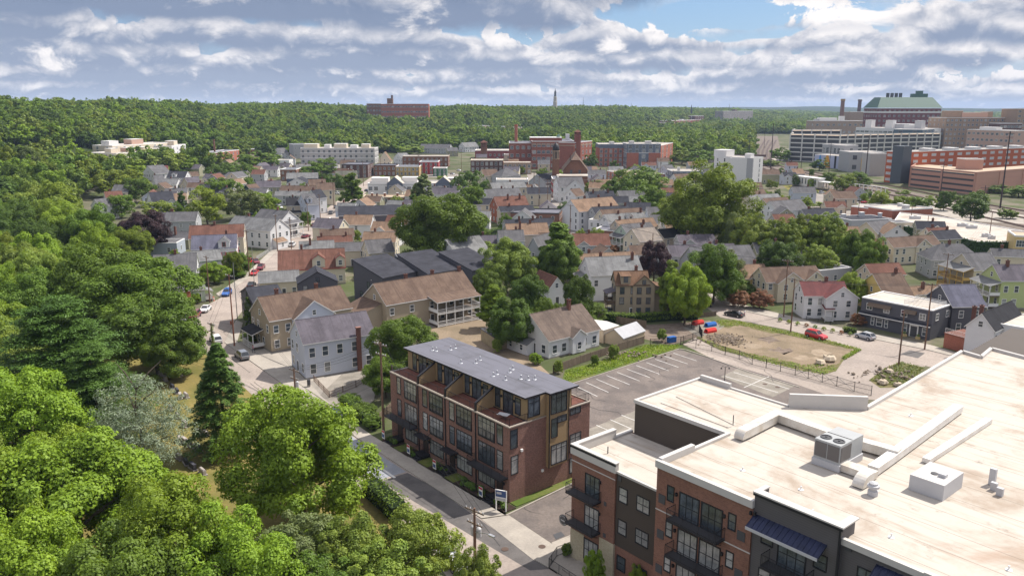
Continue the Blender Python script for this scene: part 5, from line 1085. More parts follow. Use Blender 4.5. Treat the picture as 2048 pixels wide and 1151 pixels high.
# modern red and grey flats
t = B_('modern red brick and grey flats, left block', 1198, 288, 1256, 288, 0, 26, br_far, roof_wh, 5, 6, 0, (2., 2.4), y_ground=333, trims=[(.82, 3., slate_b)], boxes=[(.5, .5, 4, 3, 2, lgrey)])
t = B_('modern grey and red flats with deep dark balconies, middle block', 1254, 287, 1322, 287, 0, 26, slate_b, roof_wh, 5, 5, 4, (2.6, 2.6), y_ground=336, trims=[(.6, .5, white_w), (.05, .6, white_w)], boxes=[(.2, .5, 4, 3, 2, lgrey), (.7, .5, 5, 3, 2, lgrey)])
for u, v_ in ((-.99, -.3), (.3, .95)): MB(br_far).box(t['a'] * u, -t['d'] - .8, 0, t['a'] * v_, -t['d'] + .1, t['z'] * .62).build('brick_bay', t['root'])
B_('modern red flats with dark balconies, right block', 1322, 289, 1346, 286, 0, 18, br_far, roof_wh, 5, 3, 0, (3.4, 2.6), y_ground=(334, 326), frame=white_w)
B_('square red brick block with a tan roof by the big green tree', 1214, 340, 1262, 350, 0, 24, br_far, roof_tan, 2, 6, 5, (2.2, 2.0), y_ground=(362, 372), boxes=[(.5, .5, 5, 2, 1.2, dgrey), (.75, .6, 4, 2, 1.2, dgrey)])
B_('low dark brick sheds behind the square brick block', 1196, 362, 1222, 370, 0, 12, br_dk, roof_gy, 1, 3, 2, (1.6, 1.6), y_ground=(376, 384))
B_('blue-grey flat-roofed flats in front of the mid-rise', 1344, 342, 1406, 341, 0, 16, slate_b, roof_wh, 3, 5, 3, (1.3, 1.8), y_ground=374, boxes=[(.3, .5, 1.5, 1.5, 2., lgrey)])
t = B_('white mid-rise flats with grey panels and a stair tower', 1429, 311, 1500, 316, 0, 15, white_w, roof_wh, 6, 5, 2, (1.0, 2.0), y_ground=(372, 378), boxes=[(.08, .5, 9, 9, 4, white_w), (.8, .5, 4, 4, 2.4, white_w)], cap=white_w)
m = MB(grey_w)
for u in (.66, .97): x = (u - .5) * 2 * t['a']; m.box(x - 4.2, -t['d'] - .5, 0, x + 3.2, -t['d'] + .1, t['z'] - .3)
m.build('grey_panel', t['root'])
B_('white stepped end of the mid-rise with small dark slots', 1500, 318, 1517, 312, 0, 12, white_w, roof_wh, 6, 3, 0, (1.0, .6), y_ground=(378, 372), cap=white_w)
# slope and skyline
for i in range(8):
    x = 955 + i * 11.5; B_('white bay-fronted row house with flat roof on the wooded slope, ' + ['first', 'second', 'third', 'fourth', 'fifth', 'sixth', 'seventh', 'eighth'][i] + ' from the left', x, 250 + i * .55, x + 11, 250.6 + i * .55, 0, 12, [white_w, pink_w][i % 2], roof_gy, 2, 2, 1, (2.4, 2.2), y_ground=264 + i * .4, group='row houses on the wooded slope', cat='row house', name='row_house')
t = B_('long red brick flats on the skyline above the wood', 762, 207.5, 857, 207, 0, 16, br_far, roof_gy, 4, 18, 0, (2.8, 2.4), dist=1330, boxes=[(.18, .5, 9, 9, 9, br_brown), (.22, .5, 3, 3, 14, br_dk)])
B_('left end block of the skyline brick flats', 733, 207, 762, 207.5, 0, 22, br_brown, roof_gy, 4, 5, 0, (2.6, 2.2), dist=1330)
B_('pinkish brick flats on the slope beyond the modern flats', 1302, 243, 1347, 247, 0, 20, pink_c, roof_wh, 3, 9, 2, (1.8, 2.4), y_ground=(258, 262))
B_('red and white row flats left of the slope church', 1334, 240, 1402, 241, 0, 16, br_school, roof_wh, 3, 10, 2, (2., 2.), y_ground=254, boxes=[(.15, .5, 10, 8, 2, white_w), (.5, .5, 8, 8, 2.4, white_w)])
B_('dark brick flats at the end of the slope row', 1390, 232, 1408, 231, 0, 16, br_dk, roof_gy, 5, 4, 1, (1.8, 2.), y_ground=250)
B_('cream low flats below the slope row', 1378, 248, 1400, 251, 0, 14, yel_w, roof_wh, 2, 4, 1, (1.8, 1.8), y_ground=259)
B_('wide grey concrete tower block on the horizon', 1447, 222, 1506, 222, 0, 22, paint('concrete panel', (.27, .235, .225)), roof_gy, 9, 11, 2, (2.6, 1.8), y_ground=249, boxes=[(.5, .5, 14, 8, 4, br_dk)])
def spire():
    g = GT(1110, 228); Hh = lambda y: GT2(1110, y, 0, 228).z - g.z; s = g.y / F_PX; st = paint('pale stone', (.44, .39, .33)); t = thing('spire', 'tall pale stone spire rising above the wooded ridge', 'spire', g)
    a = 3.9 * s; b = MB(st, dgrey); b.lathe([(a * 1.05, 0), (a, Hh(205)), (a * 1.1, Hh(204)), (a * .9, Hh(203)), (a * .8, Hh(194)), (a * .9, Hh(193.5)), (a * .62, Hh(193))], 8); b.lathe([(a * .55, Hh(193)), (a * .5, Hh(186)), (a * .6, Hh(185.5))], 8, 1); b.lathe([(a * .62, Hh(186)), (a * .45, Hh(183)), (a * .15, Hh(180)), (a * .04, Hh(176.5))], 8, 1); b.build('shaft', t)
    k = thing('auditorium', 'pale tent-like roof beside the stone spire', 'hall', (g.x + 15 * s, g.y, g.z)); MB(paint('pale roof', (.55, .53, .50))).lathe([(15 * s, 0), (15 * s, Hh(222)), (7 * s, Hh(216)), (.4, Hh(212))], 10).build('roof', k)
spire()
def mast(label, x, yt, yg, r=.6, m=None, nm='mast'):
    g = GT(x, yg); z = GT2(x, yt, 0, yg).z - g.z; t = thing(nm, label, 'mast', g); b = MB(m or dgrey)
    for i in range(3): a = i * 2.094; b.tube((r * 2 * math.cos(a), r * 2 * math.sin(a), 0), (.12 * math.cos(a), .12 * math.sin(a), z), r * .3, r * .14, 4)
    for k in range(1, 9): q = z * k / 9; rr = r * 2 * (1 - k / 9); b.tube((rr, 0, q), (-rr * .5, rr * .87, q), r * .14, n=3); b.tube((-rr * .5, rr * .87, q), (-rr * .5, -rr * .87, q), r * .14, n=3); b.tube((rr, 0, q), (-rr * .5, -rr * .87, q), r * .14, n=3)
    b.build('lattice', t); return t
mast('lattice radio mast right of the stone spire', 1166, 195, 226, 1.4); mast('short lattice mast on the ridge right of the spire', 1262, 206, 226, 1.3); mast('small thin mast on the ridge by the tower block', 1457, 208, 240, 1.0)
g = GT(1382, 236); t = thing('church_spire', 'small dark church spire on the right ridge', 'spire', g); z = GT2(1382, 209, 0, 236).z - g.z; MB(dgrey).lathe([(2.6, 0), (2.4, z * .55), (2.8, z * .56), (1.6, z * .75), (.1, z)], 8).build('shaft', t)
for i, (x, y, wd, m_) in enumerate([(420, 262, 10, white_w), (520, 250, 9, grey_w), (640, 262, 12, white_w), (705, 240, 8, cream_w), (790, 255, 14, white_w), (860, 262, 16, br_school), (905, 244, 9, white_w), (1075, 252, 12, cream_w), (1130, 262, 16, white_w), (1190, 250, 12, br_school), (1240, 246, 14, white_w), (1270, 262, 18, br_dk), (1420, 258, 16, white_w), (1450, 262, 12, br_school), (1530, 246, 16, white_w), (1590, 250, 14, cream_w)]):
    nm = 'white' if m_ is white_w else 'cream' if m_ is cream_w else 'grey' if m_ is grey_w else 'brick'; B_(f'{nm} house half hidden in the far wooded slope, ' + ['first', 'second', 'third', 'fourth', 'fifth', 'sixth', 'seventh', 'eighth', 'ninth', 'tenth', 'eleventh', 'twelfth', 'thirteenth', 'fourteenth', 'fifteenth', 'sixteenth'][i] + ' from left', x, y, x + wd, y + .3, 0, 10, m_, roof_gy, 2, 3, 1, (1.8, 2.), y_ground=y + 9, group='houses in the far wooded slope', cat='house', name='house')
# ---- right: plant, hospital, labs, garages, museum
B_('low brown industrial plant with white roof units', 1630, 240, 1739, 243, 0, 40, br_tan, roof_wh, 2, 10, 2, (4., 3.2), y_ground=272, boxes=[(.3, .5, 30, 14, 5, white_w), (.1, .5, 6, 8, 3, lgrey), (.55, .4, 8, 8, 8, white_w)])
B_('tall tan boiler house of the plant', 1700, 224, 1739, 223, 0, 40, br_tan, roof_wh, 1, 2, 1, (3, 3), y_ground=268)
stack('brown brick chimney of the plant with yellow upper half', 1680, 198, 268, 4.2, br_brown, cap=br_yel); stack('dark brick chimney above the boiler house', 1714, 199, 265, 4., br_dk)
t = B_('tall dark red hospital with a green copper roof', 1756, 216, 1883, 217, 0, 45, br_hosp, copper, 7, 13, 6, (2.6, 2.6), y_ground=285, cap=white_w, trims=[(.86, 2.2, white_w)])
a, d, z = t['a'], t['d'], t['z']; zt = z + (217 - 196) * G(1820, 285).y / F_PX; r = MB(copper); q = [(-a - 1, -d - 1), (a + 1, -d - 1), (a + 1, d + 1), (-a - 1, d + 1)]; ri = [(-a + 8, -d + 12), (a - 8, -d + 12), (a - 8, d - 12), (-a + 8, d - 12)]
for i in range(4): j = (i + 1) % 4; r.poly([(*q[i], z + .5), (*q[j], z + .5), (*ri[j], zt), (*ri[i], zt)])
r.poly([(*p, zt) for p in ri]); r.build('mansard_roof', t['root'])
m = MB(dgrey)
for k in range(4): x = -a * .5 + k * 6.; m.box(x - 1.5, -2, zt, x + 1.5, 2, zt + 6)
m.build('flue', t['root']); m = MB(copper); m.box(a * .25, -3, zt, a * .75, 3, zt + 5); m.prism([(a * .4, -2), (a * .6, -2), (a * .6, 2), (a * .4, 2)], zt + 5, zt + 9); m.build('cooling_tower', t['root'])
t = B_('white laboratory block crowded with roof plant', 1712, 254, 1845, 258, 0, 40, white_w, roof_wh, 3, 14, 2, (5., 2.), y_ground=(296, 302), boxes=[(.1, .4, 8, 8, 9, white_w), (.42, .4, 9, 7, 9, white_w), (.5, .6, 30, 12, 5, lgrey), (.85, .4, 8, 8, 9, lgrey), (.75, .5, 20, 10, 4, white_w)])
B_('blue glass stair end of the white laboratory', 1845, 259, 1902, 255, 0, 30, paint('blue glass wall', (.10, .14, .18), .2), roof_wh, 4, 9, 2, (4.2, 3.6), y_ground=(304, 296), frame=lgrey)
B_('broad tan hospital wing with rows of small windows', 1893, 234, 2010, 236, 0, 40, br_tan, roof_tan, 7, 14, 4, (2.2, 2.2), y_ground=300, boxes=[(.25, .5, 20, 10, 8, br_tan), (.6, .5, 30, 12, 6, pink_w), (.85, .5, 10, 8, 7, br_tan)])
B_('low tan hospital annexe in front of the broad wing', 1935, 258, 2030, 262, 0, 26, pink_w, roof_wh, 4, 10, 2, (3., 2.2), y_ground=(308, 314), boxes=[(.3, .5, 20, 8, 3, white_w)])
B_('dark glazed hospital link at the right', 2000, 246, 2045, 247, 0, 20, br_dk, roof_gy, 5, 6, 0, (3., 2.6), y_ground=304)
B_('tall tan tower cut by the right edge of the picture', 2036, 217, 2110, 217, 0, 30, br_tan, roof_tan, 9, 7, 0, (2.6, 2.2), y_ground=302)
def garage(label, pts, yt, yg, levels, m, D=40, rz_m=roof_tan, bay=9., sp=.55, solid=9):     # open-deck car park between ground points
    for i in range(len(pts) - 1):
        P1, P2 = GT2(pts[i][0], yt[i], 0, yg[i]), GT2(pts[i + 1][0], yt[i + 1], 0, yg[i + 1]); z = (P1.z + P2.z) / 2
        if i == 0: root = thing('parking_garage', label, 'parking garage', (P1.x, P1.y, 0)); z0 = z
        z = z0; ax = P2 - P1; ax.z = 0; L = ax.length; ax.normalize(); rz = math.atan2(ax.y, ax.x); loc = (P1.x - root.location.x, P1.y - root.location.y, 0)
        b = MB(m, dgrey, rz_m); fh = z / levels
        for k in range(levels + 1): zz = k * fh; b.box(0, 0, max(0, zz - sp), L, .55, min(zz + sp, z) + (.0 if k < levels else .1))
        if i >= solid: b.box(.02, .03, .02, L, .5, z - .02)
        n = max(1, int(L / bay))
        for k in range(n + 1): x = L * k / n; b.box(x - .5, -.25, 0, x + .5, .54, z)
        b.build('deck_side', root, loc, rz)
    fr = [GT2(a[0], b, 0, c) for a, b, c in zip(pts, yt, yg)]; r0 = root.location; 
    ft = [(p.x - r0.x, p.y - r0.y + .6) for p in fr]; c = MB(dgrey, rz_m); bk = Vector((fr[0].x, fr[0].y)).normalized() * D; bk = (bk.x + D * .10, bk.y); c.prism(ft + [(x + bk[0], y + bk[1]) for x, y in ft[::-1]], 0, z0 - 1.2, 0, 1); c.mats.append(m); x, y = ft[0]; c.prism([(x - .5, y - .6), (x, y - .6), (x + bk[0], y + bk[1]), (x + bk[0] - .5, y + bk[1])], 0, z0, 2); c.build('core', root)
    return root
garage('long white open-deck parking garage before the laboratory', [(1581, 0), (1681, 0), (1770, 0), (1880, 0)], [268, 268, 276, 278], [322, 326, 322, 318], 6, garage_w, 34)
garage('rear level of the white parking garage with a tan roof deck', [(1585, 0), (1682, 0)], [259, 259], [316, 316], 6, garage_w, 30)
garage('pink concrete parking garage beside the railway', [(1823, 0), (1952, 0), (2090, 0)], [331, 346, 343], [374, 390, 376], 4, pink_c, 46, bay=21., sp=1.0, solid=1)
B_('pink stair tower on the pink parking garage', 1932, 317, 1968, 318, 0, 10, pink_c, roof_tan, 1, 1, 0, (4, 5), y_ground=378)
t = B_('orange panelled hotel with pale windows and a slate corner', 1806, 300, 2100, 296, 0, 12, orange_p, roof_wh, 5, 18, 2, (4.2, 1.5), y_ground=(367, 350), pane=lgrey, boxes=[(u, .5, 6, 8, 1.6, lgrey) for u in (.2, .35, .5, .65, .8, .93)])
m = MB(paint('slate corner', (.085, .10, .115))); m.box(-t['a'] - .4, -t['d'] - .6, 0, -t['a'] * .90, t['d'] * .2, t['z'] + 3.4); m.build('corner_tower', t['root'])
t = B_('low museum with a painted mural wall of orange, black and lilac shapes', 1630, 307, 1728, 316, 0, 30, paint('lilac wall', (.42, .45, .60)), roof_wh, 0, 0, y_ground=(334, 342))
mu = MB(orange_p, paint('mural orange', (.62, .30, .04)), black, paint('mural blue', (.10, .28, .60)), white_w); a, d, z = t['a'], t['d'], t['z']
for k, (u, w0, w1, mi) in enumerate([(.12, .10, .03, 3), (.27, .16, .05, 1), (.44, .04, .04, 2), (.53, .05, .02, 4), (.66, .10, .06, 3)]):
    x = (u - .5) * 2 * a; mu.poly([(x - w0 * a, -d - .05 - k * .01, .3), (x + w0 * a, -d - .05 - k * .01, .3), (x + w1 * a, -d - .05 - k * .01, z - .3), (x - w1 * a, -d - .05 - k * .01, z - .3)], mi)
mu.build('mural', t['root'])
B_('dark windowed upper box on the museum', 1645, 288, 1690, 290, 0, 14, grey_w, roof_wh, 2, 6, 1, (3., 4.6), y_ground=(330, 334))
t = B_('grey museum wing with a golden arched panel', 1700, 303, 1766, 304, 0, 20, grey_w, roof_wh, 2, 3, 0, (3, 3), y_ground=344, frame=dgrey)
m = MB(paint('gold arch', (.66, .38, .03))); x = t['a'] * .1; m.poly([(x - 4.6, -t['d'] - .15, 1)] + [(x + 4.6, -t['d'] - .15, 1)] + [(x + 4.6 * math.cos(R(q)), -t['d'] - .15, t['z'] * .62 + 5.2 * math.sin(R(q))) for q in range(0, 181, 15)]); m.build('arch_panel', t['root'])
B_('grey boxy pavilion at the left of the orange hotel', 1742, 306, 1775, 307, 0, 14, mid_w, roof_wh, 0, 0, y_ground=352)
# rail side: brick workshop, ivy hall, station
B_('red brick workshop with a pale flat roof by the car park', 1728, 412, 1786, 418, 5.5, 22, br_far, roof_wh, 0, 0, 0, y_ground=(440, 450), boxes=[(.75, .5, 2.4, 2.0, 1.6, lgrey), (.3, .7, 1.6, 1.6, 1.3, lgrey)])
B_('brick workshop side range with small white windows', 1786, 420, 1864, 413, 0, 20, br_far, roof_wh, 1, 6, 1, (1.6, 1.0), y_ground=(447, 437), boxes=[(.8, .6, 1.8, 1.8, 1.6, lgrey)])
def ivy_hall():
    z = 5.2; pts = [(1784, 447), (1846, 457), (1955, 482), (2026, 483), (2100, 470), (1880, 432), (1800, 424)]; q = [G(x, y, z) for x, y in pts]; c = q[0]
    t = thing('hall', 'long low hall with a white roof and an ivy-green wall', 'hall', (c.x, c.y, 0)); pl = [(p.x - c.x, p.y - c.y) for p in q]
    ivy = leafmat('ivy', (.035, .085, .015), (.02, .05, .01), .2); b = MB(mat('ivy backing', (.02, .05, .012), .9), white); b.prism(pl, 0, z - .3); b.build('wall', t)
    r = MB(roof_wh, white); r.poly([(*p, z - .28) for p in (pl if sum(a[0] * b_[1] - b_[0] * a[1] for a, b_ in zip(pl, pl[1:] + pl[:1])) > 0 else pl[::-1])]); r.ring(pl, z - .3, z, .3, 1); ro = r.build('roof', t)
    f = MB(ivy); rg = random.Random(4)
    for A, D in zip(pl[:3], pl[1:4]):
        A, D = Vector((*A, 0)), Vector((*D, 0)); n = Vector(((D - A).y, -(D - A).x, 0)).normalized(); L = (D - A).length
        for _ in range(int(L * 34)):
            p = A.lerp(D, rg.random()) + n * rg.uniform(.02, .35) + Vector((0, 0, rg.uniform(.1, z + .15))); nn = (n + Vector((rg.gauss(0, .5), rg.gauss(0, .5), rg.gauss(.3, .5)))).normalized(); e = nn.orthogonal().normalized() * rg.uniform(.14, .30); w2 = nn.cross(e); f.poly([p - e, p - w2, p + e, p + w2])
    f.build('ivy', t)
    for x, y, s in ((1925, 452, 1.6), (1943, 456, 1.6), (1972, 473, 1.2), (1983, 477, 1.), (1838, 451, 2.2), (1830, 437, 1.8)): p = G(x, y, z - .2); MB(lgrey, dgrey).box(-s, -s * .6, 0, s, s * .6, 1.1).lathe([(s * .4, 1.1), (s * .4, 1.2), (.1, 1.21)], 8, 1).build('roof_unit', ro, (p.x - c.x, p.y - c.y, z - .28))
ivy_hall()
B_('tan stucco house with large windows cut by the right edge', 2030, 470, 2110, 474, 8.5, 12, yel_w, roof_tan, 2, 3, 0, (2.2, 2.0), cat='house', name='house')
def station():
    A, C = G(1590, 372), G(1768, 396); d = C - A; L = d.length; rz = math.atan2(d.y, d.x); t = thing('station_platform', 'raised railway platform with a white canopy and a boxy white shelter', 'railway station', A, rz)
    b = MB(g_conc, yel_w, dgrey); b.box(0, -2, 0, L, 4, 1.1); b.box(L * .3, -2.05, 1.1, L, -1.4, 1.13, 1); b.box(0, -2.3, .2, L, -2, .8, 2); b.build('platform', t)
    c = MB(white_w, glass); c.box(0, -1.5, 1.1, L * .30, 3.5, 6.2); c.box(-.15, -1.65, 6.2, L * .31, 3.65, 6.6)
    for k in range(7): x = 2 + k * L * .04; c.box(x, -1.54, 2.4, x + .9, -1.5, 5.6, 1)
    c.build('shelter', t); c = MB(white_w, lgrey); c.box(L * .31, -1.8, 4.6, L * .66, 3.6, 4.9)
    for k in range(6): x = L * (.33 + k * .064); c.box(x, .8, 1.1, x + .3, 1.1, 4.6, 1)
    c.build('canopy', t)
    for k in range(8): x = L * (.68 + k * .044); p = MB(white_w); p.box(x, 1., 1.1, x + .35, 1.35, 5.6).box(x - 1.4, .8, 5.5, x + 1.7, 1.5, 5.7); p.build('lamp_post', t)
station()
def bridge():
    A, C = G(1412, 312, 6), G(1532, 312, 6); d = C - A; L = d.length; t = thing('rail_bridge', 'brown steel road bridge on grey piers over the tracks', 'bridge', (A.x, A.y, 0), math.atan2(d.y, d.x))
    b = MB(paint('rusted steel', (.16, .105, .09)), g_conc); b.box(-20, 0, 5.2, L, 9, 6.2); b.box(-20, -.2, 6.2, L, .1, 7.2); b.build('deck', t)
    for u in (.1, .45, .8): MB(g_conc).box(L * u - 2, 1, 0, L * u + 2, 8, 5.2).build('pier', t)
bridge()
# tracks with overhead masts
def track(label, pts):
    q = [G(x, y, .05) for x, y in pts]; t = thing('railway_track', label, 'railway track', q[0], group='railway tracks'); o = q[0]; b = MB(paint('rail rust', (.14, .075, .055), .5), mat('sleeper', (.09, .07, .06), .95))
    for A, C in zip(q, q[1:]):
        d = (C - A).normalized(); n = Vector((-d.y, d.x, 0)); A, C = A - o, C - o
        for s in (-.75, .75): v_ = [A + n * (s - .1), C + n * (s - .1), C + n * (s + .1), A + n * (s + .1)]; b.prism([(p.x, p.y) for p in v_], .05, .32)
        v_ = [A - n * 1.35, C - n * 1.35, C + n * 1.35, A + n * 1.35]; b.prism([(p.x, p.y) for p in v_], 0, .10 + .01 * (len(b.f) % 3), 1)
    b.build('rails', t)
track('railway track nearest the station platform', [(1530, 280), (1518, 300), (1512, 330), (1560, 352), (1600, 366), (1700, 386), (1850, 424), (2060, 478)])
track('second railway track from the platform', [(1538, 280), (1526, 300), (1522, 328), (1570, 346), (1620, 358), (1740, 380), (1880, 414), (2060, 456)])
track('third railway track from the platform', [(1546, 280), (1534, 300), (1532, 322), (1590, 342), (1760, 376), (1900, 408), (2060, 438)])
track('outer railway track along the pink garage', [(1552, 280), (1542, 300), (1540, 318), (1600, 340), (1780, 371), (1920, 400), (2060, 424)])
# ------------------------------------------------------------------ trees
LM = dict(bright=leafmat('leaves bright', (.165, .240, .020), (.095, .155, .013)), mid=leafmat('leaves mid', (.104, .162, .019), (.052, .092, .011)), dark=leafmat('leaves dark', (.072, .122, .017), (.040, .072, .011)),
          yellow=leafmat('leaves yellow', (.155, .195, .018), (.085, .120, .012)), light=leafmat('leaves light', (.175, .225, .038), (.095, .145, .020)), olive=leafmat('leaves olive', (.135, .165, .058), (.070, .095, .030)), purple=leafmat('leaves purple', (.042, .020, .024), (.020, .010, .013), .15, .12),
          blue=leafmat('needles blue', (.205, .245, .165), (.105, .140, .090), .1, .15), conifer=leafmat('needles green', (.075, .135, .022), (.038, .078, .013), .2, .15), rust=leafmat('leaves rust', (.22, .10, .06), (.12, .08, .035), .2, .25))
def quads(name, P0, Nn, size, rng, aspect=.62, mats=None):   # one leaf-sized lozenge per point
    n = len(P0); r = rng.normal(size=(n, 3)); a = np.cross(Nn, r); a /= np.linalg.norm(a, axis=1)[:, None] + 1e-9; b = np.cross(Nn, a)
    sz = (size * rng.uniform(.6, 1.35, n))[:, None]; a = a * sz; b = b * sz * aspect; fold = Nn * sz * .22
    V = np.stack([P0 - a, P0 - b + fold, P0 + a, P0 + b + fold], 1).reshape(-1, 3).astype(np.float32)
    me = bpy.data.meshes.new(name); me.vertices.add(4 * n); me.vertices.foreach_set('co', V.ravel()); me.loops.add(4 * n); me.loops.foreach_set('vertex_index', np.arange(4 * n, dtype=np.int32))
    me.polygons.add(n); me.polygons.foreach_set('loop_start', np.arange(0, 4 * n, 4, dtype=np.int32)); me.materials.append(LM['mid']); me.update(calc_edges=True); return me
def unit(v): return v / (np.linalg.norm(v, axis=-1, keepdims=True) + 1e-9)
def crown(kind, seed, nc, nl, leaf):
    rng = np.random.default_rng(seed); P_, N_ = [], []
    if kind in ('broad', 'airy', 'column', 'tuft'):
        H, Rr = dict(broad=(15, 6.5), airy=(13, 6.), column=(14, 3.2), tuft=(14, 5.5))[kind]
        zc, hz = dict(broad=(.53, .46), airy=(.58, .40), column=(.52, .48), tuft=(.53, .46))[kind]; zc *= H; hz *= H
        d = unit(rng.normal(size=(nc * 3, 3))); d = d[d[:, 2] > -.82][:nc]; lob = 1 + .20 * np.sin(d[:, 0] * 3.1 + seed) * np.cos(d[:, 1] * 2.7 + seed * 2) + .12 * np.sin(d[:, 2] * 5 + seed)
        rad = rng.uniform(.64, 1.0, len(d)) * lob; rad[: len(d) // 5] *= .6
        prof = np.ones(len(d)) if kind != 'column' else np.clip(1.15 - .5 * (d[:, 2] + .2), .5, 1.1)
        C = np.stack([d[:, 0] * Rr * rad * prof, d[:, 1] * Rr * rad * prof, zc + d[:, 2] * hz * rad], 1)
        cr = rng.uniform(.16, .30, len(d)) * Rr * (.75 if kind == 'airy' else .62 if kind == 'tuft' else 1.)
        for c, r, o in zip(C, cr, d):
            m = int(nl * (r / (.25 * Rr)) ** 1.6) if kind != 'airy' else nl; v = unit(rng.normal(size=(m * 2, 3)) + o * .55 + np.array([0, 0, .35])); v = v[:m]
            s = rng.uniform(.55, 1.08, len(v)) ** .7
            bump = 1 + .22 * np.sin(v[:, 0] * 5 + r * 9) * np.sin(v[:, 1] * 5 + r * 7) * np.sin(v[:, 2] * 5)
            P_.append(c + v * (s * bump)[:, None] * r * np.array([1, 1, .78])); N_.append(unit(v * .9 + np.array([0, 0, .45]) + rng.normal(size=v.shape) * .42))
    elif kind == 'hemlock':
        H, Rr = 18, 4.6
        for k in range(nc):
            t = rng.uniform(.04, 1) ** .8; z = H * t; L = Rr * (1 - t) ** .75 * rng.uniform(.75, 1.1) + .25; a = rng.uniform(0, 6.283); u = rng.uniform(.1, 1, nl) ** .6
            w = (1 - u) * .5 * L * .6 + .25; side = rng.normal(size=nl) * w * .45
            x = np.cos(a) * u * L - np.sin(a) * side; y = np.sin(a) * u * L + np.cos(a) * side; zz = z - .32 * L * u ** 1.6 + rng.normal(size=nl) * .12 + .12 * L
            P_.append(np.stack([x, y, zz], 1)); N_.append(unit(np.stack([np.cos(a) * .35 + rng.normal(size=nl) * .3, np.sin(a) * .35 + rng.normal(size=nl) * .3, np.full(nl, .9)], 1)))
    elif kind == 'pine':
        H, Rr = 20, 8.
        for k in range(nc):
            t = rng.uniform(.16, 1); z = H * t; L = Rr * (1.06 - t) ** .62 * rng.uniform(.55, 1.1); a = rng.uniform(0, 6.283)
            for q in (1., .72, .45):
                c = np.array([np.cos(a) * L * q, np.sin(a) * L * q, z + .10 * L * q + rng.normal() * .2]); m = nl // 3; r = .9 + .55 * q * (1.1 - t)
                v = unit(rng.normal(size=(m, 3))) * rng.uniform(.3, 1, (m, 1)); P_.append(c + v * r * np.array([1.25, 1.25, .32])); N_.append(unit(v * .5 + np.array([0, 0, .9]) + rng.normal(size=v.shape) * .35))
    P0, N0 = np.concatenate(P_), np.concatenate(N_); return quads('crown ' + kind, P0, N0, leaf, rng, .62 if kind in ('broad', 'airy', 'column') else .28)
def trunk(kind, seed):
    rg = random.Random(seed); b = MB(bark); H, r = dict(broad=(15, .38), airy=(13, .25), column=(14, .2), tuft=(14, .3), hemlock=(18, .28), pine=(20, .4))[kind]
    top = H * (.62 if kind in ('broad', 'airy') else .92); p = Vector((0, 0, 0)); n = 5
    for i in range(n):
        q = Vector((rg.gauss(0, .12), rg.gauss(0, .12), top * (i + 1) / n)); b.tube(p, q, r * (1 - .16 * i), r * (1 - .16 * (i + 1)), 7)
        if i >= 1 and kind in ('broad', 'airy', 'tuft'):
            for k in range(2):
                a = rg.uniform(0, 6.28); L = rg.uniform(2.6, 4.6); e = q + Vector((math.cos(a) * L, math.sin(a) * L, L * rg.uniform(.5, 1.0))); md = q.lerp(e, .5) + Vector((0, 0, .3)); b.tube(q, md, r * .42, r * .28, 5); b.tube(md, e, r * .28, r * .08, 5)
        p = q
    return b.data('trunk')
DIM = dict(broad=(15, 7.4), airy=(13, 6.8), column=(14, 3.3), tuft=(14, 5.4), hemlock=(18, 4.6), pine=(20, 8.2))
PROTO, TRUNK = {}, {}
def proto(kind, det, i):
    key = (kind, det, i)
    if key not in PROTO:
        nc, nl, lf = {'near': (120, 560, .165), 'mid': (80, 120, .34), 'far': (48, 60, .60)}[det]
        if kind == 'airy': nc, nl = int(nc * 1.3), int(nl * .42)
        if kind == 'hemlock': nc, nl, lf = {'near': (340, 170, .16), 'mid': (130, 40, .42), 'far': (60, 18, .8)}[det]
        if kind == 'pine': nc, nl, lf = {'near': (170, 420, .18), 'mid': (70, 80, .45), 'far': (34, 30, .9)}[det]
        if kind == 'tuft': nc, nl, lf = {'near': (460, 130, .15), 'mid': (130, 40, .4), 'far': (60, 18, .8)}[det]
        PROTO[key] = crown(kind, 11 + i * 17 + len(kind), nc, nl, lf)
    if (kind, i) not in TRUNK: TRUNK[(kind, i)] = trunk(kind, 5 + i)
    return PROTO[key], TRUNK[(kind, i)]
TREES = []; trg = random.Random(77)
def tree_at(p, h, r, kind, col, label, group=None, det=None, name='tree'):
    d = math.hypot(p[0], p[1]); det = det or ('near' if d < 330 else 'mid' if d < 620 else 'far'); i = trg.randrange(3 if kind == 'broad' else 1)
    cm, tm = proto(kind, det, i); H0, R0 = DIM[kind]; rz = trg.uniform(0, 6.28)
    t = thing(name, label, 'tree' if name != 'shrub' else 'shrub', p, rz, group); s = r / R0; t.scale = (s, s, h / H0)
    c = put('crown', cm, t); c.material_slots[0].link = 'OBJECT'; c.material_slots[0].material = LM[col]; put('trunk', tm, t); TREES.append((p[0], p[1], r)); return t
def tree(x, yt, h, wpx, col, label, kind='broad', det=None, group=None, name='tree'):
    if 330 < yt < 600 and h > 7: h *= 1.13; wpx *= 1.08
    p = G(x, yt, h); return tree_at(Vector((p.x, p.y, 0)), h, wpx / 2 * (p.y * cp + 30 * sp) / F_PX, kind, col, label, group, det, name)
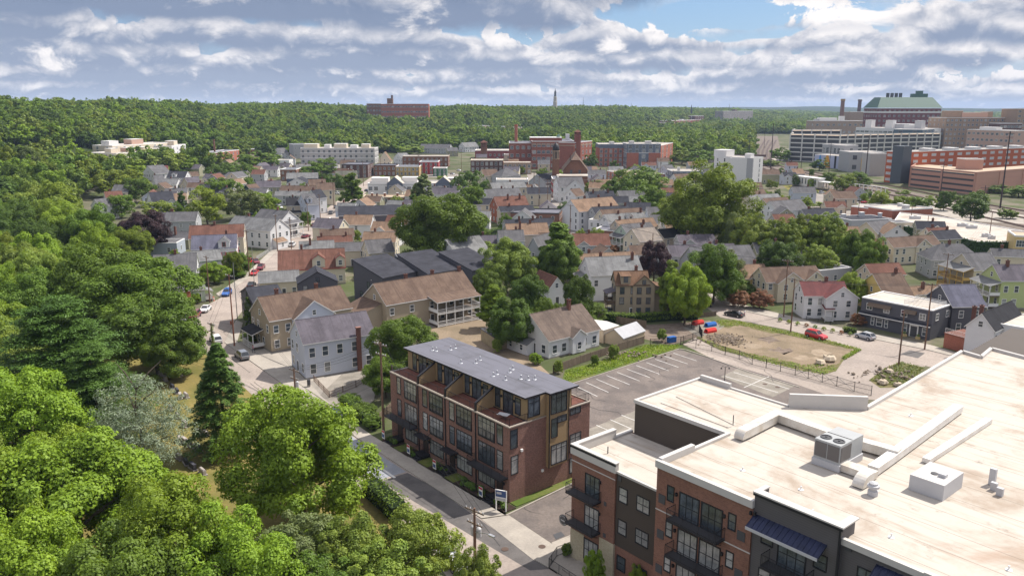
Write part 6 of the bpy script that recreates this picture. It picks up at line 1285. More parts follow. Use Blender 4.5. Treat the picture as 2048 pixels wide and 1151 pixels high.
# foreground and street trees
T = tree
T(135, 862, 17, 350, 'bright', 'big bright green maple filling the bottom left corner, leftmost of three')
T(345, 965, 15, 290, 'bright', 'bright green maple in the bottom left, just below the blue-grey pine')
T(588, 782, 17, 300, 'bright', 'big round green maple overhanging the street opposite the brick terrace')
T(-60, 905, 16, 260, 'bright', 'bright maple cut by the left edge below the dark pine'); T(40, 1040, 15, 300, 'bright', 'bright maple low at the left edge under the big corner maple')
T(230, 1060, 14, 300, 'mid', 'green maple at the bottom edge between the corner maples'); T(450, 1050, 13, 260, 'bright', 'green maple at the bottom edge below the round street maple')
T(575, 1040, 10, 230, 'olive', 'scraggly olive tree with bare twigs at the bottom centre-left', 'airy')
T(700, 1040, 9.5, 200, 'light', 'thin yellow-green locust at the bottom edge left of the street pole', 'airy'); T(835, 1018, 10, 190, 'light', 'pale feathery locust overhanging the street before the cobra lamp', 'airy'); T(955, 1100, 8, 120, 'light', 'small feathery tree at the foot of the wooden street pole', 'airy')
T(770, 1095, 8.5, 220, 'light', 'pale feathery tree at the bottom edge below the parked white car', 'airy'); T(640, 1110, 8, 220, 'mid', 'low green tree at the bottom edge among feathery locusts', 'airy')
T(268, 762, 14.5, 178, 'blue', 'blue-grey pine with a rounded top beside the graves', 'tuft'); T(432, 688, 16, 170, 'conifer', 'tall dark hemlock with drooping boughs at the grave lawn edge', 'hemlock')
T(105, 600, 22, 360, 'conifer', 'very large dark pine with layered boughs at the left', 'pine'); T(180, 690, 17, 230, 'conifer', 'smaller dark pine in front of the very large one', 'pine')
T(262, 515, 16, 220, 'mid', 'large round green tree at the wood edge beside the grey gabled house'); T(330, 640, 11, 130, 'mid', 'leaning green tree over the parked cars on the left street'); T(300, 580, 14, 190, 'mid', 'tall green tree behind the brick gable house'); T(205, 500, 17, 190, 'mid', 'round tree inside the wood, third from the copper beech')
T(285, 416, 14, 92, 'purple', 'dark purple copper beech left of the grey houses'); T(800, 630, 12.5, 136, 'mid', 'full dark green tree behind the left end of the brick terrace')
T(768, 705, 8, 90, 'mid', 'lower green tree at the left end of the terrace beside the tall pole')
# town trees
for a in [(872, 384, 21, 165, 'mid', 'huge dense green maple in the middle of town'), (935, 410, 13, 80, 'mid', 'green tree attached to the right of the huge maple'), (845, 352, 15, 44, 'olive', 'upright feathery tree behind the huge maple', 'column'), (940, 337, 15, 62, 'dark', 'dark green tree left of the middle street'), (945, 366, 13, 56, 'mid', 'green tree in front of the dark one by the middle street'), (703, 350, 15, 42, 'mid', 'tall pyramid tree on the corner of the left street', 'column'), (826, 390, 9, 24, 'dark', 'small conical tree between the brown terrace and the huge maple', 'column'),
          (1012, 472, 13.5, 104, 'light', 'tall light green tree with an open crown in the centre'), (975, 542, 8.5, 66, 'mid', 'green tree below and left of the tall open-crowned one'), (1055, 548, 9.5, 74, 'dark', 'dark tree in the shaded clump behind the white cottage'), (985, 578, 8, 56, 'bright', 'bright upright tree beside the ruined garage', 'column'), (1020, 590, 10, 90, 'dark', 'dark low tree left of the white cottage'), (1118, 458, 14, 92, 'mid', 'tall oval tree right of the open-crowned one', 'column'), (1120, 470, 13, 80, 'mid', 'broad-leaved tree twin-trunked with the tall oval one'), (1158, 548, 11, 64, 'dark', 'dark tree left of the tan house'), (1095, 590, 8, 56, 'mid', 'green tree by the small white gable'), (1165, 600, 6, 90, 'mid', 'low bushy tree below the white two-storey house'),
          (1282, 330, 18, 110, 'mid', 'big green tree left of the tall yellow-green one'), (1240, 350, 13, 62, 'mid', 'green tree below the square brick block'), (1300, 372, 13, 66, 'mid', 'lower green tree between the two biggest right-hand trees'), (1422, 336, 25, 165, 'yellow', 'huge yellow-green tree towering over the right of town'), (1358, 388, 14, 90, 'yellow', 'yellow-green tree at the foot of the huge one'), (1478, 430, 13, 60, 'olive', 'olive tree at the right foot of the huge yellow-green tree'),
          (1310, 478, 11, 62, 'purple', 'dark purple plum tree by the street lamp'), (1375, 520, 13, 84, 'bright', 'bright green tree at the corner of the tan house'), (1342, 532, 11, 50, 'light', 'slim light tree against the tan house', 'column'), (1432, 492, 13, 100, 'mid', 'rounded tree beside the street bend'), (1452, 505, 11, 70, 'olive', 'greyish tree right of the rounded street tree'),
          (1512, 430, 14, 90, 'light', 'feathery light tree in the right-hand clump, leftmost', 'airy'), (1570, 438, 13, 84, 'light', 'feathery tree in the right-hand clump beside the yellow one', 'airy'), (1608, 430, 13, 74, 'yellow', 'yellow tree in the right-hand clump', 'airy'), (1655, 428, 14, 92, 'light', 'tall feathery tree right of the yellow tree', 'airy'), (1560, 478, 12, 90, 'dark', 'dark dense tree at the bottom of the right-hand clump'), (1640, 490, 9, 76, 'light', 'low light tree at the front of the right-hand clump', 'airy'), (1722, 452, 13, 70, 'mid', 'green tree right of the right-hand clump'), (1748, 480, 11, 60, 'mid', 'smaller green tree beside the cream house with front gable'), (1715, 468, 10, 46, 'light', 'slim light green tree between two darker ones'), (1707, 540, 8.5, 54, 'light', 'small round tree behind the red-roofed white house'),
          (1480, 560, 4.5, 66, 'mid', 'green bush by the yellow house'), (1478, 578, 4.6, 46, 'rust', 'pinkish-brown bush along the street corner, left of two'), (1522, 582, 4.4, 48, 'rust', 'pinkish-brown bush along the street corner, right of two'), (1718, 628, 2.6, 34, 'rust', 'brown-green shrub between the red-roofed house and the dark shop'), (645, 318, 13, 64, 'mid', 'green tree before the long white modern block'), (620, 330, 10, 50, 'mid', 'lower tree left of the one before the modern block'), (668, 345, 10, 46, 'dark', 'dark green tree by the dark brick shop'), (566, 278, 17, 62, 'mid', 'round tree left of the long white modern block'), (443, 323, 14, 62, 'dark', 'dark round tree in the upper left cluster'), (515, 303, 16, 96, 'mid', 'wide green tree between the works and the modern block'), (478, 322, 13, 60, 'mid', 'green tree left of the wide one'),
          (530, 380, 10, 56, 'bright', 'bright tree beside the dark green house'), (476, 372, 13, 78, 'olive', 'silvery willow-like tree behind the pale house'), (410, 380, 13, 74, 'yellow', 'yellow-green tree beside the silvery willow'), (440, 352, 12, 70, 'mid', 'green tree above the silvery willow'), (362, 385, 10, 20, 'dark', 'narrow dark cypress by the charcoal-roofed house', 'column'), (236, 334, 15, 96, 'yellow', 'broad yellow-green tree at the wood edge'), (280, 352, 12, 60, 'mid', 'green tree right of the broad yellow-green one'), (238, 385, 10, 52, 'mid', 'green tree before the black porch building'), (320, 398, 9, 70, 'light', 'light tree behind the copper beech'), (258, 452, 12, 80, 'yellow', 'yellow-green tree under the copper beech'),
          (424, 522, 6.5, 58, 'bright', 'round bright tree before the white green-trimmed house'), (610, 420, 7, 26, 'mid', 'small tree by the porch on the left street'), (573, 415, 5, 34, 'mid', 'small green tree at the tan two-storey house'), (700, 262, 12, 60, 'yellow', 'yellow-green tree at the foot of the wood'), (800, 268, 13, 60, 'mid', 'green tree beyond the shop row, left'), (840, 276, 13, 60, 'mid', 'green tree beyond the shop row, right'), (820, 290, 10, 60, 'light', 'light green tree behind the long brown block'), (885, 350, 6, 26, 'light', 'small street tree before the crimson shop'), (1068, 290, 9, 36, 'mid', 'tree before the school'), (1083, 338, 9, 28, 'mid', 'street tree on the middle street'), (1160, 292, 13, 46, 'mid', 'tree at the right corner of the school'), (1182, 308, 12, 36, 'dark', 'tree between school and modern flats'),
          (1192, 362, 8, 46, 'mid', 'small round tree by the broad white gable house'), (1128, 405, 5.5, 30, 'dark', 'bush on the middle street corner'), (1142, 418, 7, 34, 'bright', 'street tree beside the tall white corner house'), (1225, 488, 3.6, 30, 'rust', 'reddish shrub by the brick box house'), (1375, 270, 16, 90, 'mid', 'large tree right of the modern flats'), (1400, 300, 13, 60, 'mid', 'tree between the modern flats and the mid-rise'), (1365, 300, 12, 50, 'light', 'light tree at the foot of the modern flats'), (1290, 255, 14, 60, 'mid', 'tree behind the modern flats, right'), (1225, 262, 14, 60, 'mid', 'tree behind the modern flats, left'), (1258, 268, 12, 46, 'light', 'light tree behind the modern flats'),
          (1640, 318, 9, 40, 'dark', 'dark tree by the museum'), (1655, 342, 9, 34, 'mid', 'tree beside the station shelter'), (1690, 350, 9, 46, 'light', 'light tree behind the station canopy'), (1722, 345, 9, 44, 'mid', 'tree between the museum and the station'), (1765, 385, 9, 46, 'yellow', 'yellow-green tree at the end of the platform'), (1800, 388, 9, 44, 'light', 'light tree beyond the brick workshop'), (1835, 390, 9, 54, 'mid', 'tree behind the brick workshop, right'), (1892, 378, 9, 34, 'dark', 'round dark tree between tracks and garage'), (1948, 386, 11, 66, 'dark', 'dark tree by the tracks above the ivy hall'), (1990, 368, 5, 60, 'mid', 'green scrub tree beside the pink garage'), (2040, 372, 6, 60, 'mid', 'green scrub tree at the right edge beside the garage'), (1590, 400, 5, 44, 'mid', 'bushy tree by the car park corner'), (1562, 296, 12, 46, 'mid', 'tree by the curving road beyond the bridge'), (1545, 320, 5, 40, 'light', 'scrub tree beside the tracks'), (1500, 392, 6, 30, 'mid', 'bush at the foot of the mid-rise'), (1458, 372, 8, 30, 'mid', 'tree before the mid-rise'),
          (495, 600, 6.5, 20, 'mid', 'tall narrow column of greenery by the dark townhouse', 'column'), (1325, 655, 3, 20, 'light', 'sapling at the edge of the gravel yard'), (1228, 688, 3, 22, 'light', 'sapling by the wooden fence'), (1190, 708, 2.4, 16, 'mid', 'small bush on the grass by the wooden fence'), (1117, 720, 2.6, 20, 'light', 'sapling nearest the terrace on the grass bank'), (1072, 706, 2.2, 28, 'bright', 'bright bush at the corner of the white cottage'), (994, 676, 3, 24, 'light', 'young tree in front of the ruined garage'), (388, 585, 2.8, 28, 'bright', 'bright bush by the pale green cottage'), (470, 540, 2.2, 44, 'mid', 'long bush beside the red-shuttered house'), (700, 787, 2.4, 44, 'mid', 'clipped round bush at the yard beside the terrace'), (724, 808, 2.4, 60, 'mid', 'wide hedge bush between yard and terrace'), (742, 830, 2.2, 40, 'mid', 'hedge bush under the tall pole'), (508, 660, 2.4, 46, 'mid', 'dark round bush by the tan house porch'), (1190, 1100, 4.6, 46, 'bright', 'small patio tree at the apartment corner'), (1275, 1135, 3.6, 40, 'bright', 'small planted tree before the recessed apartment wall'), (1135, 1085, 1.6, 26, 'mid', 'shrub in the corner of the patio bed')]:
    b_ = a[1] > 560 and a[2] < 5
    tree(*a, name='shrub' if a[2] < 5 else 'tree')
# scrub along the tracks
for i in range(26):
    x = trg.uniform(1600, 2040); y = 378 + (x - 1600) * .055 + trg.uniform(-4, 40); 
    if 1820 < x < 2040 and y < 396: y += 20
    tree_at(G(x, y), trg.uniform(2.5, 5), trg.uniform(2.2, 4.), 'broad', trg.choice(['mid', 'light', 'light', 'yellow']), 'green scrub bush growing beside the railway tracks', 'scrub bushes along the railway', 'far', 'shrub')
# the wood on the left: individual trees up to the town's edge
def bound(y): return lerp_tab([(330, 40), (352, 60), (372, 80), (400, 110), (430, 150), (470, 195), (520, 248), (570, 296), (640, 345), (700, 372), (760, 330), (800, 250), (900, 230), (1000, 250), (1150, 300)], y)
nwood = 0; pts = []
yy = 84.
while yy < 640:
    xx = -34. - trg.uniform(0, 9); stp = 10.2 + yy * .012
    while xx > -yy * .80 - 30:
        p = Vector((xx + trg.uniform(-3.5, 3.5), yy + trg.uniform(-3.5, 3.5), 0)); X, Y = P(p); xt, yt_ = P((p.x, p.y, 15))
        if X < bound(Y) - 10 and X > -260 and Y > 300 and nwood < 150 and not (X > 150 and 650 < Y) and hill(p.x, p.y) < 14 and all((p.x - a) ** 2 + (p.y - c) ** 2 > (r * .9 + 2.2) ** 2 for a, c, r in TREES):
            p.z = hill(p.x, p.y) - .2; pts.append(p.copy()); h = trg.uniform(12, 18.5); col = trg.choices(['mid', 'bright', 'dark', 'yellow', 'light', 'olive'], [5, 4, 1.5, 1.6, 2, .8])[0]
            col_t = dict(mid='mid-green', bright='bright green', dark='dark green', yellow='yellow-green', light='pale green', olive='olive')[col]; zone = 'near' if yy < 200 else 'middle' if yy < 380 else 'far'
            tree_at(p, h, h * trg.uniform(.36, .50), 'broad', col, f'{col_t} broadleaf tree in the {zone} part of the dense wood left of town', 'trees of the wood left of town'); nwood += 1
        xx -= stp * trg.uniform(.85, 1.2)
    yy += stp * .92
# the far woods: one mass of crowns over ridge and plain
def woodland():
    rg = np.random.default_rng(3); B = []
    for o in COL.objects:
        if o.parent is None and o.get('category') and o.get('category') not in ('tree', 'shrub') and o.location.y > 500: 
            wl = next((c for c in o.children if c.name.startswith('wall')), None); hw = max((abs(v.co.x) for v in wl.data.vertices), default=0) if wl else 6; ca, sa = math.cos(o.rotation_euler.z), math.sin(o.rotation_euler.z)
            for q in range(-int(hw // 20), int(hw // 20) + 1): B.append((o.location.x + ca * q * 20, o.location.y + sa * q * 20))
    B = np.array(B); P_, S_ = [], []; d = 300.
    while d < 5200:
        sp_ = max(12.5, d * .0095); n = int(d * R(76) / sp_); A = R(-38) + R(76) * (np.arange(n) + rg.uniform(-.45, .45, n)) / n; D = d + rg.uniform(-.45, .45, n) * sp_
        for a, dd in zip(A, D):
            x, y = dd * math.sin(a), dd * math.cos(a); h = hill(x, y); ad = math.degrees(a)
            X, Y = P((x, y, h))
            if h < 1.0 and dd < lerp_tab([(-36, 330), (-25, 620), (-22, 700), (-14, 800), (-5, 900), (3, 880), (6, 760), (14, 700), (18, 900), (20, 1150), (40, 1250)], ad): continue
            if h < 14 and y < 640 and x < -30 and any((x - p.x) ** 2 + (y - p.y) ** 2 < 60 for p in pts): continue
            if X > 1500 and Y > 268: continue
            k = B - np.array([x, y]); q = k[:, 1]; near = ((np.abs(k[:, 0]) < 26) & (q > -14) & (q < 70 if h > 4 else q < 30)).any()
            if near: continue
            P_.append((x, y, h - 1.)); S_.append((.72 + .42 * (math.sin(x * .013 + 2 * math.sin(y * .009)) * math.sin(y * .017 + 1.3 * math.sin(x * .011)) * .5 + .5)) * rg.uniform(.75, 1.35) * sp_ / 10.2 * (1. if dd < 1200 else .95))
        d += sp_ * .86
    P_, S_ = np.array(P_, np.float32), np.array(S_, np.float32); me = bpy.data.meshes.new('woodland'); me.vertices.add(len(P_)); me.vertices.foreach_set('co', P_.ravel())
    at = me.attributes.new('size', 'FLOAT_VECTOR', 'POINT'); at.data.foreach_set('vector', np.stack([S_ * 1.0, S_ * 1.0, np.minimum(S_, 1.2) * rg.uniform(.68, 1.22, len(S_))], 1).astype(np.float32).ravel())
    o = put('woodland', me); o['kind'] = 'stuff'
    src = bpy.data.collections.new('woodland crowns')
    for i, (k, col) in enumerate([('broad', 'mid'), ('broad', 'mid'), ('broad', 'dark'), ('broad', 'bright'), ('broad', 'mid'), ('broad', 'light'), ('broad', 'mid'), ('broad', 'yellow'), ('broad', 'bright')]):
        cm, _ = proto(k, 'far', i % 3); m2 = cm.copy(); m2.materials.clear(); m2.materials.append(LM[col]); q = bpy.data.objects.new('crown', m2); src.objects.link(q)
    ng = bpy.data.node_groups.new('woodland', 'GeometryNodeTree'); ng.interface.new_socket('Geometry', in_out='INPUT', socket_type='NodeSocketGeometry'); ng.interface.new_socket('Geometry', in_out='OUTPUT', socket_type='NodeSocketGeometry')
    t = NT(ng); gi_, go_ = t.n('NodeGroupInput'), t.n('NodeGroupOutput'); ip = t.n('GeometryNodeInstanceOnPoints'); ci = t.n('GeometryNodeCollectionInfo')
    ci.inputs['Collection'].default_value = src; ci.inputs['Separate Children'].default_value = True; ci.inputs['Reset Children'].default_value = True
    rv = t.n('FunctionNodeRandomValue', data_type='FLOAT_VECTOR'); rv.inputs[0].default_value = (0, 0, 0); rv.inputs[1].default_value = (0, 0, 6.283)
    na = t.n('GeometryNodeInputNamedAttribute', data_type='FLOAT_VECTOR'); na.inputs[0].default_value = 'size'
    ng.links.new(gi_.outputs[0], ip.inputs['Points']); ng.links.new(ci.outputs[0], ip.inputs['Instance']); ip.inputs['Pick Instance'].default_value = True
    ng.links.new(rv.outputs[0], ip.inputs['Rotation']); ng.links.new(na.outputs[0], ip.inputs['Scale']); ng.links.new(ip.outputs[0], go_.inputs[0])
    md = o.modifiers.new('crowns', 'NODES'); md.node_group = ng
    print('woodland trees', len(P_), 'things', len(TREES))
woodland()
# blue hills on the horizon
def hills():
    b = MB(g_wood); n = 90; rows = [(6200, 0), (6900, .75), (7600, 1.), (8600, .6)]; v = []
    for d, k in rows:
        for i in range(n + 1): a = R(-40 + 80 * i / n); h = (44 + 9 * math.sin(i * .31) + 5 * math.sin(i * .83 + 1)) * k * lerp_tab([(-40, .85), (10, .95), (18, 1.05), (40, 1.12)], -40 + 80 * i / n); v.append((d * math.sin(a), d * math.cos(a), h))
    b.v = v
    for r_ in range(3):
        for i in range(n): b.f.append((r_ * (n + 1) + i, r_ * (n + 1) + i + 1, (r_ + 1) * (n + 1) + i + 1, (r_ + 1) * (n + 1) + i)); b.m.append(0)
    o = b.build('hills', smooth=True); o['kind'] = 'structure'
hills()

# ------------------------------------------------------------------ the rest of the rows: smaller houses and yard trees between the ones above
frg = random.Random(2024); OCC = [(o.location.x, o.location.y, 9. if o.get('category') != 'tree' else 4.) for o in COL.objects if o.parent is None and o.get('category') in ('house', 'building', 'shop', 'workshop', 'tree', 'row house', 'church', 'tower')]
for o in list(COL.objects):                                   # long buildings take their whole length
    if o.parent is None and o.get('category') in ('building', 'workshop', 'house'):
        wl = next((c for c in o.children if c.name.startswith('wall')), None)
        if wl:
            xs = [v.co.x for v in wl.data.vertices]; 
            for u in (-.7, .7): q = Matrix.Rotation(o.rotation_euler.z, 4, 'Z') @ Vector((max(xs) * u, 0, 0)); OCC.append((o.location.x + q.x, o.location.y + q.y, 8.))
def poly_segs(*ls): return [(G(*a), G(*b)) for l in ls for a, b in zip(l, l[1:])]
ROADS = poly_segs([(440, 650), (560, 515), (620, 455), (720, 375), (775, 338)], [(1068, 350), (1100, 390), (1135, 430), (1190, 490)], [(1300, 570), (1440, 615), (1860, 715)], [(560, 322), (960, 357), (1290, 378)], [(550, 482), (655, 458)])
def road_d(p):
    best = 1e9
    for A, B in ROADS:
        d = B - A; t = max(0, min(1, (p - A).dot(d) / d.dot(d))); best = min(best, (p - A - d * t).length)
    return best
NAMED = [(o.location.x, o.location.y, o['label']) for o in COL.objects if o.parent is None and o.get('category') == 'house']; USED = set()
def near_words(x, y):
    l = min(NAMED, key=lambda n: (n[0] - x) ** 2 + (n[1] - y) ** 2)[2].split(); k = next((i for i, w in enumerate(l) if w in ('beside', 'behind', 'by', 'at', 'under', 'on', 'in', 'between', 'next', 'below', 'right', 'left', 'among', 'facing', 'before', 'and')and i > 3), 7); return ' '.join(l[:min(k, 6)])
WL = [('white', Wh), ('cream', Cr), ('grey', Gy), ('tan', Tt), ('pale blue', Lb), ('olive', Ol), ('white', Wh)]; RL = [('grey', rG), ('brown', rB), ('pale grey', rL), ('charcoal', rD), ('red-brown', rR), ('taupe', rP), ('tan', rT)]
nf_ = 0
for x0, x1, y0, y1, st, n in [(330, 700, 335, 420, 1, 28), (700, 1000, 395, 480, 1, 18), (1060, 1420, 372, 430, 1, 22), (880, 1420, 300, 345, 1, 14), (1440, 1600, 340, 400, 1, 8), (950, 1110, 400, 520, 1, 8), (1180, 1420, 440, 560, 1, 10), (1440, 1720, 395, 480, 1, 12), (1560, 1900, 480, 560, 1, 10), (940, 1420, 340, 372, 1, 12), (1500, 1720, 500, 560, 1, 6), (200, 420, 380, 460, 1, 6), (580, 800, 440, 520, 1, 5), (400, 600, 330, 372, 1, 8)]:
    k = 0
    for _ in range(n * 22):
        if k >= n: break
        x, y = frg.uniform(x0, x1), frg.uniform(y0, y1); c = G(x, y)
        if road_d(c) < 9 or any((c.x - a) ** 2 + (c.y - b) ** 2 < (r + 3.6) ** 2 for a, b, r in OCC): continue
        OCC.append((c.x, c.y, 7.)); k += 1; nf_ += 1; az_ = frg.gauss(0, .13) + (-.12 if x < 900 else .05); ax = Vector((math.cos(az_), math.sin(az_), 0)); perp = Vector((-ax.y, ax.x, 0)); ze = frg.choice([3.6, 5.2, 5.6, 6.0]); L, w_ = frg.uniform(8, 13), frg.uniform(3.4, 4.6); (wn, wm), (rn, rm) = frg.choice(WL), frg.choice(RL)
        lab = f"small {wn} house with {rn} roof near the {near_words(c.x, c.y)}"; 
        for alt in ('low', 'narrow', 'plain', 'little', 'modest'):
            if lab not in USED: break
            lab = f"{alt} {wn} house with {rn} roof near the {near_words(c.x, c.y)}"
        USED.add(lab); up_ = Vector((0, 0, ze))
        if frg.random() < .75:
            a, b = P(c - ax * L / 2 + up_), P(c + ax * L / 2 + up_); q = P(c + perp * w_ + Vector((0, 0, ze + w_ * .72))); house(lab, 'r', *a, *b, q[1], ze, wm, rm, group=HG, chim=[(frg.uniform(.2, .8), .1)] if frg.random() < .7 else (), door=False, extra=[(cross_gable, frg.uniform(.25, .75), -1, 4., .3)] if frg.random() < .3 else ())
        else:
            a, b = P(c - ax * w_ + up_), P(c + ax * w_ + up_); q = P(c + Vector((0, 0, ze + w_ * .75))); house(lab, 'g', *a, *b, q[1], ze, wm, rm, L=L, group=HG, door=False)
k = 0
for _ in range(900):
    x, y = frg.uniform(330, 1760), frg.uniform(340, 560); c = G(x, y)
    if k >= 120: break
    if road_d(c) < 6 or any((c.x - a) ** 2 + (c.y - b) ** 2 < (r + 1.2) ** 2 for a, b, r in OCC): continue
    OCC.append((c.x, c.y, 3.)); k += 1; h = frg.uniform(4.5, 8.5); tree_at(c, h, h * frg.uniform(.34, .46), 'broad', frg.choice(['mid', 'mid', 'dark', 'light', 'bright', 'yellow']), 'small leafy yard tree standing between the closely packed houses', 'yard trees between the houses', name='yard_tree')
print('fill houses', nf_, 'yard trees', k)
# ------------------------------------------------------------------ cars
tyre = mat('tyre', (.02, .02, .02), .9); rimm = mat('wheel rim', (.5, .5, .52), .35, 'plain', .1, 3., metal=.8); cglass = mat('car glass', (.02, .024, .03), .05, 'plain', .1, 1., spec=.9); tail = mat('tail lamp', (.42, .02, .02), .3); head = mat('head lamp', (.7, .7, .68), .2)
CP = dict(red=(.50, .015, .02), maroon=(.17, .012, .025), white=(.72, .72, .72), silver=(.44, .45, .47), grey=(.16, .165, .18), black=(.018, .018, .022), blue=(.03, .12, .40), navy=(.03, .045, .10), purple=(.14, .04, .16), tan=(.36, .30, .22))
def carpaint(c): return mat('car paint ' + c, CP[c], .28, 'plain', .06, 2., spec=.5, coat=.6)
CARS = {}
def body_mesh(kind, far=False):
    if (kind, far) in CARS: return CARS[(kind, far)]
    hood, roof, L = {'sedan': (.92, 1.42, 4.7), 'suv': (1.08, 1.72, 4.7), 'hatch': (.98, 1.54, 4.2), 'pickup': (1.12, 1.80, 5.5)}[kind]; h = L / 2; W = .92
    b = MB(carpaint('white'), cglass, black)
    st = [(-h, .42, hood * .86, W * .84), (-h + .12, .28, hood * .97, W * .95), (-h * .5, .24, hood * 1.02, W), (0, .24, hood * 1.02, W), (h * .35, .24, hood, W), (h * .72, .25, hood * .92, W * .98), (h - .15, .28, hood * .80, W * .92), (h, .42, hood * .66, W * .80)]
    k = len(b.v)                                              # lower body: rings along the length, tumblehome at the shoulder
    for x, zl, zt, w_ in st: zm = zl + (zt - zl) * .62; b.v += [(x, -w_ * .94, zl), (x, -w_, zm), (x, -w_ * .90, zt), (x, w_ * .90, zt), (x, w_, zm), (x, w_ * .94, zl)]
    for i in range(len(st) - 1):
        for j in range(6): q = (j + 1) % 6; b.f.append((k + i * 6 + j, k + i * 6 + q, k + (i + 1) * 6 + q, k + (i + 1) * 6 + j)[::-1]); b.m.append(2 if j == 5 else 0)
    b.f += [tuple(range(k, k + 6)), tuple(range(k + 6 * len(st) - 1, k + 6 * len(st) - 7, -1))]; b.m += [0, 0]
    # cabin: base outline, roof outline
    x0, x1, r0, r1 = {'sedan': (-h * .72, h * .38, -h * .38, h * .06), 'suv': (-h * .96, h * .40, -h * .80, h * .10), 'hatch': (-h * .95, h * .50, -h * .68, h * .14), 'pickup': (-h * .20, h * .45, -h * .12, h * .18)}[kind]
    B0 = [(x0, -W * .86), (x1, -W * .86), (x1, W * .86), (x0, W * .86)]; B1 = [(r0, -W * .68), (r1, -W * .68), (r1, W * .68), (r0, W * .68)]
    zb, zt = hood * 1.0, roof
    for i in range(4): j = (i + 1) % 4; b.poly([(*B0[i], zb), (*B0[j], zb), (*B1[j], zt - .07), (*B1[i], zt - .07)], 1)
    for i in range(4):                                        # pillars
        A, C = Vector((*B0[i], zb)), Vector((*B1[i], zt - .05)); b.tube(A, C, .055, .05, 4)
    for s in (-1, 1): b.tube(((x0 + x1) / 2 - .1, s * W * .865, zb), ((r0 + r1) / 2 - .1, s * W * .69, zt - .06), .05, n=4)
    b.prism([(r0 - .03, -W * .70), (r1 + .03, -W * .70), (r1 + .03, W * .70), (r0 - .03, W * .70)], zt - .08, zt - .02); b.prism([(r0 + .12, -W * .58), (r1 - .12, -W * .58), (r1 - .12, W * .58), (r0 + .12, W * .58)], zt - .02, zt)
    if kind == 'pickup': b.box(-h + .15, -W * .78, hood * .75, -h * .22, W * .78, hood * 1.03, 2)
    for x in (-h * .62, h * .62):
        for s in (-1, 1): b.tube((x, s * (W + .005), .33), (x, s * (W - .25), .33), .40, n=14, m=2)
    if far:
        for x in (-h * .62, h * .62):
            for s in (-1, 1): b.tube((x, s * (W + .02), .32), (x, s * (W - .2), .32), .32, n=10, m=2)
    CARS[(kind, far)] = b.data('car body'); return CARS[(kind, far)]
WH = MB(tyre, rimm).tube((0, -.11, 0), (0, .11, 0), .33, n=16).data('wheel'); RM = MB(rimm).tube((0, -.125, 0), (0, .125, 0), .21, n=10).data('rim')
TL = MB(tail).box(-.04, -.22, -.09, .04, .22, .09).data('tail_lamp'); HL = MB(head).box(-.06, -.22, -.08, .06, .22, .08).data('head_lamp')
def car(x, y, x2, y2, col, kind, label, group=None, z=.04):
    a, c = G(x, y), G(x2, y2); d = c - a; t = thing('car', label, 'car', (a.x, a.y, z), math.atan2(d.y, d.x), group); far = a.y > 230
    o = put('body', body_mesh(kind, far), t); o.material_slots[0].link = 'OBJECT'; o.material_slots[0].material = carpaint(col)
    if far: return t
    L = {'sedan': 4.7, 'suv': 4.7, 'hatch': 4.2, 'pickup': 5.5}[kind] / 2
    for q in (-L * .62, L * .62):
        for s in (-1, 1): w_ = put('wheel', WH, t, (q, s * .86, .33)); put('rim', RM, w_)
    for s in (-.62, .62): put('tail_lamp', TL, t, (-L + .06, s, .78)); put('head_lamp', HL, t, (L - .1, s, .66))
    return t
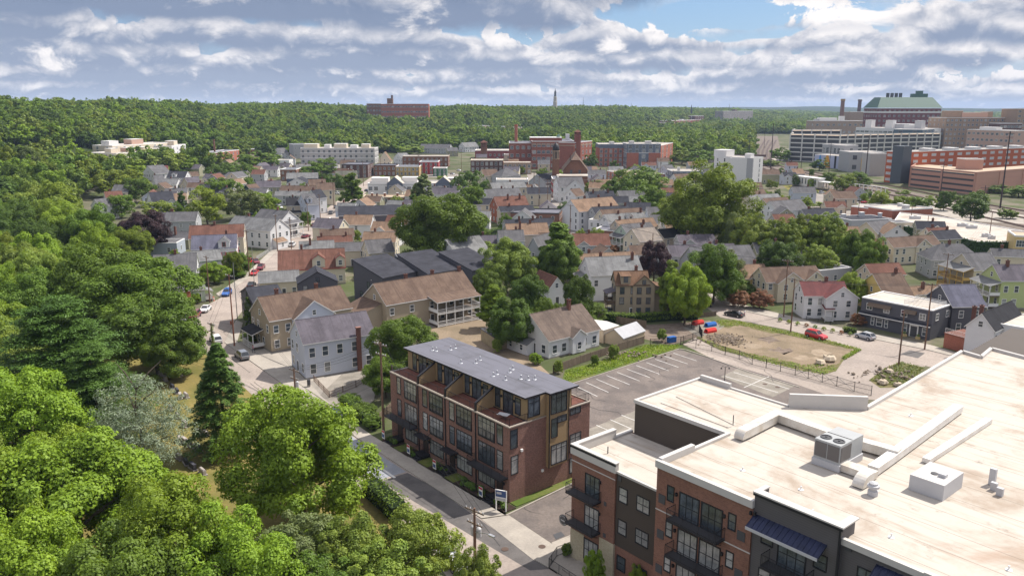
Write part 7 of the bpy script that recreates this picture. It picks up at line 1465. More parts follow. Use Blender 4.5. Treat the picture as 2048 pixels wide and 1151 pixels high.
for a in [(454, 590, 436, 606, 'blue', 'suv', 'bright blue SUV parked at the kerb by the orange barrel'), (411, 622, 388, 640, 'white', 'sedan', 'white sedan parked behind the maroon car on the left street'), (390, 635, 368, 653, 'maroon', 'suv', 'maroon SUV parked between two pale cars on the left street'), (368, 651, 350, 668, 'silver', 'sedan', 'pale car half under the trees on the left street'),
          (432, 684, 416, 668, 'white', 'suv', 'white car behind the ivy-covered pole'), (484, 716, 466, 702, 'grey', 'suv', 'dark grey SUV parked at the corner before the tan house'), (503, 573, 516, 560, 'black', 'sedan', 'black car tucked beside the dark townhouses'), (522, 538, 512, 548, 'maroon', 'pickup', 'dark red pickup by the picket-posted yard'), (509, 549, 498, 558, 'red', 'sedan', 'red car in front of the dark red pickup'), (500, 526, 512, 517, 'red', 'suv', 'red car beside the red-shuttered house'),
          (585, 492, 596, 483, 'white', 'suv', 'white car near the street crossing'), (612, 475, 628, 470, 'maroon', 'sedan', 'maroon car turning at the crossing'), (628, 452, 640, 444, 'maroon', 'sedan', 'dark maroon car up the left street'), (662, 428, 672, 420, 'grey', 'suv', 'grey SUV parked beside the charcoal modern house'), (672, 416, 682, 408, 'grey', 'sedan', 'grey car farther up by the pyramid tree'), (560, 492, 570, 486, 'silver', 'sedan', 'pale car under the porch of the white corner house'),
          (905, 1128, 886, 1112, 'white', 'sedan', 'white car half hidden under the feathery locusts'), (668, 838, 655, 826, 'navy', 'suv', 'navy car behind the round street maple'),
          (1632, 676, 1655, 682, 'red', 'suv', 'bright red SUV driving past the vacant lot'), (1730, 677, 1712, 672, 'silver', 'hatch', 'silver hatchback parked before the charcoal shop'), (1468, 632, 1448, 628, 'black', 'sedan', 'black sedan with two people beside it'), (1409, 611, 1400, 606, 'black', 'suv', 'black SUV at the left end of the right street'), (1258, 627, 1282, 626, 'silver', 'suv', 'silver SUV behind the ivy hedge'), (1222, 626, 1244, 628, 'grey', 'sedan', 'grey car left of the silver SUV behind the hedge'),
          (1132, 418, 1142, 419, 'white', 'suv', 'white SUV parked on the middle street corner'), (1145, 454, 1152, 462, 'purple', 'hatch', 'purple car at the middle street junction'), (1163, 474, 1170, 482, 'tan', 'suv', 'tan car on the middle street'), (1168, 488, 1175, 496, 'navy', 'suv', 'navy car beside the brick box house'), (1180, 497, 1190, 499, 'black', 'suv', 'black car at the end of the lane by the reddish shrub')]: car(*a)
MS = 'cars parked along the middle street'
for i, (x, y, c, k) in enumerate([(1061, 372, 'grey', 'suv'), (1065, 380, 'blue', 'sedan'), (1068, 389, 'navy', 'sedan'), (1074, 396, 'white', 'suv'), (1081, 372, 'navy', 'suv'), (1085, 379, 'grey', 'sedan'), (1090, 387, 'silver', 'suv'), (1095, 395, 'white', 'sedan'), (1069, 361, 'black', 'suv'), (1100, 403, 'silver', 'sedan')]):
    car(x, y, x + 4, y + 9, c, k, ['grey SUV', 'blue sedan', 'navy sedan', 'white SUV', 'navy SUV', 'grey sedan', 'silver SUV', 'white sedan', 'black SUV', 'silver sedan'][i] + ' parked along the middle street by the church', MS)
CPK = 'cars in the railway car park'
for i, (x, y, c, k) in enumerate([(1643, 387, 'silver', 'suv'), (1655, 389, 'black', 'sedan'), (1664, 391, 'white', 'suv'), (1672, 393, 'maroon', 'sedan'), (1681, 395, 'blue', 'suv'), (1692, 397, 'navy', 'sedan'), (1704, 399, 'black', 'suv'), (1716, 402, 'silver', 'sedan'), (1728, 406, 'red', 'sedan'), (1748, 410, 'white', 'sedan'), (1618, 402, 'white', 'sedan')]):
    car(x, y, x + 10, y - 2, c, k, ['silver SUV first from the left', 'black sedan second from the left', 'white SUV third from the left', 'maroon sedan', 'blue SUV', 'navy sedan', 'black SUV', 'silver sedan left of the red one', 'bright red sedan', 'white sedan right of the red one', 'lone white sedan'][i] + (' in the car park row' if i < 10 else ' at the left of the railway car park'), CPK)
for i, (x, y, c) in enumerate([(1203, 371, 'navy'), (1214, 372, 'maroon'), (1226, 373, 'black'), (735, 383, 'navy'), (760, 343, 'white'), (905, 349, 'silver'), (918, 342, 'white'), (1120, 362, 'white'), (985, 357, 'black'), (1480, 270, 'white')]):
    car(x, y, x + 8, y + 1, c, 'sedan', ['navy car left of the maroon one by the brick sheds', 'maroon car by the brick sheds', 'black car by the brick sheds', 'navy car at the corner of the white modern row', 'white car before the ochre shop', 'silver car by the crimson shop', 'white car up the far street', 'white car in the church yard', 'black car before the tan brick shops', 'white car on the far side of the bridge'][i])
YC = random.Random(12); nc_ = 0
for _ in range(400):
    x, y = YC.uniform(420, 1700), YC.uniform(372, 540); c = G(x, y)
    if nc_ >= 34: break
    if not 4.5 < road_d(c) < 40 or any((c.x - a) ** 2 + (c.y - b) ** 2 < (r - 1.5) ** 2 for a, b, r in OCC): continue
    OCC.append((c.x, c.y, 4.)); nc_ += 1; cn = YC.choice(['white', 'silver', 'grey', 'black', 'navy', 'maroon', 'tan', 'silver']); kd = YC.choice(['sedan', 'suv', 'suv', 'hatch']); car(x, y, x + YC.uniform(4, 9), y + YC.choice([-3, 4, 1]), cn, kd, f'{cn} {kd} parked in a yard between the closely packed houses', 'cars parked in the yards')
# ------------------------------------------------------------------ poles, lamps and wires
TOPS = {}
def pole(x, y, yt, label, arms=1, tr=0, lamp=0, m=None, ivy=False, ang=None, r=.17, plain=False, key=None, group=None):
    g = G(x, y); h = max(5., GT2(x, yt, 0, y).z); t = thing('utility_pole', label, 'utility pole', g, (ang if ang is not None else R(50 - 90)), group); near = g.y < 300
    MB(m or polewood).tube((0, 0, 0), (0, 0, h), r, r * .62, 8).build('pole', t)
    for k in range(arms):
        z = h - .35 - 1.5 * k; L = 1.35 if k == 0 else 1.1; b = MB(wood); b.box(-L, -.06, z - .07, L, .06, z + .07); b.tube((-L * .5, .08, z), (0, .08, z - .55), .03, n=4); b.tube((L * .5, .08, z), (0, .08, z - .55), .03, n=4); ao = b.build('crossarm', t)
        if near: MB(lgrey).lathe([(.05, 0), (.09, .03), (.05, .07), (.09, .11), (.04, .18)], 6).data('insulator') if False else None
        if near:
            for u in (-.9, -.45, .45, .9): MB(lgrey).lathe([(.04, z + .07), (.09, z + .11), (.05, z + .16), (.08, z + .20), (.03, z + .28)], 6, 0, (u * L, 0)).build('insulator', ao)
    for k in range(tr): a = k * 2.1 + .6; MB(lgrey, dgrey).lathe([(.26, h - 3.4), (.28, h - 3.3), (.28, h - 2.4), (.2, h - 2.3), (.05, h - 2.2)], 10, 0, (math.cos(a) * .45, math.sin(a) * .45)).build('transformer', t)
    if lamp:
        z = h * lamp; b = MB(steel); b.tube((0, 0, z), (2.2, -.3, z + .7), .05, n=5).tube((2.2, -.3, z + .7), (2.6, -.35, z + .72), .05, n=5); b.box(2.4, -.5, z + .62, 3.15, -.2, z + .80); b.build('street_lamp', t)
    if ivy:
        f = MB(LM['mid']); rg = random.Random(3)
        for k in range(14): leafball(f, (rg.gauss(0, .1), rg.gauss(0, .1), h * (.25 + .72 * k / 14)), .36, 40, .10, rg)
        f.build('ivy', t)
    TOPS[key or (x, y)] = (g.copy(), h, t.rotation_euler.z); return t
pole(768, 881, 676, 'tall weathered two-armed utility pole at the left end of the brick terrace', 2, key='t1', r=.2); pole(787, 830, 725, 'shorter bare pole beside the tall one at the terrace', 0)
pole(591, 792, 733, 'utility pole with transformer before the pale blue house', 2, 1, key='b1'); pole(428, 714, 640, 'ivy-covered utility pole on the left street', 2, ivy=True, key='i1'); pole(469, 692, 547, 'tall red-brown utility pole by the tan house', 1, key='r1', m=mat('red pole', (.25, .10, .06), .9)); pole(475, 640, 522, 'slim grey metal pole by the brown one', 0, m=steel, r=.1)
pole(420, 605, 507, 'utility pole before the pale green cottage', 1, key='l1'); pole(499, 553, 458, 'utility pole by the red cars', 1, key='l2'); pole(509, 572, 485, 'grey metal lamp pole at the street bend', 0, m=steel, r=.1); pole(555, 502, 427, 'utility pole by the striped awning house', 1, key='l3'); pole(583, 498, 436, 'utility pole at the street crossing', 1, key='l4'); pole(617, 462, 405, 'utility pole beyond the crossing', 1, key='l5'); pole(668, 418, 365, 'utility pole beside the pyramid tree', 1, key='l6'); pole(641, 443, 388, 'utility pole by the pale blue house row', 1)
pole(950, 1120, 1012, 'wooden street pole with white crossarms, transformers and a cobra lamp', 2, 2, .55, key='n1', r=.19)
pole(1303, 545, 463, 'utility pole with a curved street lamp by the purple tree', 0, 0, .85, key='m1'); pole(1567, 634, 516, 'utility pole before the steep gable cottage', 1, key='k1'); pole(1581, 665, 551, 'utility pole on the edge of the vacant lot', 1, key='k2'); pole(1849, 699, 566, 'tall brown utility pole before the charcoal shop', 1, key='k3'); pole(1797, 731, 622, 'bare brown pole at the lane entrance', 0, key='k4')
pole(1975, 500, 424, 'tall wooden pole in front of the ivy hall', 0, key='h1', m=polewood); pole(1820, 455, 412, 'utility pole beside the brick workshop', 1, key='h2'); pole(1853, 468, 430, 'leaning utility pole by the ivy wall', 0, key='h3'); pole(1888, 582, 503, 'utility pole by the dining porch', 1, key='h4'); pole(1714, 452, 398, 'utility pole in the right-hand car park', 0); pole(1690, 438, 400, 'second pole in the right-hand car park', 0)
pole(1078, 412, 352, 'utility pole on the middle street, middle one', 1, key='c1'); pole(1095, 428, 358, 'tall utility pole on the middle street', 1, key='c2'); pole(1068, 400, 344, 'utility pole by the flat white terrace', 1, key='c3'); pole(1140, 470, 408, 'utility pole at the bushy corner of the middle street', 1); pole(838, 352, 310, 'street pole before the ochre shop', 1); pole(762, 352, 305, 'street pole before the brown shop', 1); pole(727, 372, 322, 'street pole by the dark brick shop', 1); pole(923, 345, 298, 'street pole at the far street corner', 1)
pole(1320, 372, 318, 'street pole by the modern flats', 1, key='f1'); pole(1213, 366, 318, 'street pole left of the modern flats', 1); pole(1345, 378, 340, 'street pole by the blue-grey flats', 1); pole(302, 336, 300, 'pole before the cream stepped apartments', 1); pole(360, 338, 298, 'tall pole beside the cream stepped apartments', 0, m=steel, r=.12); pole(408, 340, 297, 'pale pole before the brick works', 0, m=steel, r=.12)
MT = 'dark railway masts'
for i, (x, y, yt) in enumerate([(2000, 416, 262), (1729, 372, 270), (1541, 336, 246), (1497, 318, 272), (1528, 296, 240), (1657, 352, 286), (1880, 396, 322), (1601, 350, 300), (1965, 420, 370)]):
    g = G(x, y); h = GT2(x, yt, 0, y).z; t = thing('railway_mast', ['very tall dark steel mast at the right by the pink garage', 'tall dark mast before the white garage', 'tall dark mast left of the curving road', 'dark mast by the rail bridge', 'far dark mast beyond the bridge', 'slender mast by the mural wall', 'slender mast before the orange hotel', 'slender mast by the station shelter', 'pale signal mast on the track bed'][i], 'mast', g, 0, MT); b = MB(paint('mast brown', (.06, .045, .045))); b.tube((0, 0, 0), (0, 0, h), .42 if i < 3 else .26, .24 if i < 3 else .14, 8); b.build('mast_pole', t)
    k = MB(dgrey); k.box(-2.2, -.08, h - 1.2, 2.2, .08, h - 1.0).box(-1.6, -.08, h - 3., 1.6, .08, h - 2.8); k.build('mast_arm', t)
g = G(1449, 762); t = thing('lamp_post', 'black lamp post with two hooked lamps at the concrete parking bays', 'lamp post', g); h = GT2(1449, 731, 0, 762).z; b = MB(black); b.tube((0, 0, 0), (0, 0, h), .07, .05, 6); b.build('pole', t)
for s in (-1, 1): m = MB(black); m.tube((0, 0, h - .1), (s * .5, 0, h + .15), .03, n=4).tube((s * .5, 0, h + .15), (s * .7, 0, h - .1), .03, n=4); m.lathe([(.05, h - .12), (.2, h - .3), (.18, h - .34)], 8, 0, (s * .7, 0)); m.build('lamp', t)
wirem = mat('wire', (.03, .03, .032), .6)
def wires(label, a, c, offs=(-1.1, 0, 1.1), drop=.35, sag=.03, r=.02):
    (A, ha, ra), (C, hc, rc) = TOPS[a], TOPS[c]; t = thing('power_line', label, 'power line', A, 0, 'overhead wires'); b = MB(wirem); d = (C - A); 
    for o in offs:
        na, nc = Vector((math.cos(ra), math.sin(ra), 0)) * o, Vector((math.cos(rc), math.sin(rc), 0)) * o; p0 = na + Vector((0, 0, ha - drop + .28)); p1 = d + nc + Vector((0, 0, hc - drop + .28)); pr = p0
        for i in range(1, 11): u = i / 10; q = p0.lerp(p1, u) - Vector((0, 0, 4 * sag * u * (1 - u) * d.length)); b.tube(pr, q, r, n=3); pr = q
    b.build('cable', t)
wires('overhead wires from the ivy-covered pole to the transformer pole', 'i1', 'b1'); wires('overhead wires from the transformer pole to the tall terrace pole', 'b1', 't1'); wires('overhead wires along the street from the terrace pole to the cobra lamp pole', 't1', 'n1'); wires('overhead wires from the red-brown pole to the pale cottage pole', 'r1', 'l1', (0,)); wires('overhead wires from the ivy pole to the red-brown pole', 'i1', 'r1', (-.8, .8)); wires('overhead wires from the cottage pole to the red car pole', 'l1', 'l2'); wires('overhead wires from the red car pole to the awning house pole', 'l2', 'l3'); wires('overhead wires over the crossing', 'l3', 'l5'); wires('overhead wires up to the pyramid tree pole', 'l5', 'l6')
wires('overhead wires between the two poles at the vacant lot', 'k1', 'k2'); wires('overhead wires from the vacant lot to the charcoal shop', 'k2', 'k3'); wires('overhead wires from the charcoal shop to the dining porch pole', 'k3', 'h4', (0, .8)); wires('overhead wires in front of the ivy hall', 'h2', 'h3', (-.8, 0, .8)); wires('overhead wires from the ivy wall to the tall hall pole', 'h3', 'h1', (-.5, .5)); wires('overhead wires along the middle street', 'c3', 'c2')
for a_, b_, w_ in (('l6', 'c3', 'from the pyramid tree across to the middle street'), ('c2', 'm1', 'from the middle street to the purple tree lamp'), ('m1', 'k1', 'from the purple tree lamp to the steep gable cottage'), ('k3', 'k4', 'from the charcoal shop to the bare brown pole'), ('h4', 'h1', 'from the dining porch to the hall pole'), ('f1', 'c2', 'from the modern flats to the middle street'), ('b1', 'r1', 'from the transformer pole to the red-brown pole')): wires('overhead wires ' + w_, a_, b_, (-.7, 0, .7))
# ------------------------------------------------------------------ fences, hedges, small buildings
def fence(label, pts, h, m, name='fence', kind='board', cat='fence', gates=()):
    q = px(pts); o = q[0]; t = thing(name, label, cat, o); b = MB(m); ps = MB(m)
    for si, (A, C) in enumerate(zip(q, q[1:])):
        A, C = A - o, C - o; L = (C - A).length; d = (C - A).normalized(); n = Vector((-d.y, d.x, 0)); k = max(1, int(L / 2.4))
        for i in range(k + 1): p = A.lerp(C, i / k); ps.tube(p, p + Vector((0, 0, h + .12)), .06, n=5)
        if kind == 'board':
            v_ = [A - n * .03, C - n * .03, C + n * .03, A + n * .03]; b.prism([(p.x, p.y) for p in v_], .08, h)
        else:
            for z in (.12, h * .55, h) if kind == 'mesh' else (.12, h - .12): b.tube(A + Vector((0, 0, z)), C + Vector((0, 0, z)), .034, n=4)
            g_ = max(2, int(L / (.20 if kind == 'mesh' else .15)))
            for i in range(g_ + 1): p = A.lerp(C, i / g_); b.tube(p + Vector((0, 0, .1)), p + Vector((0, 0, h)), .016 if kind == 'mesh' else .018, n=3)
            if si in gates:
                kk = max(1, int(L / 1.9))
                for i in range(kk): p, r_ = A.lerp(C, i / kk), A.lerp(C, (i + 1) / kk); b.tube(p + Vector((0, 0, .12)), r_ + Vector((0, 0, h)), .035, n=4); b.tube(p + Vector((0, 0, h)), r_ + Vector((0, 0, .12)), .035, n=4); b.tube(p, p + Vector((0, 0, h + .1)), .05, n=4)
    b.build('panel', t); ps.build('post', t); return t
fence('weathered board fence along the side of the white cottage', [(1106, 747), (1160, 727), (1220, 707), (1288, 686)], 1.6, wood); fence('old board fence behind the white tent shed', [(1195, 634), (1240, 648), (1292, 656)], 1.7, wood); fence('board fence beside the left end of the terrace', [(742, 862), (770, 836), (795, 812)], 1.7, wood); fence('short board fence at the end of the ivy hedge', [(1396, 636), (1432, 632)], 1.2, wood)
fence('long black steel fence with braced gates between car park and lane', [(1361, 690), (1423, 702), (1478, 718), (1504, 729), (1590, 750), (1616, 757), (1673, 772), (1708, 783), (1742, 791)], 1.75, black, kind='mesh', gates=(2, 4, 5, 6)); fence('black steel fence round the playground', [(1300, 694), (1330, 690), (1366, 688), (1404, 676), (1398, 664), (1367, 651)], 1.75, black, kind='bar', gates=())
fence('low rusty chain fence round the yard by the pale blue house', [(628, 762), (659, 795), (712, 774), (728, 764)], 1.1, mat('rusty wire', (.16, .10, .07), .8), kind='mesh'); fence('black picket fence before the red-roofed white house', [(1612, 641), (1660, 651), (1700, 659)], 1.0, black, kind='bar'); fence('row of pale posts at the garden up the left street', [(513, 520), (540, 503), (566, 488)], 1.2, lgrey, kind='mesh'); fence('chain fence in front of the station car park', [(1600, 372), (1640, 378), (1690, 388)], 1.8, dgrey, kind='mesh')
def hedge(label, pts, h, wd, col='mid'):
    q = px(pts); o = q[0]; t = thing('hedge', label, 'hedge', o); f = MB(LM[col]); rg = random.Random(len(label)); core = MB(mat('hedge core', (.015, .03, .008), .95))
    for A, C in zip(q, q[1:]):
        A, C = A - o, C - o; L = (C - A).length; d = (C - A).normalized(); n = Vector((-d.y, d.x, 0)); v_ = [A - n * wd * .4, C - n * wd * .4, C + n * wd * .4, A + n * wd * .4]; core.prism([(p.x, p.y) for p in v_], 0, h * .85)
        for i in range(int(L / .55) + 1): c = A.lerp(C, min(1, i * .55 / L)) ; [leafball(f, (c.x + n.x * s, c.y + n.y * s, z), wd * .33 * rg.uniform(.8, 1.3), 30, .14, rg) for s in (-wd * .28, wd * .28) for z in (h * .35, h * .8)]
    f.build('foliage', t); core.build('stem', t); return t
hedge('thick ivy hedge behind the gravel yard', [(1208, 642), (1260, 646), (1330, 640), (1394, 638)], 2.2, 1.6); hedge('dark hedge between the yard and the terrace', [(690, 812), (718, 832), (752, 858)], 2.0, 2.2); hedge('long ivy hedge on the near side of the street', [(740, 985), (775, 1015), (800, 1040)], 2.2, 2.6, 'mid'); hedge('green hedge behind the tan-roofed houses', [(1010, 470), (965, 478)], 3.2, 2.0, 'dark'); hedge('clipped hedge in front of the red-roofed white house', [(1688, 664), (1712, 668)], 1.2, 1.2)
# plants in a row before the red-roofed house
for i in range(9):
    g = G(1560 + i * 17.5, 645 + i * 3.6 - 2); s = thing('shrub', 'small potted-size shrub in the row along the kerb before the red-roofed house', 'shrub', g, group='kerb shrubs before the red-roofed house'); m = MB(LM[['mid', 'yellow', 'light', 'rust'][i % 4]]); leafball(m, (0, 0, .45), .5, 90, .13, rng); m.build('foliage', s); MB(bark).tube((0, 0, 0), (0, 0, .4), .05).build('stem', s)
# sheds and the ruined garage
def shed(label, x1, y1, x2, y2, z, D, rise, wall, rf, name='shed', curved=False):
    A, C = G(x1, y1), G(x2, y2); d = C - A; L = d.length; d.normalize(); n = Vector((-d.y, d.x, 0)); n = n if n.y > 0 else -n; t = thing(name, label, 'shed', A, math.atan2(d.y, d.x)); b = MB(wall); b.ext([(0, 0), (D, 0), (D, z), (D / 2, z + rise), (0, z)], 'x', 0, L); b.build('wall', t); r = MB(rf); e = .18; k = rise / (D / 2)
    if rise > .05: r.ext([(-e, z - e * k), (-e, z - e * k + .1), (D / 2, z + rise + .1), (D + e, z - e * k + .1), (D + e, z - e * k), (D / 2, z + rise)], 'x', -.15, L + .15)
    else: r.box(-.15, -.15, z, L + .15, D + .15, z + .12)
    r.build('roof', t); return t, L
shed('cream box container behind the white cottage', 1206, 686, 1236, 676, 2.8, 6.5, .25, paint('cream panel', (.52, .42, .30)), paint('pale roof', (.58, .52, .44))); shed('small shed with a grey tarpaulin gable roof', 1246, 694, 1289, 678, 1.9, 4.6, 1.5, paint('beige panel', (.50, .40, .28)), mat('grey tarpaulin', (.34, .34, .36), .6))
t, L = shed('ruined garage with a collapsed plank roof', 990, 700, 1050, 692, 2.6, 7.5, .0, paint('stained block', (.33, .27, .17), amt=.4), mat('tar paper', (.06, .06, .065), .9), 'garage')
b = MB(mat('broken planks', (.17, .135, .11), .95), mat('blue tarpaulin', (.08, .22, .5), .7)); rg = random.Random(8)
for i in range(46): x, y = rg.uniform(.5, L - .5), rg.uniform(.8, 6.8); a = rg.gauss(1.2, .35); l = rg.uniform(.8, 2.2); b.tube((x - math.cos(a) * l / 2, y - math.sin(a) * l / 2, 2.75 + rg.uniform(0, .5)), (x + math.cos(a) * l / 2, y + math.sin(a) * l / 2, 2.75 + rg.uniform(0, .7)), .09, n=4)
b.box(L * .6, 5.6, 2.8, L * .8, 6.6, 3.3, 1); b.build('fallen_roof', t)
shed('brick garage with a roof deck beside the white gabled house', 1886, 694, 1928, 706, 3.0, 6., .0, br_far, deck, 'garage')
sg = G(1886, 694); railing(COL.objects.get('garage.001') or t, [(0, .1), (5.0, .1), (5.0, 5.8)], 3.1, 1.0, .14, m=white)
# shop front details
sh = next(o for o in COL.objects if o.name.startswith('corner_shop')); A_, C_ = G(1724, 593, 6.6), G(1866, 620, 6.6); hw = (C_ - A_).length / 2; dd = 4.75
m = MB(rD, white); m.ext([(-dd - .7, 3.0), (-dd, 3.5), (-dd, 2.9)], 'x', -hw - .1, hw + .1); m.box(-hw - .12, -dd - .75, 2.88, hw + .12, -dd - .62, 3.04, 1); m.build('pent_roof', sh)
for u, wd in ((-.62, .6), (-.42, 1.2), (-.22, .6), (.30, .9), (.85, .9)): window(sh, u * hw, -dd, .8, 0, wd, 1.6)
m = MB(white, dgrey); m.box(-.95, -.12, .05, .95, .0, 2.75).box(-.7, -.14, .1, .7, -.12, 2.4, 1); m.build('door', sh, (.56 * hw, -dd, 0))
for u, wd in ((-.45, 2.6), (.42, 1.3)): k = MB(brt); k.ext([(-dd - .9, 5.0), (-dd, 5.7), (-dd, 5.0)], 'x', u * hw - wd, u * hw + wd); k.build('awning', sh)
railing(sh, [(.15 * hw, -3.6), (.95 * hw, -3.6), (.95 * hw, 2.2), (.15 * hw, 2.2), (.15 * hw, -3.6)], 6.4, 1.05, .16, 'roof_rail', white)
for u in (-.9, .9): k = MB(yel_w, LM['mid']); k.box(-.35, -.35, 0, .35, .35, .5); leafball(k, (0, 0, .75), .35, 60, .1, rng, 1); tag(k.build('planter', None, (sh.matrix_basis @ Vector(((.56 + u * .2) * hw, -dd - .9, 0)))), 'square yellow planter ' + ('left' if u < 0 else 'right') + ' of the charcoal shop door', 'planter')
# playground pieces, rubble, boulders, stones
for x, y, c, lab in ((1396, 648, red, 'red curved slide piece at the back of the playground'), (1421, 652, blue, 'blue play barrel on the playground paving'), (1421, 664, red, 'red play tunnel at the front of the playground'), (1343, 684, blue, 'dark blue bin by the playground fence')):
    t = thing('play_piece' if 'bin' not in lab else 'bin', lab, 'play equipment' if 'bin' not in lab else 'bin', G(x, y, 0), .5); c2 = paint('play red', (.62, .04, .03), .4) if c is red else paint('play blue', (.03, .13, .42), .4); m = MB(c2, black)
    if 'bin' in lab: m.box(-.9, -.5, .1, .9, .5, 1.1).box(-.95, -.55, 1.1, .95, .55, 1.2); m.box(-.8, -.4, 0, -.5, .4, .1, 1).box(.5, -.4, 0, .8, .4, .1, 1)
    else: m.ext([(-.6, 0), (-.6, .5), (-.35, .9), (.35, .9), (.6, .5), (.6, 0), (.4, 0), (.4, .45), (.25, .7), (-.25, .7), (-.4, .45), (-.4, 0)], 'x', -1.3, 1.3); m.box(-1.4, -.65, .0, -1.2, .65, .3)
    m.build('shell', t)
rock = mat('rubble stone', (.25, .20, .155), .95, 'plain', .4, 1.5, (.2, .16, .12)); wht = mat('limestone', (.50, .42, .32), .95, 'plain', .3, 1.2, (.34, .28, .2))
def boulder(b, c, r, rg, m=0):
    k = len(b.v); rows = 4; n = 7
    for i in range(rows + 1):
        ph = math.pi * i / rows - math.pi / 2
        for j in range(n): a = 6.283 * j / n; q = r * rg.uniform(.75, 1.1); b.v.append((c[0] + q * math.cos(ph) * math.cos(a), c[1] + q * math.cos(ph) * math.sin(a), max(0, c[2] + q * .7 * math.sin(ph))))
    for i in range(rows):
        for j in range(n): b.f.append((k + i * n + j, k + i * n + (j + 1) % n, k + (i + 1) * n + (j + 1) % n, k + (i + 1) * n + j)); b.m.append(m)
def rubble(x0, y0, w_, d_, n, rmax, nm='rubble'):
    b = MB(rock, LM['mid']); c = G(x0, y0)
    for i in range(n): x, y = rg.gauss(0, w_), rg.gauss(0, d_); boulder(b, (c.x + x, c.y + y, max(0, .9 - .25 * math.hypot(x / w_, y / d_)) * .7), rg.uniform(.15, rmax), rg)
    o = b.build(nm); o['kind'] = 'stuff'
rubble(1452, 680, 2.4, 2.0, 260, .26); rubble(1785, 752, 3.2, 2.4, 60, .42); rubble(1240, 712, 4., 1.2, 50, .35)
for x, y, r, lab in ((1640, 728, 1.1, 'block-like boulder at the corner of the vacant lot'), (1657, 722, 1.4, 'flat pale slab beside the boulder of the vacant lot'), (1766, 768, 1.0, 'pale boulder in the weeds by the lane'), (1780, 746, .9, 'weathered stone near the bare brown pole'), (1795, 772, .8, 'small stone at the edge of the white roof')):
    b = MB(wht); boulder(b, (0, 0, .35 * r), r, rg); tag(b.build('boulder', None, G(x, y)), lab, 'boulder')
wd_ = MB(g_grass, LM['mid'])
def weeds(name, poly_px, n, hmax, cols):
    rg2 = np.random.default_rng(len(poly_px) + n); q = [G(*p) for p in poly_px]; xs, ys = [p.x for p in q], [p.y for p in q]; P_ = []
    def inside(x, y):
        c = False; j = len(q) - 1
        for i in range(len(q)):
            if (q[i].y > y) != (q[j].y > y) and x < (q[j].x - q[i].x) * (y - q[i].y) / (q[j].y - q[i].y) + q[i].x: c = not c
            j = i
        return c
    while len(P_) < n:
        x, y = rg2.uniform(min(xs), max(xs)), rg2.uniform(min(ys), max(ys))
        if inside(x, y): P_.append((x, y, .05 + rg2.uniform(0, hmax)))
    P_ = np.array(P_); N_ = unit(rg2.normal(size=P_.shape) * .6 + np.array([0, 0, .8])); me = quads(name, P_, N_, .17, rg2, .5); me.materials.clear(); me.materials.append(LM[cols]); o = put(name, me); o['kind'] = 'stuff'
weeds('weeds', [(1432, 641), (1470, 641), (1640, 677), (1722, 698), (1706, 699), (1560, 667), (1480, 650), (1440, 655)], 1500, .3, 'light'); weeds('weeds', [(1395, 677), (1440, 700), (1500, 717), (1600, 742), (1648, 750), (1672, 742), (1668, 731), (1600, 729), (1545, 717), (1470, 701), (1402, 677)], 900, .25, 'light'); weeds('weeds', [(1738, 762), (1770, 737), (1800, 724), (1848, 735), (1810, 775)], 2200, .3, 'olive')
weeds('weeds', [(1128, 766), (1132, 742), (1200, 724), (1290, 690), (1360, 690), (1350, 698)], 4000, .25, 'bright'); weeds('weeds', [(1684, 716), (1712, 700), (1724, 700), (1690, 720)], 500, .4, 'light')
# graves on the lawn
hs = mat('headstone', (.40, .36, .33), .8, 'plain', .4, 1.5, (.22, .19, .18)); hd = mat('dark headstone', (.07, .07, .085), .5)
for i, (x, y) in enumerate([(845, 155), (880, 195), (905, 218), (920, 245), (870, 305), (908, 343), (945, 388), (1018, 428), (915, 465), (940, 474), (968, 488), (1000, 508), (1018, 515), (915, 555), (950, 580), (985, 607), (1035, 632), (895, 105), (920, 128), (820, 130), (100, 395), (60, 460), (950, 240), (1050, 434)]):
    g = G(x * .392, 700 + y * .392); dk = i in (1, 2, 12, 14, 15); t = thing('headstone', ('dark polished' if dk else 'pale grey') + ' low headstone in the rows on the dry grave lawn', 'headstone', g, R(-52) + rg.gauss(0, .08), 'headstones on the dry lawn')
    m = MB(hd if dk else hs); m.box(-.75, -.22, .2, .75, .22, .75 if i % 3 else .95).ext([(-.22, .75), (.22, .75), (.12, .86), (-.12, .86)], 'x', -.7, .7); m.build('stone', t); MB(hs).box(-.9, -.35, 0, .9, .35, .2).build('base', t)
# street furniture
def hydrant(x, y, col, label): t = thing('fire_hydrant', label, 'fire hydrant', G(x, y, .1)); MB(col).lathe([(.2, 0), (.2, .06), (.13, .08), (.13, .55), (.17, .57), (.15, .70), (.06, .80), (.03, .86)], 10).tube((-.24, 0, .42), (.24, 0, .42), .07).build('barrel', t)
hydrant(703, 862, paint('hydrant red', (.5, .03, .03), .5), 'red fire hydrant on the pavement left of the terrace'); hydrant(462, 648, orange_p, 'orange fire hydrant near the bend of the left street')
t = thing('traffic_barrel', 'orange and white traffic barrel beside the blue SUV', 'traffic barrel', G(427, 601)); MB(orange_p, white).lathe([(.36, 0), (.30, .1), (.28, .3)], 12).lathe([(.28, .3), (.27, .5)], 12, 1).lathe([(.27, .5), (.26, .7)], 12).lathe([(.26, .7), (.25, .85)], 12, 1).lathe([(.25, .85), (.22, 1.05), (.05, 1.1)], 12).build('drum', t)
t = thing('street_sign', 'small white street sign on a thin post by the hedge', 'sign', G(697, 848)); MB(steel).tube((0, 0, 0), (0, 0, 2.4), .03).build('post', t); MB(white).box(-.3, -.02, 1.9, .3, .02, 2.5).build('plate', t)
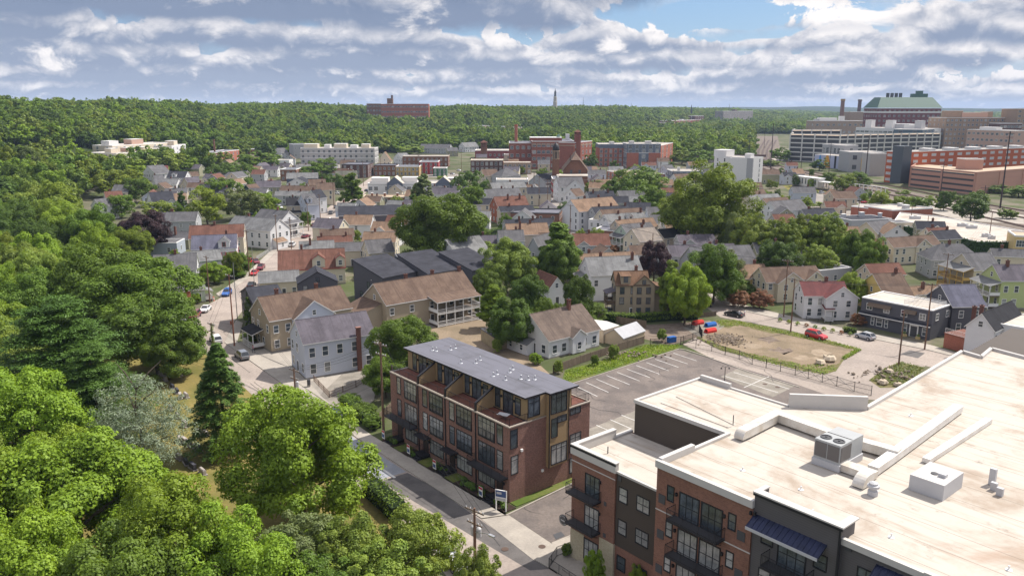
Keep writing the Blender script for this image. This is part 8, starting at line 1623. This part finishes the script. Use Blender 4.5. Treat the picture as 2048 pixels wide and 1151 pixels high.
for x, y, lab in ((618, 772, 'grey mailbox on the pavement before the chain-fenced yard'),): t = thing('mailbox', lab, 'mailbox', G(x, y, .05)); MB(dgrey).box(-.25, -.25, .25, .25, .25, 1.1).tube((-.25, 0, 1.1), (.25, 0, 1.1), .25, n=12).build('box', t); MB(dgrey).box(-.22, -.22, 0, -.12, .22, .25).box(.12, -.22, 0, .22, .22, .25).build('leg', t)
for i, (x, y) in enumerate(((1084, 1093), (740, 898), (1010, 1098), (1555, 774), (1530, 768))): b = MB(mat('cast iron', (.10, .065, .05), .7)); b.lathe([(.42, .062), (.42, .075), (.02, .078)], 14); o = b.build('manhole_cover', None, G(x, y)); o['kind'] = 'structure'
b = MB(dgrey, g_lot); p = [G(*q, .062) for q in ((1106, 1068), (1122, 1062), (1130, 1070), (1112, 1078))]; b.poly(p); o = b.build('drain_cover'); o['kind'] = 'structure'
# ------------------------------------------------------------------ people
skin = mat('skin', (.45, .27, .19), .6); hair = mat('dark hair', (.04, .025, .018), .8)
def person(x, y, label, rz, shirt, legs, step=.12, z=.06, hold=0.):
    g = G(x, y); t = thing('person', label, 'person', (g.x, g.y, z), rz)
    V = [(0, 0, .95), (0, 0, 1.15), (0, .0, 1.38), (0, .01, 1.50), (0, .02, 1.60), (0, .02, 1.70), (.10, 0, .90), (.11, step, .50), (.11, step * .8 - .06, .08), (.11, step * .8 + .10, .04), (-.10, 0, .90), (-.11, -step * .6, .50), (-.11, -step * 1.6, .08), (-.11, -step * 1.6 + .16, .04), (.19, 0, 1.40), (.24, -.05 - step * .5, 1.13), (.24, .06 - step * .3 + hold, .90 + hold * .6), (-.19, 0, 1.40), (-.24, .05, 1.13), (-.24, .16 + hold, .92 + hold * .6)]
    Rr = [.15, .135, .16, .06, .085, .095, .09, .065, .045, .035, .09, .065, .045, .035, .065, .045, .035, .065, .045, .035]
    E = [(0, 1), (1, 2), (2, 3), (3, 4), (4, 5), (0, 6), (6, 7), (7, 8), (8, 9), (0, 10), (10, 11), (11, 12), (12, 13), (2, 14), (14, 15), (15, 16), (2, 17), (17, 18), (18, 19)]
    me = bpy.data.meshes.new('body'); me.from_pydata(V, E, []); o = put('body', me, t); sk = o.modifiers.new('skin', 'SKIN'); sk.use_smooth_shade = True
    for i, r in enumerate(Rr): me.skin_vertices[0].data[i].radius = (r, r * (.72 if i in (0, 1, 2) else 1))
    me.skin_vertices[0].data[0].use_root = True
    o.modifiers.new('sub', 'SUBSURF').render_levels = 1; dg = bpy.context.evaluated_depsgraph_get(); m2 = bpy.data.meshes.new_from_object(o.evaluated_get(dg)); o.modifiers.clear(); o.data = m2
    for q in (skin, shirt, legs, black): m2.materials.append(q)
    for p in m2.polygons: c = p.center; p.material_index = 3 if c.z < .10 else 2 if c.z < .96 and abs(c.x) < .2 else 1 if c.z < 1.47 and (c.z > 1.1 or abs(c.x) < .19) else 0
    h = MB(hair); h.lathe([(.105, 1.66), (.112, 1.71), (.09, 1.78), (.03, 1.81)], 10, 0, (0, .0)); h.build('hair', t, smooth=True)
    for s in (-1, 1):
        for f in range(4): MB(skin).tube((s * .24 + (f - 1.5) * .014, (.06 - step * .3 if s > 0 else .16) + hold, .90 + hold * .6), (s * .24 + (f - 1.5) * .015, (.075 - step * .3 if s > 0 else .175) + hold, .90 - .085 + .006 * abs(f - 1.5) + hold * .6), .009, .006, 5) if False else None
    return t
bpy.context.view_layer.update()
person(507, 706, 'person in a pink top and dark trousers walking past the tan house', R(140), paint('pink cloth', (.50, .22, .26), .9), paint('dark cloth', (.03, .035, .06), .9), .16); person(1477, 634, 'person in a white top and pale shorts standing beside the black sedan', R(200), paint('white cloth', (.70, .68, .66), .9), paint('khaki cloth', (.34, .27, .19), .9), .05, hold=.1); person(1489, 633, 'person in a white top and blue jeans at the rear of the black sedan', R(60), paint('white cloth', (.70, .68, .66), .9), paint('denim', (.05, .08, .16), .9), .12)
# ------------------------------------------------------------------ the air between
hm = bpy.data.materials.new('haze'); hm.use_nodes = True; ht = hm.node_tree; ht.nodes.clear(); hv = ht.nodes.new('ShaderNodeVolumePrincipled')
hv.inputs['Color'].default_value = (.56, .72, 1.0, 1); hv.inputs['Density'].default_value = 0.00007; hv.inputs['Anisotropy'].default_value = .0
ht.links.new(hv.outputs[0], ht.nodes.new('ShaderNodeOutputMaterial').inputs['Volume'])
hz = MB(hm); hz.box(-9000, -400, -3, 9000, 12500, 130); ho = hz.build('haze'); ho['kind'] = 'stuff'
